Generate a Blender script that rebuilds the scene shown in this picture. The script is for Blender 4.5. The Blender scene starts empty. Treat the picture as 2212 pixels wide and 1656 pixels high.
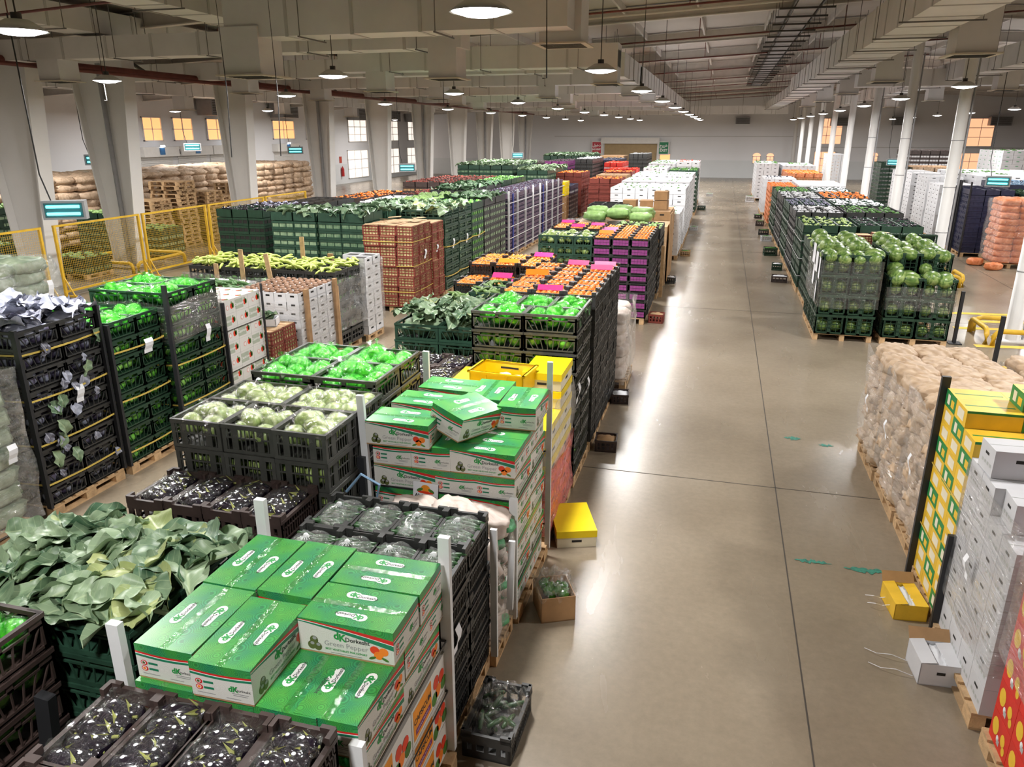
import bpy, math, random
import numpy as np
from mathutils import Matrix, Vector, Euler
rnd = random.Random(11)
PI = math.pi
S = bpy.context.scene
COL = S.collection
# ---------------------------------------------------------------- camera
cam = bpy.data.cameras.new('camera')
camo = bpy.data.objects.new('camera', cam)
COL.objects.link(camo)
S.camera = camo
FPX, VPX, VPY = 1620.0, 1568.0, 286.0
cam.sensor_width = 36.0
cam.lens = FPX / 2212 * 36.0
cam.clip_start, cam.clip_end = 0.05, 400
_d = Vector((VPX - 1106, 828 - VPY, -FPX)).normalized()
_n = math.hypot(_d.y, _d.z)
_up = Vector((0, -_d.z / _n, _d.y / _n))
_rt = _d.cross(_up)
camo.matrix_world = Matrix.Translation((0, 0, 4)) @ Matrix((_rt, _d, _up)).to_4x4()
# ---------------------------------------------------------------- world and exposure
w = bpy.data.worlds.new('world')
S.world = w
w.use_nodes = True
w.node_tree.nodes['Background'].inputs[0].default_value = (0.95, 0.72, 0.5, 1)
w.node_tree.nodes['Background'].inputs[1].default_value = 0.6
S.view_settings.view_transform = 'Standard'
S.view_settings.look = 'None'
S.view_settings.exposure = 0.24
S.view_settings.gamma = 1.0
S.view_settings.use_curve_mapping = False
S.cycles.max_bounces = 6
S.cycles.diffuse_bounces = 3
S.cycles.glossy_bounces = 3
S.cycles.caustics_reflective = False
S.cycles.caustics_refractive = False
S.cycles.adaptive_threshold = .055
LAMP_WATT = 212.0          # each high-bay lamp

# ---------------------------------------------------------------- mesh builder
class MB:
    def __init__(s):
        s.v, s.f, s.m = [], [], []
    def add(s, vs, fs, mi=0):
        o = len(s.v)
        s.v.extend([tuple(p) for p in vs])
        s.f.extend([tuple(i + o for i in q) for q in fs])
        s.m.extend([mi] * len(fs))
        return s
    def box(s, x0, x1, y0, y1, z0, z1, mi=0):
        return s.add([(x0, y0, z0), (x1, y0, z0), (x1, y1, z0), (x0, y1, z0), (x0, y0, z1), (x1, y0, z1), (x1, y1, z1), (x0, y1, z1)],
                     [(3, 2, 1, 0), (4, 5, 6, 7), (0, 1, 5, 4), (1, 2, 6, 5), (2, 3, 7, 6), (3, 0, 4, 7)], mi)
    def cbox(s, cx, cy, cz, sx, sy, sz, mi=0):
        return s.box(cx - sx / 2, cx + sx / 2, cy - sy / 2, cy + sy / 2, cz - sz / 2, cz + sz / 2, mi)
    def bar(s, p, q, a=0.02, b=None, mi=0, up=(0, 0, 1)):
        b = b or a
        p, q = Vector(p), Vector(q)
        d = (q - p).normalized()
        u = d.cross(Vector(up))
        if u.length < 1e-4: u = d.cross(Vector((1, 0, 0)))
        u.normalize(); v = u.cross(d)
        c = [(-a / 2, -b / 2), (a / 2, -b / 2), (a / 2, b / 2), (-a / 2, b / 2)]
        return s.add([p + u * i + v * j for i, j in c] + [q + u * i + v * j for i, j in c],
                     [(0, 1, 2, 3), (7, 6, 5, 4), (1, 0, 4, 5), (2, 1, 5, 6), (3, 2, 6, 7), (0, 3, 7, 4)], mi)
    def tube(s, pts, r, n=8, mi=0, cap=True):
        pts = [Vector(p) for p in pts]
        rs = r if isinstance(r, (list, tuple)) else [r] * len(pts)
        vs, fs = [], []
        ref = Vector((0, 0, 1))
        for i, p in enumerate(pts):
            d = (pts[min(i + 1, len(pts) - 1)] - pts[max(i - 1, 0)]).normalized()
            u = d.cross(ref)
            if u.length < 1e-3: u = d.cross(Vector((0, 1, 0)))
            u.normalize(); v = u.cross(d)
            vs += [p + (u * math.cos(2 * PI * k / n) + v * math.sin(2 * PI * k / n)) * rs[i] for k in range(n)]
        for i in range(len(pts) - 1):
            fs += [(i * n + k, i * n + (k + 1) % n, (i + 1) * n + (k + 1) % n, (i + 1) * n + k) for k in range(n)]
        if cap:
            fs += [tuple(range(n - 1, -1, -1)), tuple((len(pts) - 1) * n + k for k in range(n))]
        return s.add(vs, fs, mi)
    def lathe(s, prof, n=16, mi=0, c=(0, 0, 0), sx=1, sy=1):
        vs, fs = [], []
        for r, z in prof:
            vs += [(c[0] + r * sx * math.cos(2 * PI * k / n), c[1] + r * sy * math.sin(2 * PI * k / n), c[2] + z) for k in range(n)]
        for i in range(len(prof) - 1):
            fs += [(i * n + k, i * n + (k + 1) % n, (i + 1) * n + (k + 1) % n, (i + 1) * n + k) for k in range(n)]
        return s.add(vs, fs, mi)
    def poly(s, pts, mi=0):
        return s.add(pts, [tuple(range(len(pts)))], mi)
    def blob(s, c, rx, ry, rz, n=10, m=7, mi=0, amp=0.0, seed=0, sq=1.0, fr=2.3):
        vs, fs = [], []
        r_ = random.Random(seed)
        ph = [r_.uniform(0, 6.28) for _ in range(9)]
        f = lambda x: math.copysign(abs(x) ** sq, x)
        for i in range(m + 1):
            th = -PI / 2 + PI * i / m
            for k in range(n):
                a = 2 * PI * k / n
                x, y, z = f(math.cos(th)) * f(math.cos(a)), f(math.cos(th)) * f(math.sin(a)), f(math.sin(th))
                g = 1 + amp * (math.sin(fr * x * 2 + ph[0]) * math.sin(fr * y * 1.7 + ph[1]) + .6 * math.sin(fr * 2.1 * z + ph[2] + 2 * x) + .5 * math.sin(fr * 3.3 * x + ph[3]) * math.cos(fr * 3.1 * y + ph[4]))
                vs.append((c[0] + rx * x * g, c[1] + ry * y * g, c[2] + rz * z * g))
        for i in range(m):
            fs += [(i * n + k, i * n + (k + 1) % n, (i + 1) * n + (k + 1) % n, (i + 1) * n + k) for k in range(n)]
        return s.add(vs, fs, mi)
    def join(s, o, T=None, mo=0):
        T = T or Matrix()
        return s.add([T @ Vector(p) for p in o.v], o.f, 0) if not any(o.m) and not mo else s._join2(o, T, mo)
    def _join2(s, o, T, mo):
        k = len(s.m)
        s.add([T @ Vector(p) for p in o.v], o.f, 0)
        s.m[k:] = [x + mo for x in o.m]
        return s
    def mesh(s, name, mats, smooth=False):
        me = bpy.data.meshes.new(name)
        me.from_pydata(s.v, [], s.f)
        for m in (mats if isinstance(mats, (list, tuple)) else [mats]): me.materials.append(m)
        if any(s.m): me.polygons.foreach_set('material_index', s.m)
        if smooth: me.polygons.foreach_set('use_smooth', [True] * len(s.f))
        me.update()
        return me

def put(name, mesh, loc=(0, 0, 0), rot=(0, 0, 0), parent=None, label=None, cat=None, group=None, kind=None, scale=None):
    o = bpy.data.objects.new(name, mesh)
    COL.objects.link(o)
    o.location = loc
    o.rotation_euler = rot if not isinstance(rot, (int, float)) else (0, 0, rot)
    if scale is not None: o.scale = (scale,) * 3 if isinstance(scale, (int, float)) else scale
    if parent: o.parent = parent
    if label: o['label'] = label
    if cat: o['category'] = cat
    if group: o['group'] = group
    if kind: o['kind'] = kind
    return o
def struct(name, mesh, loc=(0, 0, 0), rot=(0, 0, 0), parent=None, label=None):
    return put(name, mesh, loc, rot, parent, label, kind=None if parent else 'structure')

# ---------------------------------------------------------------- materials
def nt(name):
    m = bpy.data.materials.new(name)
    m.use_nodes = True
    t = m.node_tree
    return m, t, t.nodes, t.links, t.nodes['Principled BSDF']
def pm(name, col, rough=.6, var=.12, vs=4.0, bump=0, bs=30.0, metal=0, coat=0, ra=0.0, spec=.5, dist=1.0, sub=0, emit=None):
    m, t, N, L, b = nt(name)
    c = (*col, 1)
    tc = N.new('ShaderNodeTexCoord')
    nz = N.new('ShaderNodeTexNoise'); nz.inputs['Scale'].default_value = vs; nz.inputs['Detail'].default_value = 5
    L.new(tc.outputs['Object'], nz.inputs['Vector'])
    mr = N.new('ShaderNodeMapRange'); mr.inputs[1].default_value = .3; mr.inputs[2].default_value = .7
    mr.inputs[3].default_value = 1 - var; mr.inputs[4].default_value = 1 + var
    L.new(nz.outputs['Fac'], mr.inputs[0])
    val = mr.outputs[0]
    if ra:
        oi = N.new('ShaderNodeObjectInfo')
        r2 = N.new('ShaderNodeMapRange'); r2.inputs[3].default_value = 1 - ra; r2.inputs[4].default_value = 1 + ra
        L.new(oi.outputs['Random'], r2.inputs[0])
        mu = N.new('ShaderNodeMath'); mu.operation = 'MULTIPLY'
        L.new(val, mu.inputs[0]); L.new(r2.outputs[0], mu.inputs[1]); val = mu.outputs[0]
    hs = N.new('ShaderNodeHueSaturation'); hs.inputs['Color'].default_value = c
    L.new(val, hs.inputs['Value'])
    L.new(hs.outputs[0], b.inputs['Base Color'])
    b.inputs['Roughness'].default_value = rough
    b.inputs['Metallic'].default_value = metal
    b.inputs['Specular IOR Level'].default_value = spec
    if coat:
        b.inputs['Coat Weight'].default_value = coat; b.inputs['Coat Roughness'].default_value = .12
    if bump:
        n2 = N.new('ShaderNodeTexNoise'); n2.inputs['Scale'].default_value = bs; n2.inputs['Detail'].default_value = 3
        n2.inputs['Distortion'].default_value = dist
        L.new(tc.outputs['Object'], n2.inputs['Vector'])
        bp = N.new('ShaderNodeBump'); bp.inputs['Strength'].default_value = bump; bp.inputs['Distance'].default_value = .02
        L.new(n2.outputs['Fac'], bp.inputs['Height'])
        L.new(bp.outputs[0], b.inputs['Normal'])
        if coat: L.new(bp.outputs[0], b.inputs['Coat Normal'])
    if emit:
        b.inputs['Emission Color'].default_value = (*emit[0], 1); b.inputs['Emission Strength'].default_value = emit[1]
    return m
def film(name, tint=(1, 1, 1), haze=.1, refl=.25, bs=9.0, strength=.9, rough=.13, hz=(.85, .87, .88), fr=.45, st=(1, 1, 1)):
    m, t, N, L, b = nt(name)
    N.remove(b)
    out = N['Material Output']
    tc = N.new('ShaderNodeTexCoord')
    n1 = N.new('ShaderNodeTexNoise'); n1.inputs['Scale'].default_value = bs; n1.inputs['Detail'].default_value = 4; n1.inputs['Distortion'].default_value = 2.2
    mp = N.new('ShaderNodeMapping'); mp.inputs['Scale'].default_value = st
    L.new(tc.outputs['Object'], mp.inputs[0]); L.new(mp.outputs[0], n1.inputs['Vector'])
    bp = N.new('ShaderNodeBump'); bp.inputs['Strength'].default_value = strength; bp.inputs['Distance'].default_value = .05
    L.new(n1.outputs['Fac'], bp.inputs['Height'])
    tr = N.new('ShaderNodeBsdfTransparent'); tr.inputs[0].default_value = (*tint, 1)
    gl = N.new('ShaderNodeBsdfGlossy'); gl.inputs['Roughness'].default_value = rough; gl.inputs[0].default_value = (1, 1, 1, 1)
    L.new(bp.outputs[0], gl.inputs['Normal'])
    df = N.new('ShaderNodeBsdfDiffuse'); df.inputs[0].default_value = (*hz, 1)
    lw = N.new('ShaderNodeLayerWeight'); lw.inputs[0].default_value = .25
    L.new(bp.outputs[0], lw.inputs['Normal'])
    a = N.new('ShaderNodeMath'); a.operation = 'MULTIPLY_ADD'; a.inputs[1].default_value = fr; a.inputs[2].default_value = refl
    L.new(lw.outputs['Facing'], a.inputs[0])
    mx = N.new('ShaderNodeMixShader'); L.new(a.outputs[0], mx.inputs[0]); L.new(tr.outputs[0], mx.inputs[1]); L.new(gl.outputs[0], mx.inputs[2])
    n3 = N.new('ShaderNodeMapRange'); n3.inputs[1].default_value = .4; n3.inputs[2].default_value = .75; n3.inputs[3].default_value = haze * .4; n3.inputs[4].default_value = haze * 2
    L.new(n1.outputs['Fac'], n3.inputs[0])
    m2 = N.new('ShaderNodeMixShader'); L.new(n3.outputs[0], m2.inputs[0]); L.new(mx.outputs[0], m2.inputs[1]); L.new(df.outputs[0], m2.inputs[2])
    L.new(m2.outputs[0], out.inputs[0])
    return m
def ramp(N, stops, interp='LINEAR'):
    r = N.new('ShaderNodeValToRGB')
    cr = r.color_ramp; cr.interpolation = interp
    while len(cr.elements) < len(stops): cr.elements.new(.5)
    for e, (p, c) in zip(cr.elements, stops): e.position = p; e.color = (*c, 1)
    return r
def patt(name, kind, stops, scale=8, dist=0, rough=.5, coord='Object', bump=0, coat=0, interp='LINEAR', stretch=(1, 1, 1)):
    m, t, N, L, b = nt(name)
    tc = N.new('ShaderNodeTexCoord'); mp = N.new('ShaderNodeMapping'); mp.inputs['Scale'].default_value = stretch
    L.new(tc.outputs[coord], mp.inputs[0])
    if kind == 'voronoi':
        x = N.new('ShaderNodeTexVoronoi'); x.inputs['Scale'].default_value = scale; o = x.outputs['Distance']
    elif kind == 'rings':
        v = N.new('ShaderNodeTexVoronoi'); v.inputs['Scale'].default_value = scale; L.new(mp.outputs[0], v.inputs['Vector'])
        mu = N.new('ShaderNodeMath'); mu.operation = 'MULTIPLY'; mu.inputs[1].default_value = dist
        sn = N.new('ShaderNodeMath'); sn.operation = 'SINE'
        L.new(v.outputs['Distance'], mu.inputs[0]); L.new(mu.outputs[0], sn.inputs[0])
        x = v; o = sn.outputs[0]
        ad = N.new('ShaderNodeMath'); ad.operation = 'MULTIPLY_ADD'; ad.inputs[1].default_value = .5; ad.inputs[2].default_value = .5
        L.new(o, ad.inputs[0]); o = ad.outputs[0]
    elif kind == 'wave':
        x = N.new('ShaderNodeTexWave'); x.inputs['Scale'].default_value = scale; x.inputs['Distortion'].default_value = dist; x.inputs['Detail'].default_value = 3; o = x.outputs['Fac']
    else:
        x = N.new('ShaderNodeTexNoise'); x.inputs['Scale'].default_value = scale; x.inputs['Detail'].default_value = 6; x.inputs['Distortion'].default_value = dist; o = x.outputs['Fac']
    if kind != 'rings': L.new(mp.outputs[0], x.inputs['Vector'])
    r = ramp(N, stops, interp); L.new(o, r.inputs[0]); L.new(r.outputs[0], b.inputs['Base Color'])
    b.inputs['Roughness'].default_value = rough
    if coat:
        b.inputs['Coat Weight'].default_value = coat; b.inputs['Coat Roughness'].default_value = .1
        cn = N.new('ShaderNodeTexNoise'); cn.inputs['Scale'].default_value = 16; cn.inputs['Distortion'].default_value = 2.5
        L.new(tc.outputs['Object'], cn.inputs['Vector'])
        cb = N.new('ShaderNodeBump'); cb.inputs['Strength'].default_value = .5; cb.inputs['Distance'].default_value = .03
        L.new(cn.outputs['Fac'], cb.inputs['Height']); L.new(cb.outputs[0], b.inputs['Coat Normal'])
    if bump:
        bp = N.new('ShaderNodeBump'); bp.inputs['Strength'].default_value = bump; bp.inputs['Distance'].default_value = .02
        L.new(o, bp.inputs['Height']); L.new(bp.outputs[0], b.inputs['Normal'])
    return m
def emis(name, col, st):
    m, t, N, L, b = nt(name)
    b.inputs['Base Color'].default_value = (*col, 1)
    b.inputs['Emission Color'].default_value = (*col, 1); b.inputs['Emission Strength'].default_value = st
    m.cycles.emission_sampling = 'NONE'
    return m
M = {}
M['duct'] = pm('duct_metal', (.72, .705, .70), .6, .08, 1.2, .15, 6)
M['duct_seam'] = pm('duct_seam', (.54, .525, .515), .55, .05)
M['roof'] = pm('roof_sheet', (.58, .535, .49), .7, .06, .5)
M['purlin'] = pm('purlin_paint', (.68, .64, .60), .6, .06)
M['darkgap'] = pm('dark_roof_gap', (.07, .06, .05), .8, .1)
M['wall'] = pm('wall_paint', (.80, .80, .82), .75, .03, .3)
M['wall2'] = pm('wall_dado_paint', (.72, .74, .75), .75, .04, .3)
M['colpaint'] = pm('column_paint', (.78, .765, .745), .5, .05, .8)
M['pipe_red'] = pm('red_pipe', (.17, .045, .035), .5, .15)
M['pipe_grey'] = pm('grey_conduit', (.30, .30, .31), .5, .1)
M['steel_dark'] = pm('dark_steel', (.05, .045, .04), .55, .2)
M['cable'] = pm('black_cable', (.02, .02, .02), .5, .1)
M['reflector'] = pm('lamp_reflector', (.55, .55, .55), .35, .05, metal=.4)
M['lens'] = emis('lamp_lens', (1, .98, .96), 14.0)
M['ledstrip'] = emis('uv_tube', (.10, .75, .80), 4.0)
M['exit_led'] = emis('small_led', (.75, .88, 1.0), 5.0)
M['blue_led'] = emis('blue_led', (.05, .25, 1.0), 3.0)
M['win_orange'] = emis('sunset_window_glass', (1.0, .46, .18), 1.0)
M['win_white'] = patt('daylight_window_glass', 'noise', [(.35, (.5, .45, .42)), (.6, (.95, .9, .86))], 1.2, .5, .2)
M['win_white'].cycles.emission_sampling = 'NONE'
_b = M['win_white'].node_tree.nodes['Principled BSDF']; _b.inputs['Emission Color'].default_value = (1, .88, .78, 1); _b.inputs['Emission Strength'].default_value = .85
M['win_peach'] = emis('peach_window_glass', (1.0, .50, .28), .9)
M['frame_white'] = pm('white_frame', (.8, .78, .75), .5, .04)
M['yellow'] = pm('yellow_paint', (.72, .44, .03), .45, .12, 6)
M['hazard_yellow'] = pm('floor_yellow', (.78, .52, .05), .6, .15, 6)
M['wood'] = pm('pallet_wood', (.55, .36, .19), .8, .22, 9, .3, 40, ra=.15)
M['wood_dark'] = pm('old_wood', (.36, .21, .10), .8, .2, 8, .3, 40, ra=.2)
M['tape_gold'] = pm('door_brown', (.42, .30, .15), .6, .06)
M['crate_black'] = pm('black_crate_plastic', (.032, .032, .031), .45, .25, 12, ra=.15)
M['crate_grey'] = pm('dark_grey_crate_plastic', (.055, .056, .050), .45, .2, 12, ra=.12)
M['crate_brown'] = pm('brown_black_crate_plastic', (.050, .032, .028), .5, .25, 10, ra=.1)
M['crate_green'] = pm('dark_green_crate_plastic', (.022, .062, .038), .42, .2, 10, ra=.15)
M['crate_green2'] = pm('deep_green_crate_plastic', (.014, .045, .024), .42, .2, 10, ra=.15)
M['crate_navy'] = pm('navy_crate_plastic', (.018, .020, .050), .45, .2, 10, ra=.15)
M['crate_mag'] = pm('magenta_crate_liner', (.25, .045, .20), .5, .15, 12, ra=.1)
M['crate_yellow'] = pm('yellow_crate_plastic', (.86, .55, .005), .38, .06, 6)
M['crate_purple'] = pm('purple_crate_plastic', (.13, .085, .13), .5, .25, 12, ra=.15)
M['post_white'] = pm('white_edge_board', (.72, .73, .74), .6, .06)
M['post_black'] = pm('black_edge_board', (.018, .019, .022), .5, .1)
M['strap_black'] = pm('black_strap', (.02, .02, .022), .35, .1)
M['strap_yellow'] = pm('yellow_strap', (.62, .46, .10), .45, .1)
M['strap_white'] = pm('white_strap', (.75, .75, .77), .4, .05)
M['paper'] = pm('white_paper', (.78, .79, .82), .8, .04)
M['card'] = pm('brown_card', (.40, .235, .11), .85, .12, 6)
M['card_white'] = pm('white_card', (.60, .60, .62), .7, .06, 3, ra=.04)
M['card_pale'] = pm('pale_card', (.74, .68, .52), .75, .06, 3)
M['foam'] = pm('white_foam', (.66, .66, .68), .7, .04, 3, ra=.04)
M['dark_hole'] = pm('dark_opening', (.02, .018, .015), .9, .1)
M['red_card'] = pm('red_brown_carton', (.22, .040, .026), .65, .12, 6, ra=.1)
M['red_box'] = pm('red_fruit_box', (.62, .022, .012), .45, .1, 5, ra=.06)
M['yel_box'] = pm('yellow_fruit_box', (.80, .50, .035), .5, .1, 6, ra=.06)
M['yel_lid'] = pm('yellow_lid_card', (.88, .66, .005), .5, .05, 4)
M['grn_print'] = pm('green_print', (.015, .22, .05), .5, .1, 8)
M['orange_print'] = pm('orange_print', (.85, .30, .02), .5, .12, 8)
M['purple_print'] = pm('purple_print', (.20, .02, .16), .5, .05)
M['cabbage'] = patt('cabbage_skin', 'wave', [(.0, (.32, .43, .12)), (.45, (.22, .34, .07)), (1, (.43, .52, .20))], 3.0, 9, .4, bump=.3, coat=.7)
M['cab_green'] = patt('green_bagged_cabbage_skin', 'wave', [(.0, (.14, .50, .045)), (.45, (.06, .33, .02)), (1, (.30, .66, .12))], 3.0, 9, .35, bump=.35, coat=1.0)
M['cab_purple'] = patt('red_cabbage_skin', 'wave', [(0, (.06, .045, .09)), (.5, (.14, .13, .20)), (1, (.26, .28, .35))], 4, 6, .5, bump=.3)
M['eggplant'] = pm('eggplant_skin', (.012, .008, .016), .16, .3, 6, coat=.5)
M['calyx'] = pm('eggplant_calyx', (.30, .32, .08), .6, .25, 20)
M['sticker'] = pm('white_sticker', (.75, .80, .80), .5, .02)
M['cucumber'] = patt('cucumber_skin', 'noise', [(.3, (.012, .045, .014)), (.7, (.035, .11, .03))], 30, 1, .35)
M['zucchini'] = patt('long_gourd_skin', 'noise', [(.3, (.05, .13, .04)), (.7, (.12, .24, .08))], 14, 1, .45)
M['corn'] = patt('corn_husk', 'wave', [(.0, (.32, .42, .06)), (.6, (.50, .58, .12)), (1, (.62, .66, .22))], 14, 2, .55, stretch=(1, .15, 1))
M['corn_tip'] = pm('corn_silk', (.45, .27, .08), .8, .3, 20)
M['mandarin'] = pm('mandarin_peel', (.90, .24, .008), .35, .1, 8, .15, 160, coat=.25, ra=.12)
M['red_pepper'] = pm('red_pepper_print', (.75, .05, .015), .4, .15, 10)
M['tomato'] = pm('orange_pepper_print', (.90, .22, .02), .4, .15, 10)
M['green_pepper'] = pm('green_pepper_skin', (.03, .13, .012), .25, .2, 12, coat=.4)
M['olive_pepper'] = pm('olive_pepper_print', (.10, .12, .035), .45, .3, 30)
M['greens'] = pm('fresh_green_leaf', (.07, .20, .03), .5, .25, 12, ra=.2)
M['okra'] = pm('pale_green_pod', (.20, .33, .10), .5, .2, 12, ra=.2)
M['mushroom'] = pm('brown_mushroom_cap', (.26, .14, .08), .6, .2, 14, ra=.2)
M['sack'] = patt('potato_net_sack', 'voronoi', [(0, (.60, .45, .31)), (.5, (.53, .38, .25)), (.8, (.42, .29, .18))], 9, 0, .6, bump=.25)
M['sack_far'] = patt('far_onion_sack', 'noise', [(.3, (.36, .24, .15)), (.6, (.66, .48, .33)), (.8, (.80, .64, .50))], 6, 1, .7, bump=.8)
M['sack_cab'] = patt('cabbage_net_sack', 'noise', [(.3, (.13, .18, .12)), (.55, (.27, .33, .22)), (.8, (.42, .47, .36))], 5, 1, .5, bump=.6)
M['sack_white'] = patt('white_mesh_sack', 'noise', [(.3, (.52, .42, .36)), (.55, (.66, .56, .50)), (.8, (.78, .74, .70))], 7, 1, .55, bump=.5)
M['sack_green'] = pm('green_sack_hem', (.10, .36, .16), .5, .2, 8, .3, 30)
M['sack_orange'] = patt('orange_net_sack', 'noise', [(.3, (.60, .16, .05)), (.55, (.80, .28, .12)), (.8, (.92, .48, .30))], 6, 1, .5, bump=.6)
M['film'] = film('stretch_film', (1, 1, 1), .07, .06, 2.2, 1.0, .11, fr=.5, st=(1, 1, 5))
M['film_clear'] = film('glossy_stretch_film', (1, 1, 1), .02, .05, 2.0, 1.0, .09, fr=.45, st=(1, 1, 8))
M['film_thick'] = film('thick_stretch_film', (.97, .97, .97), .10, .06, 3.5, .9, .16)
M['bag_clear'] = film('clear_bag_film', (1, 1, 1), .008, .03, 11, .9, .11)
M['bag_dark'] = film('dark_bag_film', (.95, 1, .97), .06, .11, 9, .9, .12)
M['bag_green'] = film('green_bag_film', (.62, 1.0, .55), .05, .03, 11, .8, .12, (.10, .55, .12))
M['bag_egg'] = film('eggplant_bag_film', (1, 1, 1), .008, .018, 8, .9, .08, fr=.33)
M['knot'] = pm('white_plastic_knot', (.82, .85, .86), .3, .08, 30, .6, 60)
M['pinkcard'] = pm('pink_paper', (.80, .03, .22), .5, .06)
M['orangecard'] = pm('orange_paper', (.88, .27, .01), .5, .06)
M['blue_strap'] = pm('blue_strap', (.20, .33, .48), .4, .1)
M['dk_green'] = pm('logo_green', (.02, .30, .06), .5, .04)
M['ink'] = pm('black_ink', (.03, .03, .03), .6, .02)
M['ink_grey'] = pm('grey_ink', (.32, .32, .32), .6, .05)
M['white_print'] = pm('white_print', (.86, .86, .84), .45, .02)
M['red_band'] = pm('red_band_print', (.62, .02, .02), .45, .04)
M['green_band'] = pm('green_band_print', (.015, .20, .10), .45, .04)
M['box_white'] = patt('pepper_carton_side', 'rings', [(.0, (.66, .65, .60)), (.6, (.72, .71, .67)), (1, (.60, .59, .53))], 14, 60, .5)
M['box_green'] = None
m_, t_, N_, L_, b_ = nt('pepper_carton_green_top')
tc_ = N_.new('ShaderNodeTexCoord')
v_ = N_.new('ShaderNodeTexVoronoi'); v_.inputs['Scale'].default_value = 11; L_.new(tc_.outputs['Object'], v_.inputs['Vector'])
mu_ = N_.new('ShaderNodeMath'); mu_.operation = 'MULTIPLY'; mu_.inputs[1].default_value = 75; L_.new(v_.outputs['Distance'], mu_.inputs[0])
sn_ = N_.new('ShaderNodeMath'); sn_.operation = 'SINE'; L_.new(mu_.outputs[0], sn_.inputs[0])
n_ = N_.new('ShaderNodeTexNoise'); n_.inputs['Scale'].default_value = 5; L_.new(tc_.outputs['Object'], n_.inputs['Vector'])
r1_ = ramp(N_, [(.3, (.018, .22, .11)), (.55, (.045, .30, .055)), (.85, (.11, .36, .05))]); L_.new(n_.outputs['Fac'], r1_.inputs[0])
mr_ = N_.new('ShaderNodeMapRange'); mr_.inputs[1].default_value = -1; mr_.inputs[2].default_value = 1; mr_.inputs[3].default_value = .66; mr_.inputs[4].default_value = 1.22; L_.new(sn_.outputs[0], mr_.inputs[0])
hs_ = N_.new('ShaderNodeHueSaturation'); L_.new(r1_.outputs[0], hs_.inputs['Color']); L_.new(mr_.outputs[0], hs_.inputs['Value'])
L_.new(hs_.outputs[0], b_.inputs['Base Color']); b_.inputs['Roughness'].default_value = .32
M['box_green'] = m_
M['melon'] = patt('watermelon_rind', 'noise', [(.34, (.055, .125, .024)), (.45, (.11, .20, .042)), (.53, (.21, .31, .085)), (.70, (.34, .43, .16))], 4.2, 1.2, .33, coord='Object', stretch=(3.0, .45, 3.0))
def leafmat(name, a, b2, vein):
    m, t, N, L, b = nt(name)
    tc = N.new('ShaderNodeTexCoord'); sp = N.new('ShaderNodeSeparateXYZ'); L.new(tc.outputs['Object'], sp.inputs[0])
    ab = N.new('ShaderNodeMath'); ab.operation = 'ABSOLUTE'; L.new(sp.outputs['X'], ab.inputs[0])
    nz = N.new('ShaderNodeTexNoise'); nz.inputs['Scale'].default_value = 9; nz.inputs['Detail'].default_value = 5; L.new(tc.outputs['Object'], nz.inputs['Vector'])
    oi = N.new('ShaderNodeObjectInfo')
    ad = N.new('ShaderNodeMath'); ad.operation = 'MULTIPLY_ADD'; ad.inputs[1].default_value = .62; L.new(oi.outputs['Random'], ad.inputs[0]); L.new(nz.outputs['Fac'], ad.inputs[2])
    r = ramp(N, [(.4, a), (.95, b2)]); L.new(ad.outputs[0], r.inputs[0])
    # side veins: |x| against y
    c2 = N.new('ShaderNodeMath'); c2.operation = 'MULTIPLY_ADD'; c2.inputs[1].default_value = -.8; L.new(ab.outputs[0], c2.inputs[0]); L.new(sp.outputs['Y'], c2.inputs[2])
    c3 = N.new('ShaderNodeMath'); c3.operation = 'MULTIPLY'; c3.inputs[1].default_value = 115; L.new(c2.outputs[0], c3.inputs[0])
    c4 = N.new('ShaderNodeMath'); c4.operation = 'SINE'; L.new(c3.outputs[0], c4.inputs[0])
    c5 = N.new('ShaderNodeMapRange'); c5.inputs[1].default_value = .93; c5.inputs[2].default_value = 1.0; c5.inputs[4].default_value = .5; L.new(c4.outputs[0], c5.inputs[0])
    mid = N.new('ShaderNodeMapRange'); mid.inputs[1].default_value = .004; mid.inputs[2].default_value = .011; mid.inputs[3].default_value = .9; mid.inputs[4].default_value = 0; L.new(ab.outputs[0], mid.inputs[0])
    mxm = N.new('ShaderNodeMath'); mxm.operation = 'MAXIMUM'; L.new(c5.outputs[0], mxm.inputs[0]); L.new(mid.outputs[0], mxm.inputs[1])
    mix = N.new('ShaderNodeMixRGB'); mix.inputs[2].default_value = (*vein, 1); L.new(mxm.outputs[0], mix.inputs[0]); L.new(r.outputs[0], mix.inputs[1])
    L.new(mix.outputs[0], b.inputs['Base Color']); b.inputs['Roughness'].default_value = .42
    return m
M['leaf'] = leafmat('cauliflower_leaf', (.05, .125, .065), (.28, .385, .235), (.42, .52, .32))
M['leaf_pale'] = leafmat('pale_leaf', (.26, .34, .13), (.42, .48, .20), (.50, .55, .30))
M['leaf_purple'] = leafmat('red_cabbage_leaf', (.06, .055, .085), (.34, .36, .44), (.50, .50, .56))
# ================================================================ the hall
XL, XR, YF, YB = -30.0, 30.0, 75.0, -14.0
def roofz(x): return 7.5 + .05 * (x - .5) if x < 8 else 7.875 - .05 * (x - 8)
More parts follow.
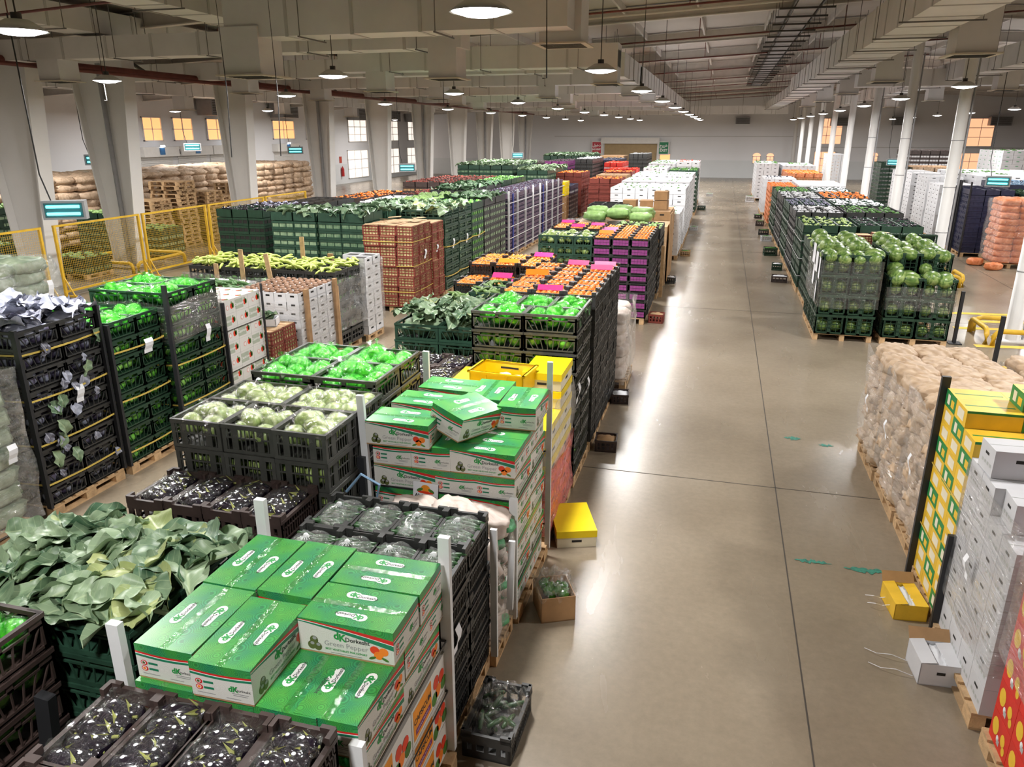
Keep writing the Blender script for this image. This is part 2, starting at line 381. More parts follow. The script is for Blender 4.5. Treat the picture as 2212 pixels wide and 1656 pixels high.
# floor
m_, t_, N_, L_, b_ = nt('polished_concrete')
tc_ = N_.new('ShaderNodeTexCoord')
n1_ = N_.new('ShaderNodeTexNoise'); n1_.inputs['Scale'].default_value = .55; n1_.inputs['Detail'].default_value = 5; n1_.inputs['Roughness'].default_value = .5
n2_ = N_.new('ShaderNodeTexNoise'); n2_.inputs['Scale'].default_value = 14; n2_.inputs['Detail'].default_value = 6; n2_.inputs['Roughness'].default_value = .7
n4_ = N_.new('ShaderNodeTexNoise'); n4_.inputs['Scale'].default_value = 2.2; n4_.inputs['Detail'].default_value = 6; n4_.inputs['Distortion'].default_value = .4
mp_ = N_.new('ShaderNodeMapping'); mp_.inputs['Scale'].default_value = (1, .25, 1)
L_.new(tc_.outputs['Object'], mp_.inputs[0]); L_.new(mp_.outputs[0], n4_.inputs['Vector'])
for n_ in (n1_, n2_): L_.new(tc_.outputs['Object'], n_.inputs['Vector'])
r_ = ramp(N_, [(.30, (.218, .176, .125)), (.52, (.268, .22, .16)), (.75, (.315, .265, .198))]); L_.new(n1_.outputs['Fac'], r_.inputs[0])
mr_ = N_.new('ShaderNodeMapRange'); mr_.inputs[1].default_value = .3; mr_.inputs[2].default_value = .7; mr_.inputs[3].default_value = .92; mr_.inputs[4].default_value = 1.08; L_.new(n2_.outputs['Fac'], mr_.inputs[0])
hs_ = N_.new('ShaderNodeHueSaturation'); L_.new(r_.outputs[0], hs_.inputs['Color']); L_.new(mr_.outputs[0], hs_.inputs['Value']); L_.new(hs_.outputs[0], b_.inputs['Base Color'])
rr_ = N_.new('ShaderNodeMapRange'); rr_.inputs[1].default_value = .3; rr_.inputs[2].default_value = .7; rr_.inputs[3].default_value = .25; rr_.inputs[4].default_value = .28; L_.new(n4_.outputs['Fac'], rr_.inputs[0]); L_.new(rr_.outputs[0], b_.inputs['Roughness'])
M['floor'] = m_
struct('floor', MB().box(XL, XR, YB, YF, -.2, 0).mesh('floor', M['floor']))
M['joint'] = pm('joint_sealant', (.055, .045, .035), .7, .1)
def joint(a, b):
    struct('trim_floor_joint', MB().bar((a[0], a[1], .0005), (b[0], b[1], .0005), .012, .003).mesh('joint', M['joint']))
joint((.92, -8), (.90, 74))
for y in (-1, 8.58, 18.2, 27.8, 37.5, 47): joint((-30, y), (30, y + .02))
for x in (-6, -13, 7.8): joint((x, -8), (x, 74))
# walls
def wall(name, q, mats):
    struct(name, MB().box(*q).mesh(name, mats))
wall('wall_left', (XL - .3, XL, YB, YF, 0, 7.2), M['wall'])
wall('wall_right', (XR, XR + .3, YB, YF, 0, 7.6), M['wall'])
wall('wall_front', (XL, XR, YB - .3, YB, 0, 8.6), M['wall'])
wall('wall_back', (XL, XR, YF, YF + .3, 0, 8.6), M['wall'])
struct('trim_dado', MB().box(XL, XR, YF - .02, YF, 0, 1.55).mesh('dado', M['wall2']))
struct('trim_line', MB().box(-16, 6.3, YF - .03, YF, 3.62, 3.68).mesh('wall_line', M['duct_seam']))
struct('trim_line', MB().box(6.6, 30, YF - .03, YF, 2.72, 2.79).mesh('wall_line', M['duct_seam']))
struct('trim_dado', MB().box(XL, XL + .02, YB, YF, 0, 1.55).mesh('dado', M['wall2']))
# roof: two sloping planes with purlins, rafters
b = MB()
for x0, x1 in ((XL - .3, 8), (8, XR + .3)):
    z0, z1 = roofz(x0), roofz(x1)
    b.add([(x0, YB - .3, z0), (x1, YB - .3, z1), (x1, YF + .3, z1), (x0, YF + .3, z0), (x0, YB - .3, z0 + .1), (x1, YB - .3, z1 + .1), (x1, YF + .3, z1 + .1), (x0, YF + .3, z0 + .1)],
          [(3, 2, 1, 0), (4, 5, 6, 7), (0, 1, 5, 4), (1, 2, 6, 5), (2, 3, 7, 6), (3, 0, 4, 7)])
struct('ceiling', b.mesh('ceiling', M['roof']))
def rafter(y):
    q = MB()
    for x0, x1 in ((XL, 8), (8, XR)):
        for dz, wd, h in ((-.40, .20, .025), (-.05, .20, .025), (-.22, .02, .36)):
            q.bar((x0, y, roofz(x0) + dz), (x1, y, roofz(x1) + dz), wd, h)
    struct('trim_rafter', q.mesh('rafter', M['purlin']))
COLY = [16.9 + 6.35 * k for k in range(-4, 10)]
for y in COLY: rafter(y)
pl = MB().box(-.03, .03, YB, YF, -.2, 0).mesh('purlin', M['purlin'])
for k in range(30):
    x = -29 + 2.0 * k
    struct('trim_purlin', pl, (x, 0, roofz(x)))
# columns, right row: slim round
cm = MB().lathe([(.2, 0), (.2, .02), (.15, .02), (.15, 7.1)], 20).mesh('round_column', M['colpaint'], True)
cap = MB().box(-.25, .25, -.25, .25, 7.1, 7.25).box(-.28, .28, -.28, .28, 0, .025).mesh('column_plate', M['colpaint'])
ct = MB().tube([(.19, -.02, 0), (.19, -.02, 6.5)], .025, 8).mesh('conduit', M['pipe_grey'])
clp = MB().lathe([(.152, -.012), (.156, 0), (.152, .012)], 16).mesh('clamp', M['pipe_grey'])
for k, y in enumerate(COLY[4:]):
    o = struct('trim_column', cm, (5.95, y, 0))
    struct('plate', cap, (0, 0, 0), parent=o)
    if k < 4:
        struct('conduit', ct, parent=o)
        for z in (1.4, 2.6, 3.8): struct('clamp', clp, (0, 0, z), parent=o)
# columns, left row: tapered I sections
def tapcol(w0, w1):
    h = 6.2
    q = MB()
    for s in (-1, 1):
        q.bar((s * w0 / 2, 0, 0), (s * w1 / 2, 0, h), .03, .46, up=(1, 0, 0)) if False else q.add(
            [(s * w0 / 2 - .02, -.24, 0), (s * w0 / 2 + .02, -.24, 0), (s * w0 / 2 + .02, .24, 0), (s * w0 / 2 - .02, .24, 0),
             (s * w1 / 2 - .02, -.24, h), (s * w1 / 2 + .02, -.24, h), (s * w1 / 2 + .02, .24, h), (s * w1 / 2 - .02, .24, h)],
            [(3, 2, 1, 0), (4, 5, 6, 7), (0, 1, 5, 4), (1, 2, 6, 5), (2, 3, 7, 6), (3, 0, 4, 7)])
    q.add([(-w0 / 2, -.01, 0), (w0 / 2, -.01, 0), (w0 / 2, .01, 0), (-w0 / 2, .01, 0), (-w1 / 2, -.01, h), (w1 / 2, -.01, h), (w1 / 2, .01, h), (-w1 / 2, .01, h)],
          [(3, 2, 1, 0), (4, 5, 6, 7), (0, 1, 5, 4), (1, 2, 6, 5), (2, 3, 7, 6), (3, 0, 4, 7)])
    q.box(-.5, .5, -.35, .35, 0, .03)
    return q
tcm = tapcol(.7, 1.35).mesh('tapered_column', M['colpaint']); tcw = tapcol(.8, 1.95).mesh('tapered_column', M['colpaint'])
dp = MB().tube([(.06, -.13, .12), (.02, -.13, 5.9)], .07, 12).tube([(.06, -.13, .16), (.06, -.35, .1)], .075, 12).mesh('downpipe', M['pipe_grey'])
for k in [-2, -1, -.52] + list(range(0, 9)):
    y = 19.75 + 6.35 * k
    o = struct('trim_column', tcw if k < 1 else tcm, (-17.8, y, 0))
    if k % 2 == 0: struct('downpipe', dp, parent=o)
# windows and doors on the left wall
def window(n, y0, y1, z0, z1, nx, nz, pane, axis='L', arch=False):
    q = MB(); t = .05
    W, H = y1 - y0, z1 - z0
    q.box(0, .09, 0, W, 0, t).box(0, .09, 0, W, H - t, H).box(0, .09, 0, t, 0, H).box(0, .09, W - t, W, 0, H)
    for i in range(1, nx): q.box(0, .07, W * i / nx - .02, W * i / nx + .02, 0, H)
    for i in range(1, nz): q.box(0, .07, 0, W, H * i / nz - .02, H * i / nz + .02)
    loc, rot = ((XL + .0, y0, z0), 0) if axis == 'L' else ((y0, YF, z0), -PI / 2)
    if axis == 'B': loc = (y0, YF, z0)
    o = struct('window_%d' % n, q.mesh('window_frame', M['frame_white']), loc, (0, 0, rot))
    pq = MB().box(.01, .03, t, W / nx - .02, t, H / nz - .02).mesh('pane', M[pane])
    for i in range(nx):
        for j in range(nz):
            struct('pane', pq, (0, W * i / nx - (t if i else 0) + (.02 if i else 0), H * j / nz - (t if j else 0) + (.02 if j else 0)), parent=o)
    return o
n = 1
for y0, y1 in ((35.5, 37), (37.9, 39.6), (40.9, 42.9), (48, 50.8)): window(n, y0, y1, 3.55, 4.8, 2, 2, 'win_orange'); n += 1
window(n, 52.5, 55.9, 3.5, 4.85, 2, 2, 'win_white'); n += 1
for y0, y1 in ((59.2, 62.6), (65.8, 69.4), (71.8, 74.8)):
    window(n, y0, y1, 3.25, 5.05, 3, 3, 'win_white'); n += 1
    window(n, y0 - .4, y1, .35, 2.6, 3, 3, 'win_white'); n += 1
for x0, x1, z0, z1, a, c in ((8.0, 9.9, 3.0, 5.2, 3, 3), (7.8, 9.6, .6, 2.4, 3, 3), (19.8, 21.8, 2.85, 5.15, 2, 3), (19.4, 21.3, .9, 2.35, 2, 2), (2.55, 3.25, 1.3, 1.95, 2, 2), (3.75, 4.4, 1.3, 1.95, 2, 2), (12.4, 13.1, 1.35, 2.05, 2, 2), (15.9, 16.6, 1.4, 2.1, 2, 2)):
    window(n, x0, x1, z0, z1, a, c, 'win_peach', 'B'); n += 1
    if z1 < 2.2 and z1 - z0 < .8:   # arched heads
        ar = MB(); k = 10; W = x1 - x0
        ar.poly([(0, W / 2 + W / 2 * math.cos(PI * i / k), W / 2 * math.sin(PI * i / k)) for i in range(k + 1)])
        struct('trim_window_arch', MB().poly([(0, W / 2 + W / 2 * math.cos(PI * i / k), .8 * W / 2 * math.sin(PI * i / k)) for i in range(k + 1)]).mesh('arch', M['win_peach']), (x0, YF - .02, z1), (0, 0, -PI / 2))
sh = MB()
for i in range(28): sh.box(0, .05, -1.25, 1.25, i * .1, i * .1 + .085)
shm = sh.mesh('shutter_curtain', M['frame_white'])
shb = MB().box(0, .45, -1.4, 1.4, 2.75, 3.25).mesh('shutter_box', M['frame_white'])
shs = MB().box(.46, .48, -.2, .2, 2.85, 3.2).mesh('door_sign', pm('blue_door_sign', (.03, .16, .38), .5))
shmot = MB().box(.1, .35, 1.4, 1.7, 2.85, 3.1).mesh('motor', M['steel_dark'])
k = 1
for yc in (36.3, 39.3, 42.2, 49.2):
    o = struct('door_%d' % k, shm, (XL, yc, 0)); k += 1
    struct('shutter_box', shb, parent=o); struct('door_sign', shs, parent=o); struct('motor', shmot, parent=o)
    struct('sign_light', MB().box(.46, .6, -.1, .1, 3.26, 3.34).mesh('sign_light', M['exit_led']), parent=o)
o = struct('door_%d' % k, MB().box(0, .06, -.6, .6, 0, 2.15).mesh('open_door_frame', M['frame_white']), (XL, 53.6, 0)); k += 1
struct('doorway_glow', MB().box(.06, .08, -.5, .5, .02, 2.05).mesh('doorway', M['win_orange']), parent=o)
# far roller door with frame and signs
o = struct('door_%d' % k, MB().box(-11.1, -6.1, YF - .06, YF - .01, 0, 3.0).mesh('roller_door', M['tape_gold'])); k += 1
struct('shutter_box', MB().box(-11.4, -5.9, YF - .5, YF, 3.0, 3.55).mesh('shutter_box', M['frame_white']), parent=o)
for x in (-11.3, -6.0): struct('door_jamb', MB().box(x - .12, x + .12, YF - .25, YF, 0, 3.0).mesh('jamb', M['frame_white']), parent=o)
for x0, x1 in ((-12.2, -11.4), (-5.8, -4.9)):
    o = struct('door_%d' % k, MB().box(x0, x1, YF - .05, YF, 0, 2.05).mesh('side_door', M['win_orange'] if x0 > -6 else M['wood_dark'])); k += 1
    struct('door_frame', MB().box(x0 - .08, x0, YF - .1, YF, 0, 2.1).box(x1, x1 + .08, YF - .1, YF, 0, 2.1).box(x0, x1, YF - .1, YF, 2.05, 2.13).mesh('door_frame', M['frame_white']), parent=o)
_tcache = {}
def textmesh(s, size, mat, bold=0.0, ax='CENTER', shear=0, squash=1.0):
    key = (s, size, mat.name, bold, ax, shear, squash)
    if key in _tcache: return _tcache[key]
    c = bpy.data.curves.new('lettering', 'FONT'); c.body = s; c.size = size; c.align_x = ax; c.align_y = 'CENTER'; c.offset = bold; c.shear = shear; c.resolution_u = 2
    c.dimensions = '2D'; c.fill_mode = 'FRONT'
    ob = bpy.data.objects.new('lettering_tmp', c); COL.objects.link(ob)
    bpy.context.view_layer.update()
    me = bpy.data.meshes.new_from_object(ob.evaluated_get(bpy.context.evaluated_depsgraph_get()))
    bpy.data.objects.remove(ob); bpy.data.curves.remove(c)
    me.materials.clear(); me.materials.append(mat); me.name = 'lettering'
    if squash != 1: me.transform(Matrix.Diagonal((squash, 1, 1, 1)))
    _tcache[key] = me
    return me
def meshdata(me):
    return [v.co.copy() for v in me.vertices], [tuple(p.vertices) for p in me.polygons]
M['sign_green'] = pm('exit_sign_green', (.01, .22, .09), .5, .03); M['sign_red'] = pm('entry_sign_red', (.50, .03, .05), .5, .03)
def sign(x, z, mt, lines, label, cat='sign'):
    o = put('hanging_sign', MB().box(-.42, .42, -.03, .03, -.52, .52).mesh('sign_panel', M[mt]), (x, YF - .35, z), label=label, cat=cat)
    put('border', MB().box(-.5, .5, -.02, .02, -.6, -.52).box(-.5, .5, -.02, .02, .52, .6).box(-.5, -.42, -.02, .02, -.52, .52).box(.42, .5, -.02, .02, -.52, .52).mesh('border', M['frame_white']), parent=o)
    for s, sz, dz in lines: put('lettering', textmesh(s, sz, M['white_print'], .012), (0, -.035, dz), (PI / 2, 0, 0), parent=o)
    put('bracket', MB().box(-.3, -.26, .02, .34, .3, .34).box(.26, .3, .02, .34, .3, .34).mesh('bracket', M['steel_dark']), parent=o)
sign(-5.5, 2.62, 'sign_green', (('\uFE9D\uFEED\uFEAE\uFEA7', .36, .22), ('EXIT', .34, -.22)), 'green EXIT sign with white Arabic and English lettering beside the roller door')
sign(-11.8, 2.62, 'sign_red', (('\uFEDD\uFEEE\uFEA7\uFEA9', .34, .22), ('NO EXIT', .2, -.16)), 'red sign with white lettering at the left of the roller door')
# ---------------------------------------------------------------- lamps
lmref = MB().lathe([(.06, .10), (.10, .09), (.19, .045), (.262, .0), (.27, .0), (.20, .052), (.11, .105), (.0, .11)], 24).mesh('reflector', M['reflector'], True)
lmlens = MB().lathe([(.0, -.045), (.14, -.030), (.25, .004)], 16).mesh('lens', M['lens'])
lamp_data = bpy.data.lights.new('lamp_light', 'AREA')
lamp_data.shape = 'DISK'; lamp_data.size = .5; lamp_data.energy = LAMP_WATT; lamp_data.color = (1, .98, .96)
lmrod = {}
def rodm(h):
    h = round(h, 1)
    if h not in lmrod: lmrod[h] = MB().tube([(0, 0, .10), (0, 0, h)], .008, 6).tube([(0, 0, .10), (0, 0, .17)], .05, 10).mesh('suspension', M['steel_dark'])
    return lmrod[h]
ROWN = {0: 'over the wide aisle', -1: 'over the second aisle', -2: 'above the yellow fence', -3: 'over the onion sacks', 1: 'beside the slim white columns', 2: 'over the right storage block'}
ORD = ['nearest', 'second', 'third', 'fourth', 'fifth', 'sixth', 'seventh', 'eighth', 'ninth', 'tenth', 'eleventh', 'twelfth', 'thirteenth', 'fourteenth']
for ri, x in ((0, -2.05), (-1, -6.85), (-2, -11.7), (-3, -20.5), (-4, -25.5), (1, 4.95), (2, 12.0), (3, 19)):
    for k in range(12):
        y = -6.4 + 6.5 * k
        if ri in (-3, -4, 3) and k % 2: continue
        if y < 3 and (abs(x) > 3 or y < 0): continue
        z = 4.95
        vis = y > 4
        o = put('pendant_lamp', lmref, (x, y, z), label=('round white high-bay lamp hanging %s, %s from the camera' % (ROWN.get(ri, 'near the side wall' if ri < 0 else 'far at the right'), ORD[max(0, k - 2)])) if vis else 'round white high-bay lamp hanging behind the viewer', cat='lamp', group='hanging high-bay lamps')
        put('lens', lmlens, parent=o)
        put('lamp_light', lamp_data, (0, 0, -.05), parent=o)
        put('suspension', rodm(roofz(x) - z), parent=o)
# ---------------------------------------------------------------- ducts
M['hanger'] = pm('hanger_steel', (.16, .15, .14), .5, .1)
def duct(x0, x1, y0, y1, z0, z1, label, seams=1.2, hang=True):
    q = MB().box(x0, x1, y0, y1, z0, z1)
    o = put('air_duct', q.mesh('duct_run', M['duct']), label=label, cat='duct', group='ceiling air ducts')
    lx, ly = x1 - x0, y1 - y0
    sq = MB(); e = .012; n = int(max(lx, ly) / seams)
    if lx > ly:
        sm = MB().box(-.03, .03, y0 - e, y1 + e, z0 - e, z1 + e).mesh('seam_flange', M['duct_seam'])
        hg = MB().box(-.012, .012, y0 - .15, y1 + .15, z0 - .045, z0 - .02).box(-.006, .006, y0 - .1, y0 - .088, z0 - .04, z1 + 1.1).box(-.006, .006, y1 + .088, y1 + .1, z0 - .04, z1 + 1.1).mesh('hanger', M['hanger'])
        for i in range(1, n):
            put('seam_flange', sm, (x0 + lx * i / n, 0, 0), parent=o)
            if hang and i % 2: put('hanger', hg, (x0 + lx * i / n + .3, 0, 0), parent=o)
    else:
        sm = MB().box(x0 - e, x1 + e, -.03, .03, z0 - e, z1 + e).mesh('seam_flange', M['duct_seam'])
        hg = MB().box(x0 - .15, x1 + .15, -.012, .012, z0 - .045, z0 - .02).box(x0 - .1, x0 - .088, -.006, .006, z0 - .04, z1 + 1.1).box(x1 + .088, x1 + .1, -.006, .006, z0 - .04, z1 + 1.1).mesh('hanger', M['hanger'])
        for i in range(1, n):
            put('seam_flange', sm, (0, y0 + ly * i / n, 0), parent=o)
            if hang and i % 2: put('hanger', hg, (0, y0 + ly * i / n + .3, 0), parent=o)
    return o
M['grille'] = pm('diffuser_white', (.62, .56, .46), .6, .05)
dsm = MB().box(-.3, .3, -.3, .3, 0, 1.0).mesh('drop_box', M['duct'])
dfr = MB().box(-.38, .38, -.38, .38, -.03, 0).mesh('diffuser', M['grille'])
dsl = MB()
for i in range(6): dsl.box(-.3, .3, -.28 + i * .1, -.23 + i * .1, -.036, -.03)
dsl = dsl.mesh('diffuser_slot', M['dark_hole'])
def drop(x, y, zb, label, s=1.0, tall=1.0):
    o = put('duct_drop', dsm, (x, y, zb), label=label, cat='duct', group='square duct drops with diffusers', scale=(s, s, tall))
    f = put('diffuser', dfr, parent=o); put('slots', dsl, parent=f)
    return o
# long run along the aisle, right of it
duct(2.75, 3.75, 6, 40, 5.75, 6.4, 'long grey square duct running above the right side of the aisle')
duct(2.85, 3.65, 40.02, 70, 5.7, 6.2, 'far grey duct section above the aisle end, right side')
for i, y in enumerate((11.5, 17.2, 25.5, 33.0, 40.5, 48)):
    drop(4.35, y, 5.4, 'square duct drop by the right columns, %s from the camera' % ORD[i], 1.15, 1.0)
    duct(3.76, 3.99, y - .25, y + .25, 5.85, 6.2, 'short duct stub to the %s drop right of the aisle' % ORD[i], 9)
duct(7.2, 7.9, 12, 60, 5.7, 6.25, 'second long duct beyond the slim columns on the right')
for i, y in enumerate((20, 29, 38, 47)): drop(8.5, y, 5.3, 'square duct drop right of the columns, %s one' % ORD[i], 1.0, .9)
duct(4.4, 20, 31, 31.8, 5.55, 6.1, 'cross duct over the white boxes at the right')
# cross ducts on the left
XD = [(-8.9, -2.6, 13.0, 13.7, 5.62, 6.25), (-22, -5.2, 15.35, 15.95, 5.6, 6.05), (-10.6, -2.8, 20.6, 21.3, 5.6, 6.15), (-22, -4.4, 22.4, 23.0, 5.6, 6.1), (-20, -3.0, 28.0, 28.7, 5.6, 6.15), (-20, -3.2, 34.5, 35.2, 5.6, 6.1), (-20, -3.2, 41, 41.7, 5.55, 6.1), (-20, -3.2, 48, 48.7, 5.5, 6.0), (-18, -3.2, 55, 55.7, 5.45, 6.0), (-18, 4.6, 66, 66.7, 5.4, 6.0)]
for i, q in enumerate(XD):
    duct(*q, label='cross duct above the left storage blocks, %s from the camera' % ORD[i])
duct(-10.4, -9.6, 4, 46, 6.12, 6.6, 'long grey duct along the left block near the roof')
duct(-14.6, -13.8, 3, 46, 6.12, 6.6, 'long grey duct above the yellow fence near the roof')
duct(-23.5, -22.6, 14, 60, 5.5, 6.0, 'long duct over the onion sacks near the left wall')
duct(-3.7, -3.0, 23.6, 66, 5.55, 6.2, 'long duct running above the left edge of the aisle')
dn = 0
DR = [(-8.6, 13.35, 5.0, 1.3), (-2.85, 14.0, 5.45, 1.2), (-5.6, 15.65, 5.05, 1.0), (-3.1, 20.95, 5.2, 1.0), (-15.3, 15.65, 5.15, 1.0), (-19.3, 15.65, 5.1, .9), (-15.0, 22.7, 5.2, 1.0), (-9.5, 20.95, 5.1, 1.0), (-20.3, 22.7, 5.2, 1.0), (-6.3, 28.35, 5.2, 1.0), (-10.5, 28.35, 5.2, 1.0), (-15.4, 28.35, 5.2, 1.0), (-3.35, 28.35, 5.25, 1.0), (-3.35, 34.85, 5.25, 1.0), (-7, 34.85, 5.2, 1.0), (-12, 34.85, 5.2, 1.0), (-3.35, 41.35, 5.25, 1.0), (-8, 41.35, 5.2, 1.0), (-13, 41.35, 5.2, 1.0), (-3.35, 48.35, 5.2, 1.0), (-9, 48.35, 5.2, 1.0), (-3.35, 55.35, 5.15, 1.0), (-9, 55.35, 5.1, 1.0), (-23, 30, 4.95, 1.0), (-23, 38, 4.95, 1.0), (-23, 46, 4.95, 1.0)]
for i, (x, y, zb, s) in enumerate(DR):
    drop(x, y, zb, 'square duct drop over the left hall, %s row and %s' % (ORD[min(13, i // 3)], ('first', 'second', 'third')[i % 3]), s, .8)
# pipes
def pipe(p, r, mt, label, name='pipe', n=8):
    return put(name, MB().tube(p, r, n).mesh(name, M[mt], True), label=label, cat='pipe', group='ceiling pipes')
pipe([(-16.6, 6, 5.62), (-16.6, 40, 5.62), (-16.6, 70, 5.55)], .11, 'pipe_red', 'thick dark red sprinkler main running along the left columns', 'sprinkler_main', 12)
pipe([(-15.9, 6, 5.5), (-15.9, 70, 5.45)], .05, 'pipe_red', 'thin red pipe beside the thick sprinkler main')
for i, y in enumerate(COLY[2:]):
    z = 6.35
    q = MB().tube([(-16, y + 1.8, roofz(-16) - .75), (8, y + 1.8, roofz(8) - .75)], .025, 6)
    o = put('sprinkler_branch', q.mesh('branch', M['pipe_red'], True), label='thin red sprinkler branch pipe across the roof, %s from the camera' % ORD[i], cat='pipe', group='red sprinkler branches')
    hm = MB().tube([(0, 0, -.02), (0, 0, .5)], .012, 6).mesh('hanger_rod', M['pipe_red'])
    for x in (-13, -9, -5, -1, 3, 6.5): put('hanger_rod', hm, (x, y + 1.8, roofz(x) - .72), parent=o)
    q = MB().tube([(-8, y + 3.6, roofz(-8) - .6), (7.8, y + 3.6, roofz(7.8) - .6)], .03, 6)
    put('conduit_pipe', q.mesh('conduit', M['purlin'], True), label='white conduit pipe under the roof, %s from the camera' % ORD[i], cat='pipe', group='white roof conduits')
# cable ladder
q = MB()
for x in (1.25, 1.85): q.bar((x, 4, 6.75), (x, 52, 6.75), .03, .09)
o = put('cable_ladder', q.mesh('ladder_rail', M['steel_dark']), label='dark steel cable ladder hanging above the middle of the aisle', cat='cable tray')
rg = MB().box(.95, 2.15, -.03, .03, 6.66, 6.70).box(1.0, 1.01, -.005, .005, 6.68, 7.4).box(2.09, 2.1, -.005, .005, 6.68, 7.4).mesh('rung', M['steel_dark'])
for i in range(34): put('rung', rg, (0, 4.5 + i * 1.4, 0), parent=o)
tray = MB().box(1.3, 1.8, 4, 52, 6.72, 6.76).mesh('cable_bundle', M['pipe_grey']); put('cables', tray, parent=o)
# roof bracing near the left
for i, (x, y) in enumerate(((-17.8, 19.75), (-17.8, 26.1), (-17.8, 32.45))):
    q = MB()
    for s in (-1, 1): q.bar((x, y + s * .3, 6.4), (x, y + s * 2.1, 5.7), .08, .08)
    put('knee_brace', q.mesh('knee_brace', M['steel_dark']), label='dark diagonal brace at the top of the %s tapered column' % ORD[i], cat='brace', group='knee braces')
# insect lamps with cyan tubes
ub = MB().box(-.34, .34, -.09, .09, -.16, .16).mesh('insect_lamp_case', M['pipe_grey'])
uf = MB().box(-.30, .30, -.098, -.09, -.12, .12).mesh('front_grille', pm('teal_case', (.03, .12, .13), .4))
ut = MB().tube([(-.26, -.11, 0), (.26, -.11, 0)], .025, 8).mesh('tube', M['ledstrip'])
for i, (px, x, y, z, s, rz, lb) in enumerate(((0, -11.55, 11.4, 2.66, 1.05, .5, 'large cyan-lit insect lamp hanging over the yellow fence'), (1, -24.5, 26.2, 2.95, 1.3, .6, 'small cyan insect lamp at the far left over the sacks'), (2, -26, 34.2, 3.3, 1.2, .6, 'small cyan insect lamp in front of the left wall'), (3, -24.5, 41.5, 3.0, 1.3, .5, 'small cyan insect lamp near the pedestrian door'), (4, -12.6, 30.0, 2.62, 1.0, .3, 'cyan insect lamp hanging over the white eggplant crates'), (5, -12.7, 48.3, 2.62, 1.1, .3, 'small cyan insect lamp far over the dark crates'), (6, 8.35, 27.4, 2.55, 1.0, -.3, 'cyan insect lamp hanging at the right by the white column'), (7, 8.2, 42.5, 2.6, 1.0, -.2, 'small cyan insect lamp between the right columns'))):
    o = put('insect_lamp', ub, (x, y, z), (0, 0, rz), label=lb, cat='lamp', scale=s)
    f = put('front_grille', uf, parent=o)
    for dz in (-.06, .06): put('tube', ut, (0, 0, dz), parent=o)
    put('cord', MB().tube([(-.2, 0, .16), (-.3, 0, .6), (-.32, 0, (5.9 - z) / s)], .012, 6).mesh('cord', M['cable']), parent=o)
# hanging wires at the left front
for i, (x, y) in enumerate(((-8.05, 11.6), (-7.6, 12.4), (-11.9, 13.2), (-2.1, 9.2), (-6.4, 17.5))):
    put('hanging_cable', MB().tube([(x, y, 7.1), (x + .03, y, 4.6), (x - .02, y, 3.6 if i < 2 else 4.6)], .009, 6).mesh('hanging_cable', M['cable']), label='thin black cable hanging from the roof, %s from the left' % ORD[i], cat='cable', group='hanging cables')
# air units on the left wall
au = MB().box(0, 1.0, -1, 1, -.45, .45).mesh('cooler_case', M['pipe_grey'])
ag = MB()
for i in range(9): ag.box(1.0, 1.02, -.9, .9, -.4 + i * .09, -.36 + i * .09)
ag = ag.mesh('louvre', M['steel_dark'])
for i, y in enumerate((41, 48.6, 60, 66.5, 72)):
    o = put('wall_cooler', au, (XL + .2, y, 5.4), label='grey box cooler high on the left wall, %s from the left' % ORD[i], cat='air conditioner', group='wall coolers'); put('louvre', ag, parent=o)
for i, (x, z) in enumerate(((1.4, 5.0), (9.6, 4.9), (14.6, 4.95), (22, 4.9))):
    o = put('wall_cooler', au, (x, YF - .05, z), (0, 0, -PI / 2), label='grey louvred vent high on the far wall, %s from the aisle' % ORD[i], cat='air conditioner', group='far wall vents', scale=.8 if i else .62); put('louvre', ag, parent=o)
# small things on the left wall
ex = MB().lathe([(.08, 0), (.09, .02), (.09, .42), (.05, .5), (.02, .52), (.02, .58)], 12).mesh('extinguisher_body', pm('extinguisher_red', (.5, .02, .02), .35))
put('fire_extinguisher', ex, (XL + .15, 57.6, .6), label='red fire extinguisher on the left wall beside the open door', cat='fire extinguisher', scale=1.4)
put('wall_plate', MB().box(0, .02, -.2, .2, -.25, .25).mesh('plate', pm('red_plate', (.55, .08, .05), .5)), (XL + .01, 57.6, 1.9), label='small red notice above the fire extinguisher', cat='sign')
put('wall_plate', MB().box(0, .02, -.2, .2, -.3, .3).mesh('plate', M['hazard_yellow']), (XL + .01, 55.6, 2.5), label='small yellow notice beside the open door', cat='sign')
# ---------------------------------------------------------------- floor markings and guards
def mark(pts, mt, label, cat='floor marking', group=None):
    put('paint_mark', MB().poly([(x, y, .004) for x, y in pts]).mesh('paint_mark', M[mt]), label=label, cat=cat, group=group)
M['green_paint'] = pm('worn_green_paint', (.035, .20, .145), .7, .4, 30)
def worn(x0, x1, y, h, label, seed):
    r = random.Random(seed); n = 22
    top = [(x0 + (x1 - x0) * i / n, y + h * r.uniform(.1, 1) * math.sin(PI * (i + .4) / (n + .8))) for i in range(n + 1)]
    bot = [(x0 + (x1 - x0) * i / n, y - h * r.uniform(.1, 1) * math.sin(PI * (i + .4) / (n + .8))) for i in range(n, -1, -1)]
    mark(top + bot, 'green_paint', label)
worn(1.0, 1.35, 6.98, .06, 'pale worn green paint streak by the floor joint', 1); worn(1.45, 1.9, 6.95, .07, 'bright worn green paint streak near the yellow boxes', 2); worn(1.12, 1.35, 10.25, .09, 'small green paint streak in the middle of the aisle', 3); worn(1.55, 1.75, 10.1, .07, 'faint green paint streak beside the potato sacks', 4)
for i in range(7):
    y = 14.6 + i * .75
    mark([(5.1 + .5 * (i % 2), y), (7.6, y + .25), (7.6, y + .45), (5.1 + .5 * (i % 2), y + .2)], 'hazard_yellow', 'yellow stripe painted on the floor around the right column, %s stripe' % ORD[i], group='yellow floor stripes')
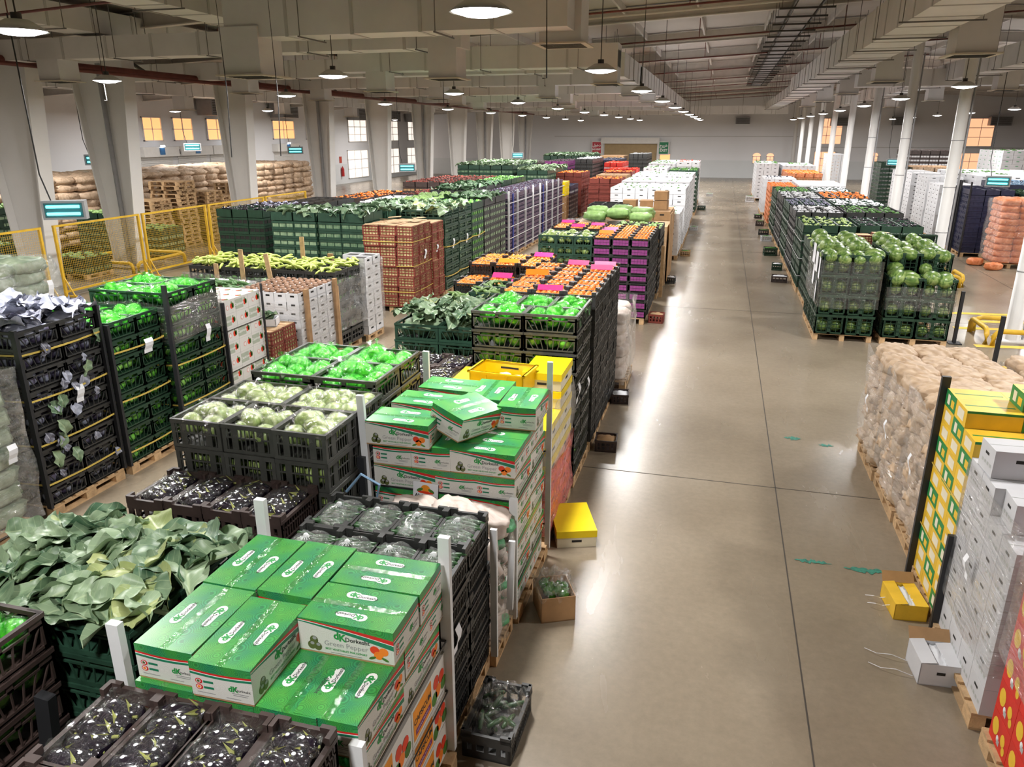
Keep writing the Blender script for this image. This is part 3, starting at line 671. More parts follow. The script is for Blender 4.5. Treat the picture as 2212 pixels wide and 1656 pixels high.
def guard(pts, label, r=.05):
    q = MB()
    for a, c2 in zip(pts, pts[1:]):
        a, c2 = Vector((*a, 0)), Vector((*c2, 0)); d = (c2 - a).normalized()
        up = Vector((0, 0, .3)); e = .12
        a1, c1 = a + d * .1, c2 - d * .1
        q.tube([a1, a1 + Vector((0, 0, .2)), a1 + d * .05 + Vector((0, 0, .27)), a1 + d * e + up, c1 - d * e + up, c1 - d * .05 + Vector((0, 0, .27)), c1 + Vector((0, 0, .2)), c1], r, 8)
    return q
def guards(cx, cy, h, label):
    root = put('column_guard', None, (cx, cy, 0), label=label, cat='guard rail')
    c = [(-h, -h), (h, -h), (h, h), (-h, h), (-h, -h)]
    for a, b2 in zip(c, c[1:]): put('rail', guard([a, b2], '').mesh('guard_rail', M['yellow'], True), parent=root)
guards(5.95, 16.9, .62, 'yellow tube guard rails around the near right column')
guards(5.95, 23.2, .6, 'yellow tube guard rails around the second right column')
guards(-17.8, 19.75, 1.15, 'yellow tube guard rails around the tapered left column')
put('column_plinth', MB().box(-18.5, -17.1, 19.1, 20.4, 0, .06).mesh('plinth', M['floor']), label='low concrete plinth under the tapered left column', cat='plinth')
for i, (x, y, h) in enumerate(((4.75, 16.3, 1.05), (4.72, 13.9, 1.1))):
    o = put('edge_post', MB().box(-.03, .03, -.03, .03, 0, h).mesh('post', M['post_black']), (x, y, 0), label=('slim black post standing right of the watermelon crates', 'slim black post standing behind the potato sacks')[i], cat='post')
    put('foot', MB().box(-.12, .12, -.12, .12, 0, .02).mesh('foot', M['post_black']), parent=o)
# yellow mesh fence
def fence(y0, y1, x, label, dx=0):
    L = y1 - y0
    root = put('mesh_fence_panel', None, (x, y0, 0), (0, 0, dx), label=label, cat='fence', group='yellow mesh fence panels')
    pm_ = MB().box(-.03, .03, -.03, .03, .0, 1.8).mesh('fence_post', M['yellow'])
    put('post', pm_, (0, .04, 0), parent=root); put('post', pm_, (0, L - .04, 0), parent=root)
    rl = MB().box(-.025, .025, 0, L, 0, .05).mesh('rail', M['yellow'])
    put('rail', rl, (0, 0, 1.75), parent=root); put('rail', rl, (0, 0, .1), parent=root)
    q = MB(); n = int(L / .055)
    for i in range(1, n): q.box(-.002, .002, L * i / n - .002, L * i / n + .002, .15, 1.75)
    for i in range(1, 29): q.box(-.002, .002, 0, L, .15 + i * .055 - .002, .15 + i * .055 + .002)
    put('wire_mesh', q.mesh('wire_mesh', M['yellow']), parent=root, kind='stuff')
    ft = MB().bar((-.3, 0, .02), (.3, 0, .02), .05, .03).bar((.25, 0, .03), (0, 0, .5), .03, .03).mesh('foot', M['yellow'])
    put('foot', ft, (0, .06, 0), parent=root); put('foot', ft, (0, L - .06, 0), parent=root)
for i, (a, c2) in enumerate(((12.0, 14.95), (15.3, 18.3), (18.4, 21.3), (21.4, 24.6), (24.7, 27.6))):
    fence(a, c2, -16.0, 'yellow wire mesh fence panel, %s from the left' % ORD[i].replace('nearest', 'first'))
# ================================================================ goods: makers
ORDL = ['top', 'second', 'third', 'fourth', 'fifth', 'sixth', 'seventh', 'eighth', 'ninth', 'tenth', 'eleventh', 'twelfth', 'thirteenth', 'fourteenth', 'fifteenth']
def colw(c, n): return {1: [''], 2: ['left', 'right'], 3: ['left', 'middle', 'right']}.get(n, ['first-from-left', 'second-from-left', 'third-from-left', 'fourth-from-left', 'fifth-from-left', 'sixth-from-left', 'seventh-from-left', 'eighth-from-left'])[c]
def roww(r, n): return {1: [''], 2: ['front', 'rear'], 3: ['front', 'centre', 'rear']}.get(n, ['front', 'second-row', 'third-row', 'fourth-row', 'fifth-row', 'sixth-row', 'seventh-row', 'eighth-row', 'ninth-row', 'tenth-row'])[r]
_cc = {}
def crate(w, d, h, style, mat, lowpoly=False):
    key = (round(w, 3), round(d, 3), round(h, 3), style, mat, lowpoly)
    if key in _cc: return _cc[key]
    q = MB(); t = .012
    hw, hd = w / 2, d / 2
    def side(u0, u1, z0, z1, s, th=t, off=0):   # s: 0 front,1 back,2 left,3 right
        if s == 0: q.box(u0, u1, -hd - off, -hd + th, z0, z1)
        elif s == 1: q.box(u0, u1, hd - th, hd + off, z0, z1)
        elif s == 2: q.box(-hw - off, -hw + th, u0, u1, z0, z1)
        else: q.box(hw - th, hw + off, u0, u1, z0, z1)
    def P3(u, z, s): return {0: (u, -hd + t / 2, z), 1: (u, hd - t / 2, z), 2: (-hw + t / 2, u, z), 3: (hw - t / 2, u, z)}[s]
    q.box(-hw, hw, -hd, hd, .004, .014)
    for s in range(4):
        e = hw if s < 2 else hd
        long_ = (s < 2) == (w >= d)
        # corner posts
        side(-e, -e + .035, 0, h, s, .02); side(e - .035, e, 0, h, s, .02)
        if style == 'lat':
            side(-e, e, 0, .03, s); side(-e, e, h - .028, h, s, .02, .006); side(-e, e, h * .66, h * .66 + .014, s)
            side(-e + .035, -e + .10, h * .66, h, s); side(e - .10, e - .035, h * .66, h, s)
            if not long_ or True:
                side(-.02, .02, h * .66, h, s)
            n = max(4, int(2 * e / .075))
            for i in range(n):
                u = -e + .04 + (2 * e - .08) * (i + .5) / n
                k = (u / e) * .045
                q.bar(P3(u - k, .03, s), P3(u + k, h * .66, s), .009, .009)
        elif style == 'grid':
            side(-e, e, 0, .028, s); side(-e, e, h - .035, h, s, .018, .006); side(-e, e, h * .52, h * .52 + .012, s)
            side(-e * .62, -e * .38, .03, h - .03, s, .006); side(e * .38, e * .62, .03, h - .03, s, .006)
            n = max(4, int(2 * e / .045))
            for i in range(n):
                u = -e + .03 + (2 * e - .06) * (i + .5) / n
                side(u - .004, u + .004, .03, h - .03, s, .008)
        elif style == 'egg':
            side(-e, e, 0, .03, s)
            if long_:
                side(-e, e, h - .045, h - .02, s, .018, .008); side(-e, e, h * .5, h * .5 + .012, s)
                n = max(5, int(2 * e / .035))
                for i in range(n):
                    u = -e + .03 + (2 * e - .06) * (i + .5) / n
                    side(u - .004, u + .004, .03, h - .04, s, .008)
            else:
                side(-e, e, h * .62, h, s, .016, .006); side(-e, e, .03, h * .32, s, .01)
                for u in (-.5, 0, .5): side(u * e - .015, u * e + .015, h * .3, h * .65, s)
            side(-e, -e + .07, h - .03, h + .022, s, .018, .006); side(e - .07, e, h - .03, h + .022, s, .018, .006)
        elif style == 'mand':
            side(-e, e, 0, .025, s); side(-e, e, h - .022, h - .004, s, .016, .004); side(-e, e, h * .5, h * .5 + .01, s)
            side(-e, -e + .05, h - .03, h + .035, s, .018, .004); side(e - .05, e, h - .03, h + .035, s, .018, .004)
            n = max(5, int(2 * e / .03))
            for i in range(n):
                u = -e + .03 + (2 * e - .06) * (i + .5) / n
                side(u - .0045, u + .0045, .02, h - .02, s, .008)
        elif style == 'melon':
            side(-e, e, 0, .04, s); side(-e, e, h - .05, h, s, .02, .008)
            side(-.03, .03, 0, h, s, .02)
            for z in (.3, .5, .7): side(-e, e, h * z, h * z + .01, s, .008)
            n = max(4, int(2 * e / .09))
            for i in range(n):
                u = -e + 2 * e * (i + .5) / n
                side(u - .005, u + .005, .03, h - .03, s, .008)
        elif style == 'solid':
            side(-e, e, 0, h * .42, s, .008); side(-e, e, h * .72, h, s, .01, .006)
            n = max(3, int(2 * e / .1))
            for i in range(n):
                u = -e + 2 * e * (i + .5) / n
                side(u - .012, u + .012, h * .4, h * .74, s, .008)
        elif style == 'low':
            side(-e, e, 0, h * .22, s, .008); side(-e, e, h * .78, h, s, .01, .005); side(-e, e, h * .46, h * .54, s, .006)
            for u in (-.45, 0, .45): side(u * e - .012, u * e + .012, h * .2, h * .8, s, .006)
    me = q.mesh('crate', M[mat])
    _cc[key] = me
    return me
def stack(x0, y0, rows, W, nz, h, name, mat, style, desc, where, z0=.14, side='R', cat='crate', skip=(), gap=.008, jit=.006, maker=None, top=None, only_top=False, hrim=0):
    """crates in rows (count, depth) front to back; only those that show are built. Returns the top cells."""
    y = y0; cells = []; nr = len(rows)
    for r, (n, dp) in enumerate(rows):
        for c in range(n):
            cw = W / n
            cx, cy = x0 + cw * (c + .5), y + dp / 2
            tops = nz - sum(1 for s in skip if s == (r, c))
            for l in range(tops):
                vis = l >= tops - 1 or r == 0 or (side == 'R' and c == n - 1) or (side == 'L' and c == 0)
                if not vis and not (l >= tops - 2 and False): continue
                if only_top and l < tops - 1: continue
                jx, jy = rnd.uniform(-jit, jit), rnd.uniform(-jit, jit)
                me = maker(cw - gap, dp - gap, h) if maker else crate(cw - gap, dp - gap, h - .004, style, mat)
                lw = ORDL[nz - 1 - l]
                lb = ' '.join(('%s in the %s, %s layer, %s %s' % (desc, where, lw, roww(r, nr), colw(c, n))).replace(' ,', ',').split()).rstrip(',')
                put(name, me, (cx + jx, cy + jy, z0 + l * h), label=lb, cat=cat, group='%s crates in the %s' % (desc.split()[0], where) if cat == 'crate' else desc + ' ' + where)
            cells.append((cx, cy, cw - gap, dp - gap, z0 + (tops) * h, r, c, n))
        y += dp
    return cells
# pallets
pd = MB().box(-.6, .6, -.048, .048, 0, .02).mesh('deck_board', M['wood'])
pb = MB().box(-.05, .05, -.07, .07, 0, .078).mesh('block', M['wood'])
ps = MB().box(-.048, .048, -.5, .5, 0, .02).mesh('bearer', M['wood'])
pall1 = MB()
for i in range(7): pall1.box(-.6, .6, -.5 + i * .151, -.5 + i * .151 + .09, .12, .14)
for x in (-.55, 0, .55):
    pall1.box(x - .05, x + .05, -.5, .5, .098, .12); pall1.box(x - .05, x + .05, -.5, .5, 0, .02)
    for y in (-.43, 0, .43): pall1.box(x - .05, x + .05, y - .07, y + .07, .02, .098)
pall1 = pall1.mesh('pallet', M['wood'])
def pallet(cx, cy, where, parts=False, sx=1.0, sy=1.0, rz=0):
    lb = 'pale wooden pallet under the %s' % where
    if not parts:
        return put('wooden_pallet', pall1, (cx, cy, 0), rz, label=lb, cat='pallet', group='wooden pallets', scale=(sx, sy, 1))
    r = put('wooden_pallet', None, (cx, cy, 0), rz, label=lb, cat='pallet', group='wooden pallets', scale=(sx, sy, 1))
    for i in range(7): put('deck_board', pd, (0, -.452 + i * .1507, .12), parent=r)
    for x in (-.55, 0, .55):
        put('bearer', ps, (x, 0, .099), parent=r); put('bearer', ps, (x, 0, 0), parent=r)
        for y in (-.43, 0, .43): put('block', pb, (x, y, .02), parent=r)
    return r
# corner boards, straps, tags, wrap
def post(x, y, z0, z1, mt, label, lean=(0, 0), w=.055):
    q = MB().box(-w / 2, w / 2, -w * .3, w * .3, 0, z1 - z0)
    return put('corner_board', q.mesh('corner_board', M[mt]), (x, y, z0), (lean[0], lean[1], 0), label=label, cat='edge protector')
def strap(x0, x1, y0, y1, z, mt, label, sag=0.0, wd=.016, sides='FR'):
    e = .012; q = MB(); h = wd
    xs = [x0 - e + (x1 - x0 + 2 * e) * i / 6 for i in range(7)]; ys = [y0 - e + (y1 - y0 + 2 * e) * i / 6 for i in range(7)]
    f = lambda i: -sag * math.sin(PI * i / 6)
    for i in range(6):
        q.bar((xs[i], y0 - e, z + f(i)), (xs[i + 1], y0 - e, z + f(i + 1)), .004, h)
        X = x1 + e if 'R' in sides else x0 - e
        q.bar((X, ys[i], z + f(i)), (X, ys[i + 1], z + f(i + 1)), .004, h)
    q.bar((x0 - e if 'R' in sides else x1 + e, y0 - e, z), (x0 - e if 'R' in sides else x1 + e, y1 + e, z), .004, h); q.bar((x0 - e, y1 + e, z), (x1 + e, y1 + e, z), .004, h)
    return put('binding_strap', q.mesh('binding_strap', M[mt]), label=label, cat='strap')
def tag(p, rot, label, w=.1, h=.2, mt='paper'):
    q = MB(); n = 4
    for i in range(n):
        z0, z1 = -h * i / n, -h * (i + 1) / n; b0, b1 = .02 * math.sin(i * 1.3), .02 * math.sin((i + 1) * 1.3)
        q.add([(-w / 2, -b0, z0), (w / 2, -b0, z0), (w / 2, -b1, z1), (-w / 2, -b1, z1), (-w / 2, -b0 + .001, z0), (w / 2, -b0 + .001, z0), (w / 2, -b1 + .001, z1), (-w / 2, -b1 + .001, z1)],
              [(0, 3, 2, 1), (4, 5, 6, 7), (0, 1, 5, 4), (2, 3, 7, 6), (1, 2, 6, 5), (3, 0, 4, 7)])
    return put('paper_tag', q.mesh('paper_tag', M[mt]), p, rot, label=label, cat='tag')
def wrap(x0, x1, y0, y1, z0, z1, label, mt='film', amp=.02, seed=0, top=False, nx=14, nz=10, wave=6.0):
    """stretch film round a load"""
    r = random.Random(seed); q = MB()
    per = []
    cr = .06
    for (ax, ay), (bx, by) in (((x0, y0), (x1, y0)), ((x1, y0), (x1, y1)), ((x1, y1), (x0, y1)), ((x0, y1), (x0, y0))):
        for i in range(nx):
            t = i / nx
            per.append((ax + (bx - ax) * t, ay + (by - ay) * t))
    cx, cy = (x0 + x1) / 2, (y0 + y1) / 2
    n = len(per); ph = [r.uniform(0, 6.28) for _ in range(6)]
    vs, fs = [], []
    for j in range(nz + 1):
        z = z0 + (z1 - z0) * j / nz
        for i, (x, y) in enumerate(per):
            a = 2 * PI * i / n
            k = amp * (math.sin(5 * a + 3.1 * z * wave / 3 + ph[0]) + .7 * math.sin(11 * a - wave * z + ph[1]) + .6 * math.sin(wave * 1.7 * z + ph[2] + 3 * a)) + amp * 1.2
            l = math.hypot(x - cx, y - cy)
            vs.append((x + (x - cx) / l * k, y + (y - cy) / l * k, z + (.02 * math.sin(4 * a + ph[3]) if j in (0, nz) else 0)))
    for j in range(nz):
        fs += [(j * n + i, j * n + (i + 1) % n, (j + 1) * n + (i + 1) % n, (j + 1) * n + i) for i in range(n)]
    q.add(vs, fs)
    return put('stretch_film', q.mesh('stretch_film', M[mt], True), label=label, cat='plastic wrap')
# ---------------------------------------------------------------- produce
def heads(mat, n=4, amp=.05):
    return [MB().blob((0, 0, 0), .098, .095, .085, 16, 12, 0, amp, 40 + i).mesh('head', M[mat], True) for i in range(n)]
def bags(mat, n=4):
    out = []
    for i in range(n):
        q = MB().blob((0, 0, 0), .108, .106, .094, 16, 11, 0, .07, 90 + i, fr=4.2)
        r = random.Random(i)
        for k in range(4):   # crumpled bag ends
            a = r.uniform(0, 6.28); c = Vector((math.cos(a) * .07, math.sin(a) * .07, .06))
            q.add([c, c + Vector((math.cos(a + .5) * .05, math.sin(a + .5) * .05, .035)), c + Vector((math.cos(a) * .07, math.sin(a) * .07, .01)), c + Vector((math.cos(a - .6) * .05, math.sin(a - .6) * .05, .03))], [(0, 1, 2, 3)])
        out.append(q.mesh('bag', M[mat], True))
    return out
HC, HG, HP = heads('cabbage'), heads('cab_green'), heads('cab_purple', 3, .08)
BC, BG = bags('bag_clear'), bags('bag_green')
def fill_cabbage(cell, H, B, where, nm='bagged_cabbage', lab='pale clear-bagged cabbage, %s in the %s', sc=1.0, extra=2, dens=.19):
    cx, cy, w, d, z = cell[:5]
    nx, ny = max(2, round(w / dens)), max(2, round(d / dens))
    k = 0
    pts = [(cx - w / 2 + .02 + (w - .04) * (i + .5) / nx, cy - d / 2 + .02 + (d - .04) * (j + .5) / ny, z - .085 + rnd.uniform(-.015, .02)) for i in range(nx) for j in range(ny)]
    for i in range(extra): pts.append((cx + rnd.uniform(-.22, .22) * w, cy + rnd.uniform(-.22, .22) * d, z - .035 + rnd.uniform(0, .02)))
    for k, p in enumerate(pts):
        pw = 'topmost-%s' % ('left', 'right', 'rear')[k - nx * ny] if k >= nx * ny else '%s-%s' % (roww(k % ny, ny), colw(k // ny, nx))
        lb = lab % (pw, where)
        s = sc * rnd.uniform(.88, 1.08)
        o = put(nm, rnd.choice(H), p, (rnd.uniform(-.5, .5), rnd.uniform(-.5, .5), rnd.uniform(0, 6.28)), label=lb, cat='cabbage', group='cabbages in the %s' % where, scale=s)
        if B: put('bag', rnd.choice(B), parent=o)
def inner(x0, x1, y0, y1, z0, z1, mat, label, side='R', step=.17, rz=.088, r=.1, name='packed_produce', h=.2, faces='FS', amp=.05):
    """produce glimpsed through crate slats, just inside the visible faces"""
    q = MB(); k = 0
    nzl = max(1, round((z1 - z0) / h))
    for l in range(nzl):
        z = z0 + h * (l + .45)
        if 'F' in faces:
            n = int((x1 - x0) / step)
            for i in range(n):
                q.blob((x0 + (x1 - x0) * (i + .5) / n + rnd.uniform(-.02, .02), y0 + r + .02, z + rnd.uniform(-.015, .015)), r, r, rz, 8, 6, 0, amp, rnd.randint(0, 99)); k += 1
        if 'S' in faces:
            n = int((y1 - y0) / step)
            X = x1 - r - .02 if side == 'R' else x0 + r + .02
            for i in range(n):
                q.blob((X, y0 + (y1 - y0) * (i + .5) / n + rnd.uniform(-.02, .02), z + rnd.uniform(-.015, .015)), r, r, rz, 8, 6, 0, amp, rnd.randint(0, 99)); k += 1
    return put(name, q.mesh(name, M[mat], True), label=label, cat='produce', kind='stuff')
# eggplants
eg = MB().lathe([(0, 0), (.022, .002), (.044, .02), (.055, .055), (.053, .10), (.042, .15), (.028, .185), (.018, .20), (0, .205)], 14).mesh('eggplant', M['eggplant'], True)
cq = MB()
for i in range(5):
    a = 2 * PI * i / 5
    cq.add([(.0, 0, .206), (.032 * math.cos(a - .5), .032 * math.sin(a - .5), .190), (.074 * math.cos(a), .074 * math.sin(a), .142), (.032 * math.cos(a + .5), .032 * math.sin(a + .5), .190)], [(0, 1, 2, 3)])
cq.tube([(0, 0, .2), (.004, 0, .215), (.010, 0, .228)], [.010, .008, .007], 7)
cq = cq.mesh('calyx', M['calyx'])
stk = MB().lathe([(0, .0), (.0105, 0)], 12).mesh('sticker', M['sticker'])
def sheet(w, d, amp, n=12, m=16, seed=0, dome=.04):
    r = random.Random(seed); ph = [r.uniform(0, 6.28) for _ in range(8)]
    vs, fs = [], []
    for j in range(m + 1):
        for i in range(n + 1):
            u, v = i / n - .5, j / m - .5
            z = dome * (1 - (2 * u) ** 2) * (1 - (2 * v) ** 2) + amp * (math.sin(17 * u + ph[0] + 9 * v) * math.sin(15 * v + ph[1]) + .6 * math.sin(31 * v + 13 * u + ph[2]) + .5 * math.sin(27 * u - 21 * v + ph[3]))
            vs.append((u * w, v * d, z))
    for j in range(m):
        fs += [(j * (n + 1) + i, j * (n + 1) + i + 1, (j + 1) * (n + 1) + i + 1, (j + 1) * (n + 1) + i) for i in range(n)]
    return MB().add(vs, fs)
SHG = [sheet(1, 1, .016, 18, 26, s, .045).mesh('plastic_bag', M['bag_egg'], True) for s in range(4)]
SHE = [sheet(1, 1, .022, 16, 20, s, .05).mesh('plastic_bag', M['bag_clear'], True) for s in range(4)]
SHD = [sheet(1, 1, .022, 16, 20, s + 9, .05).mesh('plastic_bag', M['bag_dark'], True) for s in range(3)]
def fill_eggplant(cell, where, full=True, dz=-.05):
    cx, cy, w, d, z = cell[:5]
    along = d >= w
    ny = 5 if full else 4
    for j in range(ny):
        for s in (-1, 1):
            v = -d / 2 + .05 + (d - .10) * (j + .5) / ny if along else -w / 2 + .05 + (w - .10) * (j + .5) / ny
            a = rnd.uniform(-.35, .35)
            px, py = (cx + s * (w * .5 - .04), cy + v) if along else (cx + v, cy + s * (d * .5 - .04))
            rz = (PI / 2 if s > 0 else -PI / 2) + a if along else (PI if s > 0 else 0) + a
            sc = rnd.uniform(.88, 1.0) * (min(w, d) / .3)
            o = put('eggplant', eg, (px, py, z + dz + rnd.uniform(-.01, .02)), Euler((-PI / 2 if False else PI / 2 * .96, 0, rz + PI if along else rz + PI), 'XYZ'), label='dark bagged eggplant, %s in the %s' % (('left-' if s < 0 else 'right-') + roww(j, ny), where), cat='eggplant', group='eggplants in the %s' % where, scale=sc)
            put('calyx', cq, parent=o)
            put('sticker', stk, (0, .0535, .075), (-PI / 2, 0, 0), parent=o)
    put('plastic_bag', rnd.choice(SHG), (cx, cy, z + dz + .045), (0, 0, 0), label='crumpled clear plastic over the eggplants in the %s' % where, cat='plastic bag', scale=(w - .03, d - .03, 1))
cu = MB().tube([(0, -.09, -.004), (0, -.08, 0), (0, -.03, .004), (0, .03, .004), (0, .08, 0), (0, .09, -.004)], [.006, .015, .019, .019, .015, .006], 8).mesh('cucumber', M['cucumber'], True)
def knotbag(seed=0):
    r = random.Random(seed); q = MB(); n, m = 28, 8
    vs, fs = [(0, 0, .075)], []
    for j in range(1, m + 1):
        for i in range(n):
            a = 2 * PI * i / n; t = j / m
            rad = t ** .8
            z = .075 * (1 - t ** 2.2) + .012 * math.sin(i * 2 * PI / n * 9 + seed) * (1 - t) * 3 * t + .008 * math.sin(i * 5.1)
            sqr = 1 / max(abs(math.cos(a)), abs(math.sin(a))) ** .55
            vs.append((math.cos(a) * rad * .5 * sqr, math.sin(a) * rad * .5 * sqr, z))
    fs += [(0, 1 + i, 1 + (i + 1) % n) for i in range(n)]
    for j in range(m - 1):
        fs += [(1 + j * n + i, 1 + (j + 1) * n + i, 1 + (j + 1) * n + (i + 1) % n, 1 + j * n + (i + 1) % n) for i in range(n)]
    return q.add(vs, fs)
KB = [knotbag(s).mesh('bag', M['bag_dark'], True) for s in range(3)]
kn = MB().blob((0, 0, .012), .024, .02, .018, 10, 7, 0, .12, 3)
for i in range(13):
    a = 2 * PI * i / 13 + .2; r0 = rnd.uniform(.03, .055)
    kn.add([(math.cos(a) * .008, math.sin(a) * .008, .02), (math.cos(a + .09) * r0, math.sin(a + .09) * r0, .001), (math.cos(a - .05) * r0, math.sin(a - .05) * r0, .006)], [(0, 1, 2)])
kn = kn.mesh('knot', M['knot'], True)
def fill_cucumber(cell, where):
    cx, cy, w, d, z = cell[:5]
    for j in range(7):
        for i in range(2):
            put('cucumber', cu, (cx + (i - .5) * w * .44 + rnd.uniform(-.02, .02), cy - d / 2 + .06 + (d - .12) * (j + .5) / 7, z - .05 + rnd.uniform(0, .02)), (rnd.uniform(-.1, .1), 0, PI / 2 + rnd.uniform(-.4, .4)), label='dark green cucumber inside the bag in the %s' % where, cat='cucumber', group='cucumbers in the %s' % where)
    o = put('knotted_bag', rnd.choice(KB), (cx, cy, z - .05), (0, 0, rnd.choice((0, PI))), label='cucumber bag tied with white knot in the %s' % where, cat='plastic bag', scale=(w * .95, d * .92, 1.25))
    put('knot', kn, (0, 0, .07), parent=o, scale=(1 / w * .95, 1 / d * .92, .9))
mn = MB().lathe([(0, -.03), (.022, -.027), (.034, -.012), (.036, 0), (.033, .014), (.02, .027), (.005, .030), (0, .027)], 12).mesh('mandarin', M['mandarin'], True)
paperm = {k: MB().add([(-.5, 0, 0), (.5, 0, 0), (.5, .25, .05), (-.5, .25, .05), (-.5, .001, -.004), (.5, .001, -.004), (.5, .25, .046), (-.5, .25, .046)], [(0, 1, 2, 3), (7, 6, 5, 4), (0, 4, 5, 1), (2, 6, 7, 3), (1, 5, 6, 2), (0, 3, 7, 4)]).mesh('liner_paper', M[k]) for k in ('pinkcard', 'orangecard')}
def fill_mandarin(cell, where, indiv=True, acc=None, paper=None):
    cx, cy, w, d, z = cell[:5]
    nx, ny = max(3, round((w - .04) / .072)), max(2, round((d - .04) / .072))
    for i in range(nx):
        for j in range(ny):
            p = (cx - w / 2 + .02 + (w - .04) * (i + .5) / nx + rnd.uniform(-.006, .006), cy - d / 2 + .02 + (d - .04) * (j + .5) / ny + rnd.uniform(-.006, .006), z - .03 + rnd.uniform(-.008, .012))
            if indiv: put('mandarin', mn, p, (rnd.uniform(-.6, .6), rnd.uniform(-.6, .6), 0), label='orange mandarin in the %s' % where, cat='mandarin', group='mandarins in the %s' % where)
            else: acc.blob(p, .036, .036, .032, 7, 5)
    if paper:
        put('liner_paper', paperm[paper], (cx, cy - d * .1, z + .01), (rnd.uniform(-.1, .2), 0, rnd.uniform(-.08, .08)), label='%s paper lying on the mandarins in the %s' % ('pink' if paper[0] == 'p' else 'orange', where), cat='paper', scale=(w * .8, d * 1.1, 1))
# leaves
def leafmesh(L, W, curl, ruf, seed, mat, n=14, m=18):
    r = random.Random(seed); ph = [r.uniform(0, 6.28) for _ in range(5)]
    vs, fs = [], []
    for j in range(m + 1):
        v = j / m
        wv = W * (.1 + (math.sin(PI * min(1, .05 + v * .93)) ** .55) * (.45 + .6 * v) * min(1, max(0, (v - .08) * 5)))
        for i in range(n + 1):
            u = i / n * 2 - 1
            e = abs(u) ** 2
            wob = 1 + .06 * math.sin(v * 15 + ph[0] + (2 if u > 0 else 0)) * abs(u)
            z = curl * (v - .5) ** 2 * -1 * L + .22 * W * e + ruf * .55 * W * e * math.sin(v * 14 + ph[1] + u * 2) + .12 * W * math.sin(v * 9 + ph[3]) * math.sin(u * 4 + ph[4]) + .05 * W * math.sin(v * 7 + ph[2]) * u + .02 * abs(u) ** .5
            vs.append((u * wv * wob, (v - .5) * L, z))
    for j in range(m):
        fs += [(j * (n + 1) + i, j * (n + 1) + i + 1, (j + 1) * (n + 1) + i + 1, (j + 1) * (n + 1) + i) for i in range(n)]
    q = MB().add(vs, fs)
    return q.mesh('leaf', M[mat], True) if mat else q
LV = [leafmesh(rnd.uniform(.34, .48), rnd.uniform(.125, .175), rnd.uniform(.3, 1.2), rnd.uniform(.12, .28), s, 'leaf') for s in range(8)]
LOW = [leafmesh(.40, .15, .8, .2, s + 20, None, 4, 6) for s in range(5)]
LVp = [leafmesh(.46, .17, .7, .2, s + 50, 'leaf_pale') for s in range(2)]
LVr = [leafmesh(rnd.uniform(.24, .32), rnd.uniform(.10, .13), rnd.uniform(.4, 1.4), rnd.uniform(.2, .35), s + 80, 'leaf_purple') for s in range(5)]
def fill_leaves(cell, where, n=13, lv=None, nm='cauliflower', sc=1.0, rise=.12, pale=.12, cat='vegetable', lab='leafy cauliflowers heaped in the %s'):
    cx, cy, w, d, z = cell[:5]
    root = put(nm, None, (cx, cy, z - .06), label=lab % where, cat=cat, group='leafy heaps')
    for i in range(n):
        m = rnd.choice(LVp) if (lv is None and rnd.random() < pale) else rnd.choice(lv or LV)
        x, y = rnd.uniform(-.5, .5) * w * .98, rnd.uniform(-.5, .5) * d * .98
        hgt = rise * (1 - .8 * (2 * x / w) ** 2 * .5 - .8 * (2 * y / d) ** 2 * .5)
        put('leaf', m, (x, y, .05 + hgt * rnd.uniform(.4, 1.1)), (rnd.uniform(-.35, .35), rnd.uniform(-.4, .4), rnd.uniform(0, 6.28)), parent=root, scale=sc * rnd.uniform(.8, 1.1))
    q = MB().blob((0, 0, .0), w * .46, d * .46, .10, 12, 8, 0, .06, 3).mesh('leaf_mass', M['leaf' if lv is None else 'leaf_purple'], True)
    put('leaf_mass', q, parent=root)
    return root
wmm = [MB().blob((0, 0, 0), .145 + .01 * i, .20 - .012 * i, .14, 18, 12, 0, .01, i).mesh('watermelon', M['melon'], True) for i in range(3)]
def melon(p, where, sc=1.0, pw=''):
    o = put('watermelon', rnd.choice(wmm), p, (rnd.uniform(-.35, .35), rnd.uniform(-.35, .35), rnd.choice((0, PI / 2, PI)) + rnd.uniform(-.5, .5)), label='striped watermelon, %s in the %s' % (pw, where), cat='watermelon', group='watermelons in the %s' % where, scale=sc * rnd.uniform(.85, 1.08))
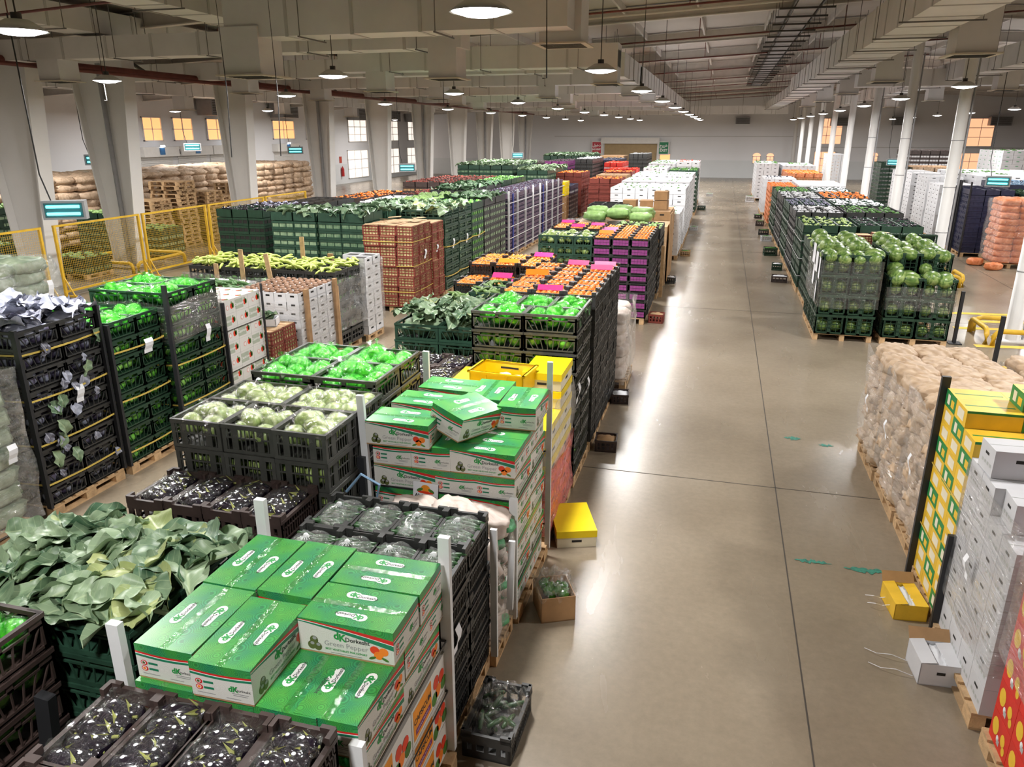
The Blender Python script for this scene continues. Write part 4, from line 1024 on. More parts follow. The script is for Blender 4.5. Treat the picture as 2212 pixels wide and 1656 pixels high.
# sacks
def sackm(lx, ly, lz, mat, seed, amp=.05):
    hi = mat == 'sack'
    q = MB().blob((0, 0, lz / 2), lx / 2, ly / 2, lz / 2, 60 if hi else 30, 26 if hi else 14, 0, amp * .8, seed, .62, fr=5.5)
    r = random.Random(seed); k = 150 if hi else 70
    cs = np.array([(r.uniform(-1, 1) * lx / 2, r.uniform(-1, 1) * ly / 2, lz * r.uniform(.1, 1.0)) for _ in range(k)])
    V = np.array(q.v); d2 = ((V[:, None, :] - cs[None]) ** 2).sum(2).min(1)
    bmp = np.exp(-d2 / (.0010 if hi else .0018)) * (.03 if hi else .02)
    D = V - np.array([0, 0, lz / 2]); D /= np.linalg.norm(D, axis=1)[:, None] + 1e-6
    V = V + D * bmp[:, None]
    q.v = [tuple(p) for p in V]
    return q.mesh('sack', M[mat], True)
def sacks(x0, x1, y0, y1, z0, z1, mat, nm, desc, where, nx=2, ny=2, h=.16, side='L', cat='sack', top=True, ear=None):
    W, D = x1 - x0, y1 - y0
    nz = max(1, round((z1 - z0) / h)); hh = (z1 - z0) / nz
    ms = {}
    for l in range(nz):
        ax, ay = (nx, ny) if l % 2 == 0 else (ny, nx)
        for i in range(ax):
            for j in range(ay):
                if not (l == nz - 1 or j == 0 or (side == 'L' and i == 0) or (side == 'R' and i == ax - 1)): continue
                sx, sy = W / ax * 1.06, D / ay * 1.06
                k = (ax, ay, rnd.randint(0, 2))
                if k not in ms: ms[k] = sackm(sx, sy, hh * 1.28, mat, rnd.randint(0, 999), .07)
                o = put(nm, ms[k], (x0 + W * (i + .5) / ax + rnd.uniform(-.03, .03), y0 + D * (j + .5) / ay + rnd.uniform(-.03, .03), z0 + l * hh), (0, 0, rnd.uniform(-.06, .06)),
                        label=' '.join(('%s in the %s, %s layer, %s %s' % (desc, where, ORDL[min(14, nz - 1 - l)], roww(j, ay), colw(i, ax))).split()), cat=cat, group='%s in the %s' % (desc, where))
                if ear: put('hem', ear, (sx * .46, 0, hh * .6), parent=o)
# joined far stacks
BOXY = {'foam', 'card', 'yel_lid', 'flapwood', 'card_white'}
def farstack(x0, x1, y0, y1, z1, nx, ny, h, mat, label, z0=.14, content=None, cname=None, name='far_crate_stack', side='R', dark='dark_hole', rim=None, pal=True, lump=.05, holes=True):
    """a distant load: every crate in it has its own walls, lip and gap"""
    q = MB(); W, D = (x1 - x0) / nx, (y1 - y0) / ny
    nz = max(1, round((z1 - z0) / h)); hh = (z1 - z0) / nz
    for l in range(nz):
        for i in range(nx):
            for j in range(ny):
                if not (l == nz - 1 or j == 0 or (side == 'R' and i == nx - 1) or (side == 'L' and i == 0)): continue
                cx, cy, z = x0 + W * (i + .5) + rnd.uniform(-.008, .008), y0 + D * (j + .5) + rnd.uniform(-.008, .008), z0 + l * hh
                a, b2, e = W / 2 - .006, D / 2 - .006, .012
                topl = l == nz - 1
                if mat in BOXY:
                    q.box(cx - a, cx + a, cy - b2, cy + b2, z, z + hh - .004, 0)
                    hm = 1 if dark != mat else 2
                    q.cbox(cx, cy - b2, z + hh * .62, W * .26, .004, hh * .16, hm)
                    q.cbox(cx + a * (1 if side == 'R' else -1), cy, z + hh * .62, .004, D * .22, hh * .16, hm)
                    continue
                q.box(cx - a, cx + a, cy - b2, cy + b2, z + hh * .72, z + hh - .006, 0) if not topl else None
                if topl:
                    for u in (-1, 1):
                        q.box(cx - a, cx + a, cy + u * (b2 - e), cy + u * b2, z + .01, z + hh, 0) if u > 0 else q.box(cx - a, cx + a, cy - b2, cy - b2 + e, z + .01, z + hh, 0)
                        q.box(cx + a - e, cx + a, cy - b2, cy + b2, z + .01, z + hh, 0) if u > 0 else q.box(cx - a, cx - a + e, cy - b2, cy + b2, z + .01, z + hh, 0)
                    q.box(cx - a + e, cx + a - e, cy - b2 + e, cy + b2 - e, z + .01, z + hh * .6, 1)
                else:
                    q.box(cx - a, cx + a, cy - b2, cy + b2, z, z + hh * .30, 0)
                    q.box(cx - a + e, cx + a - e, cy - b2 + e, cy + b2 - e, z + hh * .28, z + hh * .74, 1)
                    for u in (-.98, -.33, .33, .98):
                        q.cbox(cx + u * (a - .008), cy - b2 + .005, z + hh / 2, .016, .01, hh * .5, 0)
                        q.cbox(cx + (a - .005) * (1 if side == 'R' else -1), cy + u * (b2 - .008), z + hh / 2, .01, .016, hh * .5, 0)
    o = put(name, q.mesh(name, [M[mat], M[dark], M['dark_hole']]), label=label, cat='crates', kind='stuff')
    if content:
        c = MB()
        for i in range(nx):
            for j in range(ny):
                cx, cy = x0 + W * (i + .5), y0 + D * (j + .5)
                if mat in BOXY and rnd.random() < .5: continue
                if content == 'leaf':
                    for k in range(max(4, int(W * D * 42))):
                        c.join(rnd.choice(LOW), Matrix.Translation((cx + rnd.uniform(-.45, .45) * W, cy + rnd.uniform(-.45, .45) * D, z1 + rnd.uniform(-.02, .08))) @ Euler((rnd.uniform(-.5, .5), rnd.uniform(-.5, .5), rnd.uniform(0, 6.28))).to_matrix().to_4x4() @ Matrix.Scale(rnd.uniform(.6, .95), 4))
                    continue
                for k in range(max(3, int(W * D * (40 if mat not in BOXY else 22)))):
                    c.blob((cx + rnd.uniform(-.38, .38) * W, cy + rnd.uniform(-.38, .38) * D, z1 - .03 + rnd.uniform(-.02, .04)), lump * rnd.uniform(.7, 1.3), lump * rnd.uniform(.7, 1.3), lump * rnd.uniform(.5, .9), 7, 5, 0, .2, k)
        put(cname or 'far_produce', c.mesh('far_produce', M[content], True), label='produce heaped on top of the ' + label, cat='produce', kind='stuff')
    if pal:
        put('wooden_pallet', pall1, ((x0 + x1) / 2, (y0 + y1) / 2, 0), label='wooden pallet under the ' + label, cat='pallet', group='far wooden pallets', scale=((x1 - x0) / 1.2, (y1 - y0) / 1.0, 1))
    return o
# ================================================================ printed cartons
CL, CW, CH = .545, .338, .205
PM = ['box_green', 'red_band', 'white_print', 'green_band', 'dk_green', 'ink', 'ink_grey', 'olive_pepper', 'red_pepper', 'tomato', 'greens']
def ell(q, cx, cz, rx, rz, mi, y=-.0012, n=14, rot=0):
    pts = []
    for i in range(n):
        a = 2 * PI * i / n; x, z = rx * math.cos(a), rz * math.sin(a)
        pts.append((cx + x * math.cos(rot) - z * math.sin(rot), y, cz + x * math.sin(rot) + z * math.cos(rot)))
    q.poly(pts, mi)
def txt(q, s, size, cx, cz, mi, bold=0, y=-.0016, squash=1.0, shear=0):
    vs, fs = meshdata(textmesh(s, size, M['ink'], bold, 'CENTER', shear, squash))
    q.add([(cx + v.x, y, cz + v.y) for v in vs], fs, mi)
def bars(q, cx, cz, w, mi, y=-.0014):
    q.add([(cx - w / 2, y, cz - .002), (cx + w / 2, y, cz - .002), (cx + w / 2, y, cz + .002), (cx - w / 2, y, cz + .002)], [(0, 1, 2, 3)], mi)
def front_panel(L, big=True):
    q = MB(); n = 12
    c = (lambda t: CH * (.97 - .20 * t ** 1.6)) if big else (lambda t: CH * (.80 - .05 * math.sin(PI * t)))
    def strip(lo, hi, mi, y=-.0008):
        vs = []
        for i in range(n + 1):
            t = i / n; u = -L / 2 + L * t
            vs += [(u, y, lo(t)), (u, y, hi(t))]
        q.add(vs, [(2 * i, 2 * i + 2, 2 * i + 3, 2 * i + 1) for i in range(n)], mi)
    rw = (lambda t: .003 + .023 * t) if big else (lambda t: .011)
    gw = (lambda t: .006 + .024 * t) if big else (lambda t: .013)
    strip(c, lambda t: CH, 0)
    strip(lambda t: c(t) - rw(t), c, 1)
    strip(lambda t: c(t) - rw(t) - .004, lambda t: c(t) - rw(t), 2)
    strip(lambda t: c(t) - rw(t) - .004 - gw(t), lambda t: c(t) - rw(t) - .004, 3)
    if big:
        for dx, dz in ((-.20, .048), (-.165, .045), (-.185, .082)): ell(q, dx, dz, .024, .026, 7); ell(q, dx + .004, dz + .012, .012, .01, 6, -.0016)
        for dx, dz, mi in ((.165, .085, 8), (.215, .082, 9), (.185, .055, 9)): ell(q, dx, dz, .027, .025, mi)
        for dx, dz, r in ((.15, .035, .4), (.222, .036, -.4)): ell(q, dx, dz, .022, .008, 10, -.0016, rot=r)
        txt(q, 'd', .062, -.052, .130, 4, .0022); txt(q, 'K', .062, -.018, .122, 4, .002)
        txt(q, 'Dorkesht', .036, .068, .118, 5, .0006)
        txt(q, 'Green Pepper', .042, 0, .076, 6, .0, squash=1.05)
        txt(q, 'BEST VEGETABLES FOR EXPORT', .017, 0, .042, 4, .0003); bars(q, 0, .022, .18, 6)
    else:
        for dz in (.098, .064):
            ell(q, -.125, dz, .020, .016, 1); ell(q, -.127, dz, .013, .011, 2, -.0014); ell(q, -.127, dz, .009, .008, 7 if dz > .08 else 9, -.0018)
            q.add([(-.10, -.001, dz - .006), (-.045, -.001, dz - .006), (-.045, -.001, dz + .007), (-.10, -.001, dz + .007)], [(0, 1, 2, 3)], 3)
        txt(q, 'dK', .045, .062, .083, 4, .0015); txt(q, 'Dorkesht', .022, .115, .081, 5)
        bars(q, .10, .060, .09, 6); bars(q, .10, .050, .08, 6); bars(q, -.09, .034, .10, 6); bars(q, .06, .028, .08, 6)
    return q
q = MB(); fp, ep = front_panel(CL, True), front_panel(CW, False)
for k in range(2):
    q._join2(fp, Matrix.Rotation(k * PI, 4, 'Z') @ Matrix.Translation((0, -CW / 2, 0)), 0)
    q._join2(ep, Matrix.Rotation(PI / 2 + k * PI, 4, 'Z') @ Matrix.Translation((0, -CL / 2, 0)), 0)
cart_print = q.mesh('side_print', [M[k] for k in PM])
cart_body = MB().box(-CL / 2, CL / 2, -CW / 2, CW / 2, .012, CH - .004, 0).box(-CL / 2 + .002, CL / 2 - .002, -CW / 2 + .002, CW / 2 - .002, 0, .012, 1).mesh('carton_body', [M['box_white'], M['card']])
cart_flap = MB().box(-CL / 2, CL / 2, 0, CW / 2 - .002, -.004, 0).mesh('flap', M['box_green'])
cart_tape = MB().box(-CL / 2, CL / 2, -.02, .02, 0, .0012).mesh('tape', film('carton_tape', (.93, 1, .93), .0, .03, 12, .3, .06, fr=.3))
q = MB(); w2, h2 = .086, .021
q.poly([(x0 + s * (w2 - h2) + h2 * math.cos(a), h2 * math.sin(a), .0012) for s, x0, a0 in ((1, 0, -PI / 2), (-1, 0, PI / 2)) for a in [a0 + PI * i / 6 for i in range(7)]], 0)
q.poly([(-.062 + .034 * math.cos(a), .006 + .030 * math.sin(a), .0014) for a in [2 * PI * i / 14 for i in range(14)]], 0)
q.poly([(-.034 + .026 * math.cos(a), .004 + .027 * math.sin(a), .0016) for a in [2 * PI * i / 14 for i in range(14)]], 0)
for s, size, cx, cy, mi, bd in (('d', .052, -.062, .008, 1, .0024), ('K', .052, -.036, .0, 1, .0022), ('Dorkesht', .030, .036, -.003, 2, .0005)):
    vs, fs = meshdata(textmesh(s, size, M['ink'], bd)); q.add([(cx + v.x, cy + v.y, .0022) for v in vs], fs, mi)
cart_label = q.mesh('label', [M['white_print'], M['dk_green'], M['ink']])
def carton(x, y, z, rz, where, tilt=(0, 0), lid=True):
    o = put('pepper_carton', cart_body, (x, y, z), (tilt[0], tilt[1], rz), label='green-topped pepper carton, ' + where, cat='carton', group='printed pepper cartons')
    put('side_print', cart_print, parent=o)
    for s in (0, 1):
        f = put('flap', cart_flap, (0, 0, CH), (rnd.uniform(.0, .018), 0, s * PI), parent=o)
        if lid: put('label', cart_label, (rnd.uniform(-.03, .03), CW / 4, 0), (0, 0, 0), parent=f)
    if lid: put('tape', cart_tape, (0, 0, CH + .001), parent=o)
    return o
def carton_layers(x0, y0, nz, where, z0=.14, rmin=0):
    for l in range(nz):
        a = l % 2 == nz % 2; row = []
        z = z0 + l * CH; lw = ORDL[nz - 1 - l]
        if a:   # short, short, long in front
            row = [(CW / 2, CL / 2, PI / 2, 'front left'), (CW * 1.5, CL / 2, PI / 2, 'front middle'), (CW * 2 + CL / 2, CW / 2, 0, 'front right'), (CW * 2 + CL / 2, CW * 1.5, 0, 'right side middle'), (CW * 2 + CL / 2, CW * 2.5, 0, 'right side rear')]
        else:
            row = [(CL / 2, CW / 2, 0, 'front left'), (CL + CW / 2, CL / 2, PI / 2, 'front middle'), (CL + CW * 1.5, CL / 2, PI / 2, 'front right'), (CL + CW * 1.5, CL * 1.5, PI / 2, 'right side rear')]
        for dx, dy, rz, pw in row:
            if l < rmin and 'right' in pw: continue
            carton(x0 + dx, y0 + dy, z, rz + (PI if rnd.random() < .5 and rz else 0) if False else rz, '%s of %s, %s full layer' % (pw, where, lw), lid=l >= nz - 1)
# ---------------------------------------------------------------- near pepper carton stack (A2)
xa, ya = -2.66, 2.52
carton_layers(xa, ya, 5, 'the near pepper stack', rmin=4)
zt = .14 + 5 * CH
for dx, dy, rz, w_ in ((.17, .27, PI / 2, 'rear left fill'), (.17, .83, PI / 2, 'rear left corner fill'), (.85, .27, PI / 2, 'front right with CAPSICUM below'), (1.06, .27, 0, '')):
    if w_: carton(xa + dx, ya + dy, zt, rz, '%s of the near stack, second layer' % w_)
carton(xa + 1.06, ya + .28, zt, PI / 2, 'bare green top at right corner of near stack, second layer')
carton(xa + .51, ya + .27, zt, PI / 2, 'front middle of the near stack, second layer')
carton(xa + .95, ya + .75, zt, 0, 'right middle of the near stack, second layer'); carton(xa + .95, ya + 1.09, zt, 0, 'right rear of the near stack, second layer')
zt += CH
for dx, dy, rz, w_ in ((.175, .30, PI / 2, 'front left on top of the near stack'), (.52, .26, PI / 2 + .02, 'front middle on top of the near stack'), (.165, .86, PI / 2, 'rear left on top of the near stack'), (.51, .87, PI / 2 - .01, 'rear middle on top of the near stack'), (.96, .60, 0, 'right front on top of the near stack, long side showing'), (.965, .945, .01, 'right rear on top of the near stack')):
    carton(xa + dx, ya + dy, zt, rz, w_)
# capsicum cartons low on the right face
M['cap_white'] = pm('capsicum_carton_white', (.72, .71, .68), .5, .04)
cpb = MB().box(-.2, .2, -.28, .28, 0, .25).mesh('capsicum_carton', M['cap_white'])
q = MB()
q.add([(.2012, -.26, .02), (.2012, .02, .02), (.2012, .02, .23), (.2012, -.26, .23)], [(0, 1, 2, 3)], 0)
q.add([(.2018, -.23, .045), (.2018, .0, .045), (.2018, .0, .085), (.2018, -.23, .085)], [(0, 1, 2, 3)], 1)
vs, fs = meshdata(textmesh('CAPSICUM', .055, M['ink'], .0012)); q.add([(.2024, v.x - .12, v.y + .14) for v in vs], fs, 2)
vs, fs = meshdata(textmesh('NATURAL PRODUCT', .02, M['ink'])); q.add([(.2024, v.x - .12, v.y + .065) for v in vs], fs, 3)
for yy, zz, mi in ((.10, .15, 4), (.19, .13, 4), (.13, .07, 5), (.22, .06, 6), (.07, .05, 6)):
    q.poly([(.2016, yy + .045 * math.cos(a), zz + .045 * math.sin(a)) for a in [2 * PI * i / 12 for i in range(12)]], mi)
cpp = q.mesh('capsicum_print', [M['orange_print'], M['purple_print'], M['ink'], M['white_print'], M['red_pepper'], M['tomato'], M['greens']])
for l in range(3):
    for j, (yy, w_) in enumerate(((ya + .33, 'front'), (ya + .90, 'rear'))):
        o = put('capsicum_carton', cpb, (-1.635, yy, .14 + l * .26), label='white CAPSICUM carton with orange panel at right side of near stack, %s %s' % (('bottom', 'middle', 'upper')[l], w_), cat='carton', group='capsicum cartons')
        put('capsicum_print', cpp, parent=o)
pallet(-2.0, 3.1, 'near pepper carton stack', True, 1.05, 1.15)
post(-2.70, 2.50, .9, 1.72, 'post_white', 'white corner board at the front left of the near carton stack', (0, 0), .07)
post(-2.68, 3.74, .9, 1.78, 'post_white', 'white corner board behind the near carton stack by the eggplants', w=.07)
post(-1.42, 3.70, .14, 1.72, 'post_white', 'white corner board at the rear right of the near carton stack', w=.07)
post(-1.425, 2.50, .14, 1.3, 'post_white', 'white corner board at the front right of the near carton stack', w=.07)
strap(-2.66, -1.43, 2.52, 3.66, .62, 'strap_black', 'lower black strap around the near carton stack')
strap(-2.66, -1.43, 2.52, 3.66, 1.0, 'strap_black', 'upper black strap around the near carton stack')
# ---------------------------------------------------------------- second pepper carton stack (A5)
xb, yb = -2.62, 5.25
carton_layers(xb, yb, 6, 'the middle pepper stack')
z6 = .14 + 6 * CH
for dx, dy, rz, w_ in ((.17, .27, PI / 2, 'front left, top full layer of middle stack'), (.51, .27, PI / 2, 'front middle, top full layer of middle stack'), (.95, .17, 0, 'front right, top full layer of middle stack'), (.95, .51, 0, 'right side second, top full layer of middle stack'), (.95, .85, 0, 'right side third, top full layer of middle stack'), (.27, .72, 0, 'rear left, top full layer of middle stack'), (.27, 1.06, 0, 'rear left back, top full layer of middle stack')):
    carton(xb + dx, yb + dy, z6, rz, w_)
z7 = z6 + CH
carton(xb + .25, yb + .10, z7, 0.02, 'front left on top of the middle stack, long side forward')
carton(xb + .28, yb + .56, z7, -.02, 'second from front on top of the middle stack')
carton(xb + .36, yb + .99, z7, -.03, 'rear left on top of the middle stack')
carton(xb + .74, yb + .95, z7, PI / 2, 'rear middle on top of the middle stack'); carton(xb + 1.09, yb + .80, z7 + .005, PI / 2 + .02, 'right on top of the middle stack above the brown side')
carton(xb + .68, yb + .30, z7 + .075, PI / 2 - .42, 'tilted and propped askew on top of the middle stack', (.0, -.0))
bpy.context.view_layer.update()
_o = COL.objects[-1]
for _o in COL.objects:
    if _o.get('label', '').endswith('propped askew on top of the middle stack'): _o.matrix_world = Matrix.Translation((xb + .68, yb + .36, z7 + .055)) @ Matrix.Rotation(1.2, 4, 'Z') @ Matrix.Rotation(.1, 4, 'Y') @ Matrix.Rotation(.24, 4, 'X')
pallet(-2.0, 5.85, 'middle pepper carton stack', True, 1.05, 1.15)
post(-2.64, 5.22, .3, 1.98, 'post_white', 'white corner board at the front left of the middle carton stack', (0, -.03), .06)
post(-1.40, 5.22, .1, 1.22, 'post_white', 'white corner board at the front right of the middle carton stack', w=.065)
post(-2.62, 6.50, 1.2, 2.0, 'post_white', 'white corner board behind the middle carton stack', w=.06)
post(-1.37, 6.40, .1, 2.02, 'post_white', 'tall white corner board at the rear right of the middle carton stack', w=.05)
strap(-2.62, -1.385, 5.25, 6.28, 1.18, 'strap_black', 'upper black strap around the middle carton stack')
strap(-2.62, -1.385, 5.25, 6.28, .42, 'strap_black', 'lower black strap around the middle carton stack')
# shop notice on the front
o = put('paper_notice', MB().box(-.11, .11, -.003, 0, -.14, .14).mesh('notice', M['paper']), (-2.16, 5.232, 1.12), (0, .06, 0), label='white paper notice with orange emblem on the middle carton stack', cat='notice')
q = MB(); ell(q, 0, .085, .04, .035, 0, -.0045); ell(q, -.05, .07, .03, .014, 1, -.005, rot=.5); ell(q, .05, .07, .03, .014, 1, -.005, rot=-.5); ell(q, 0, .05, .07, .012, 2, -.0052)
txt(q, 'Abdul Aziz', .042, 0, .015, 3, .0012, -.0056); [bars(q, 0, z, w, 4, -.005) for z, w in ((-.03, .13), (-.045, .12), (-.06, .14), (-.08, .06))]
put('notice_print', q.mesh('notice_print', [M['orange_print'], M['greens'], M['red_pepper'], M['ink'], M['ink_grey']]), parent=o)
# ---------------------------------------------------------------- eggplants front left (A1)
CE = stack(-2.70, 1.42, [(4, .50), (4, .50)], 1.22, 6, .215, 'eggplant_crate', 'crate_brown', 'egg', 'brown-black crate', 'near eggplant stack', z0=.14)
for c in CE: fill_eggplant(c, '%s %s crate of the near stack' % (roww(c[5], 2), colw(c[6], 4)))
pallet(-2.09, 1.95, 'near eggplant crates')
# green bagged cabbages at the very left (B0)
C0 = stack(-4.62, 1.55, [(2, .58), (2, .58)], 1.24, 6, .23, 'cabbage_crate', 'crate_brown', 'lat', 'brown crate', 'left corner cabbage stack', z0=.14)
for c in C0: fill_cabbage(c, HG, BG, '%s %s crate of left corner stack' % (roww(c[5], 2), colw(c[6], 2)), lab='green-bagged cabbage, %s in the %s')
inner(-4.6, -3.40, 1.57, 2.7, .14, 1.3, 'cab_green', 'green bagged cabbages packed inside the left corner crates', h=.23)
pallet(-4.0, 2.13, 'left corner cabbage crates')
post(-3.30, 2.45, .3, 1.22, 'post_black', 'black corner board beside the left corner cabbage crates', (0, .12), .09)
# leafy cauliflower (B1)
C1 = stack(-4.28, 2.78, [(2, .42), (3, .58)], 1.36, 6, .21, 'cauliflower_crate', 'crate_green', 'lat', 'dark green crate', 'near leafy stack', z0=.14, maker=None)
for i, c in enumerate(C1): fill_leaves(c, '%s %s crate of the near leafy stack' % (roww(c[5], 2), colw(c[6], c[7])), 22, sc=.88, rise=.13)
inner(-4.25, -2.95, 2.82, 3.75, .14, 1.25, 'leaf', 'cauliflower leaves packed inside the near leafy crates', h=.21, amp=.25)
pallet(-3.6, 3.3, 'near leafy cauliflower crates', sx=1.1)
q = put('loose_leaf', LV[1], (-2.86, 3.0, 1.12), (1.1, .3, 1.2), label='loose green leaf hanging beside the near leafy crates', cat='leaf')
# second eggplant stack (B2)
C2 = stack(-4.12, 4.14, [(4, .53)], 1.30, 6, .21, 'eggplant_crate', 'crate_brown', 'egg', 'brown-black crate', 'second eggplant stack rear tier', z0=.14)
for c in C2: fill_eggplant(c, '%s rear crate of the second stack' % colw(c[6], 4))
C2b = stack(-3.80, 3.68, [(3, .46)], .98, 5, .21, 'eggplant_crate', 'crate_brown', 'egg', 'brown-black crate', 'second eggplant stack front tier', z0=.14)
for c in C2b: fill_eggplant(c, '%s front crate of the second stack' % colw(c[6], 3))
pallet(-3.5, 4.2, 'second eggplant crates', sx=1.1)
# white cabbages (B3)
C3 = stack(-4.10, 4.68, [(3, .52), (2, .50)], 1.38, 7, .243, 'cabbage_crate', 'crate_grey', 'grid', 'dark grey crate', 'pale cabbage stack', z0=.14)
for c in C3: fill_cabbage(c, HC, BC, '%s %s crate of the pale cabbage stack' % (roww(c[5], 2), colw(c[6], c[7])), extra=2, dens=.185)
inner(-4.08, -2.76, 4.70, 5.68, .14, 1.6, 'cabbage', 'pale cabbages packed inside the pale cabbage crates', h=.243)
post(-2.70, 5.18, .2, 1.45, 'post_black', 'black corner board at the middle of the pale cabbage stack', w=.07)
pallet(-3.4, 5.2, 'pale cabbage crates', sx=1.1)
# green cabbages (B4)
C4 = stack(-4.06, 5.74, [(2, .54), (2, .50)], 1.26, 8, .222, 'cabbage_crate', 'crate_grey', 'lat', 'dark grey crate', 'green bag cabbage stack', z0=.14)
for c in C4: fill_cabbage(c, HG, BG, '%s %s crate of the green bag stack' % (roww(c[5], 2), colw(c[6], 2)), lab='green-bagged cabbage, %s in the %s', extra=2, dens=.185)
C4b = stack(-2.82, 6.05, [(1, .58)], .40, 7, .222, 'cabbage_crate', 'crate_grey', 'lat', 'narrow dark crate', 'column right of green bag stack', z0=.14) if False else []
inner(-4.04, -2.84, 5.76, 6.76, .14, 1.7, 'cab_green', 'green bagged cabbages packed inside the green bag crates', h=.222)
pallet(-3.4, 6.25, 'green bag cabbage crates')
# small eggplant stack (B5)
C5 = stack(-3.72, 7.30, [(3, .48), (3, .50)], 1.02, 6, .215, 'eggplant_crate', 'crate_brown', 'egg', 'brown-black crate', 'third eggplant stack', z0=.14)
for c in C5: fill_eggplant(c, '%s %s crate of the third stack' % (roww(c[5], 2), colw(c[6], 3)), False)
post(-3.15, 7.22, 1.0, 1.66, 'post_white', 'white corner board in front of the third eggplant stack', w=.05)
pallet(-3.2, 7.8, 'third eggplant crates')
# cauliflower (B6)
C6 = stack(-3.98, 8.80, [(2, .58), (2, .5)], 1.22, 7, .215, 'cauliflower_crate', 'crate_green', 'lat', 'dark green crate', 'middle cauliflower stack', z0=.14)
for c in C6: fill_leaves(c, '%s %s crate of the middle cauliflower stack' % (roww(c[5], 2), colw(c[6], 2)), 26, sc=.68, rise=.2, pale=.06)
inner(-3.95, -2.79, 8.84, 9.85, .14, 1.55, 'leaf', 'cauliflower leaves packed inside the middle cauliflower crates', h=.215, amp=.25)
pallet(-3.4, 9.3, 'middle cauliflower crates')
# okra and greens crates behind (B7)
C7 = stack(-3.95, 9.98, [(2, .46), (2, .46)], 1.22, 8, .215, 'greens_crate', 'crate_green', 'lat', 'dark green crate', 'green pod stack', z0=.14, skip=[(0, 0), (1, 0)])
okr = MB().tube([(0, -.10, 0), (0, -.03, .012), (0, .05, .008), (0, .10, -.01)], [.006, .016, .014, .004], 6).mesh('pod', M['okra'], True)
for c in C7:
    for k in range(22):
        put('green_pod', okr, (c[0] + rnd.uniform(-.4, .4) * c[2], c[1] + rnd.uniform(-.36, .36) * c[3], c[4] - .05 + rnd.uniform(0, .05)), (rnd.uniform(-.5, .5), rnd.uniform(-.5, .5), rnd.uniform(0, 6.28)), label='pale green pod heaped in the %s %s crate of the pod stack' % (roww(c[5], 2), colw(c[6], 2)), cat='vegetable', group='green pods', scale=1.3)
# cucumber bags (A3)
C8 = stack(-2.66, 3.72, [(4, .47), (4, .47)], 1.22, 6, .205, 'cucumber_crate', 'crate_black', 'egg', 'black crate', 'bagged cucumber stack', z0=.14)
for c in C8: fill_cucumber(c, '%s %s crate of the cucumber stack' % (roww(c[5], 2), colw(c[6], 4)))
pallet(-2.05, 4.2, 'bagged cucumber crates', True)
for i, z in enumerate((.45, .85, 1.15)): strap(-2.66, -1.445, 3.73, 4.66, z, 'strap_black', 'black strap around the bagged cucumber crates, %s one' % ('lower', 'middle', 'upper')[i])
tag((-1.425, 3.9, .95), (0, 0, PI / 2), 'small white tag on the bagged cucumber crates', .08, .22)
post(-1.40, 4.66, .14, 1.25, 'post_white', 'white corner board between the cucumber crates and white sacks', w=.05)
# mesh sacks (A4)
hem = MB().blob((0, 0, 0), .06, .09, .05, 8, 6, 0, .2, 2).mesh('hem', M['sack_green'], True)
sacks(-2.6, -1.45, 4.72, 5.18, .14, 1.02, 'sack_white', 'mesh_sack', 'white garlic sack', 'green hemmed sack pile', 2, 1, .17, 'R', ear=hem)
for i, (x, y, z, rz) in enumerate(((-2.15, 4.98, 1.02, .3), (-1.78, 4.92, 1.06, -.5), (-1.62, 5.05, .98, .2))):
    o = put('mesh_sack', sackm(.42, .30, .2, 'sack_white', 31 + i, .09), (x, y, z), (.1, .15, rz), label='loose white mesh sack with green hem atop the sack pile, %s' % ('left', 'middle', 'right')[i], cat='sack'); put('hem', hem, (.2, 0, .1), parent=o)
wrap(-2.62, -1.42, 4.70, 5.20, .12, 1.0, 'clear film wound around the white mesh sacks', 'film', .02, 4)
pallet(-2.0, 4.95, 'white mesh sacks', False, 1.0, .5)
tag((-1.36, 4.95, .85), (0, 0, PI / 2), 'white tag on the wrapped mesh sacks', .09, .2)
post(-1.33, 4.85, .45, 1.02, 'post_white', 'short white board leaning on the wrapped mesh sacks', (-.12, 0), .05)
# yellow lidded boxes (A6)
yb_ = MB().box(-.2, .2, -.3, .3, 0, .17).mesh('box_body', M['card_pale'])
yl_ = MB().box(-.207, .207, -.307, .307, 0, .075).mesh('lid', M['yel_lid'])
yh_ = MB().box(.2005, .203, -.05, .05, -.012, .012).box(-.203, -.2005, -.05, .05, -.012, .012).mesh('hand_hole', M['dark_hole'])
yh2 = MB().box(-.05, .05, -.3035, -.3005, -.012, .012).box(-.05, .05, .3005, .3035, -.012, .012).mesh('hand_hole', M['dark_hole'])
def lidbox(x, y, z, rz, lb):
    o = put('lidded_box', yb_, (x, y, z), rz, label=lb, cat='box', group='yellow lidded boxes')
    put('lid', yl_, (0, 0, .11), parent=o); put('hand_hole', yh_, (0, 0, .07), parent=o); put('hand_hole', yh2, (0, 0, .07), parent=o)
    return o
for l in range(7):
    for c in range(3):
        for r in range(2):
            if not (l == 6 or r == 0 or c == 2): continue
            if l == 6 and r == 0 and c == 2: continue
            lidbox(-2.44 + c * .41, 6.86 + r * .61, .14 + l * .19, 0, 'pale box with yellow lid behind middle cartons, %s layer, %s %s' % (ORDL[6 - l], roww(r, 2), colw(c, 3)))
lidbox(-1.62, 7.47, .14 + 7 * .19, .0, 'tallest yellow lidded box beside the green cabbage crates')
lidbox(-1.22, 6.93, 0, .35, 'single yellow lidded box standing on the aisle floor')
M['film_red'] = film('reddish_stretch_film', (1, .45, .45), .35, .12, 6, 1.0, .16, (.75, .25, .25))
wrap(-2.66, -1.40, 6.55, 7.80, .8, 1.45, 'clear film around the yellow lidded boxes', 'film_thick', .012, 5)
wrap(-2.66, -1.40, 6.55, 7.80, .13, .8, 'pinkish film around the lower yellow lidded boxes', 'film_red', .012, 6)
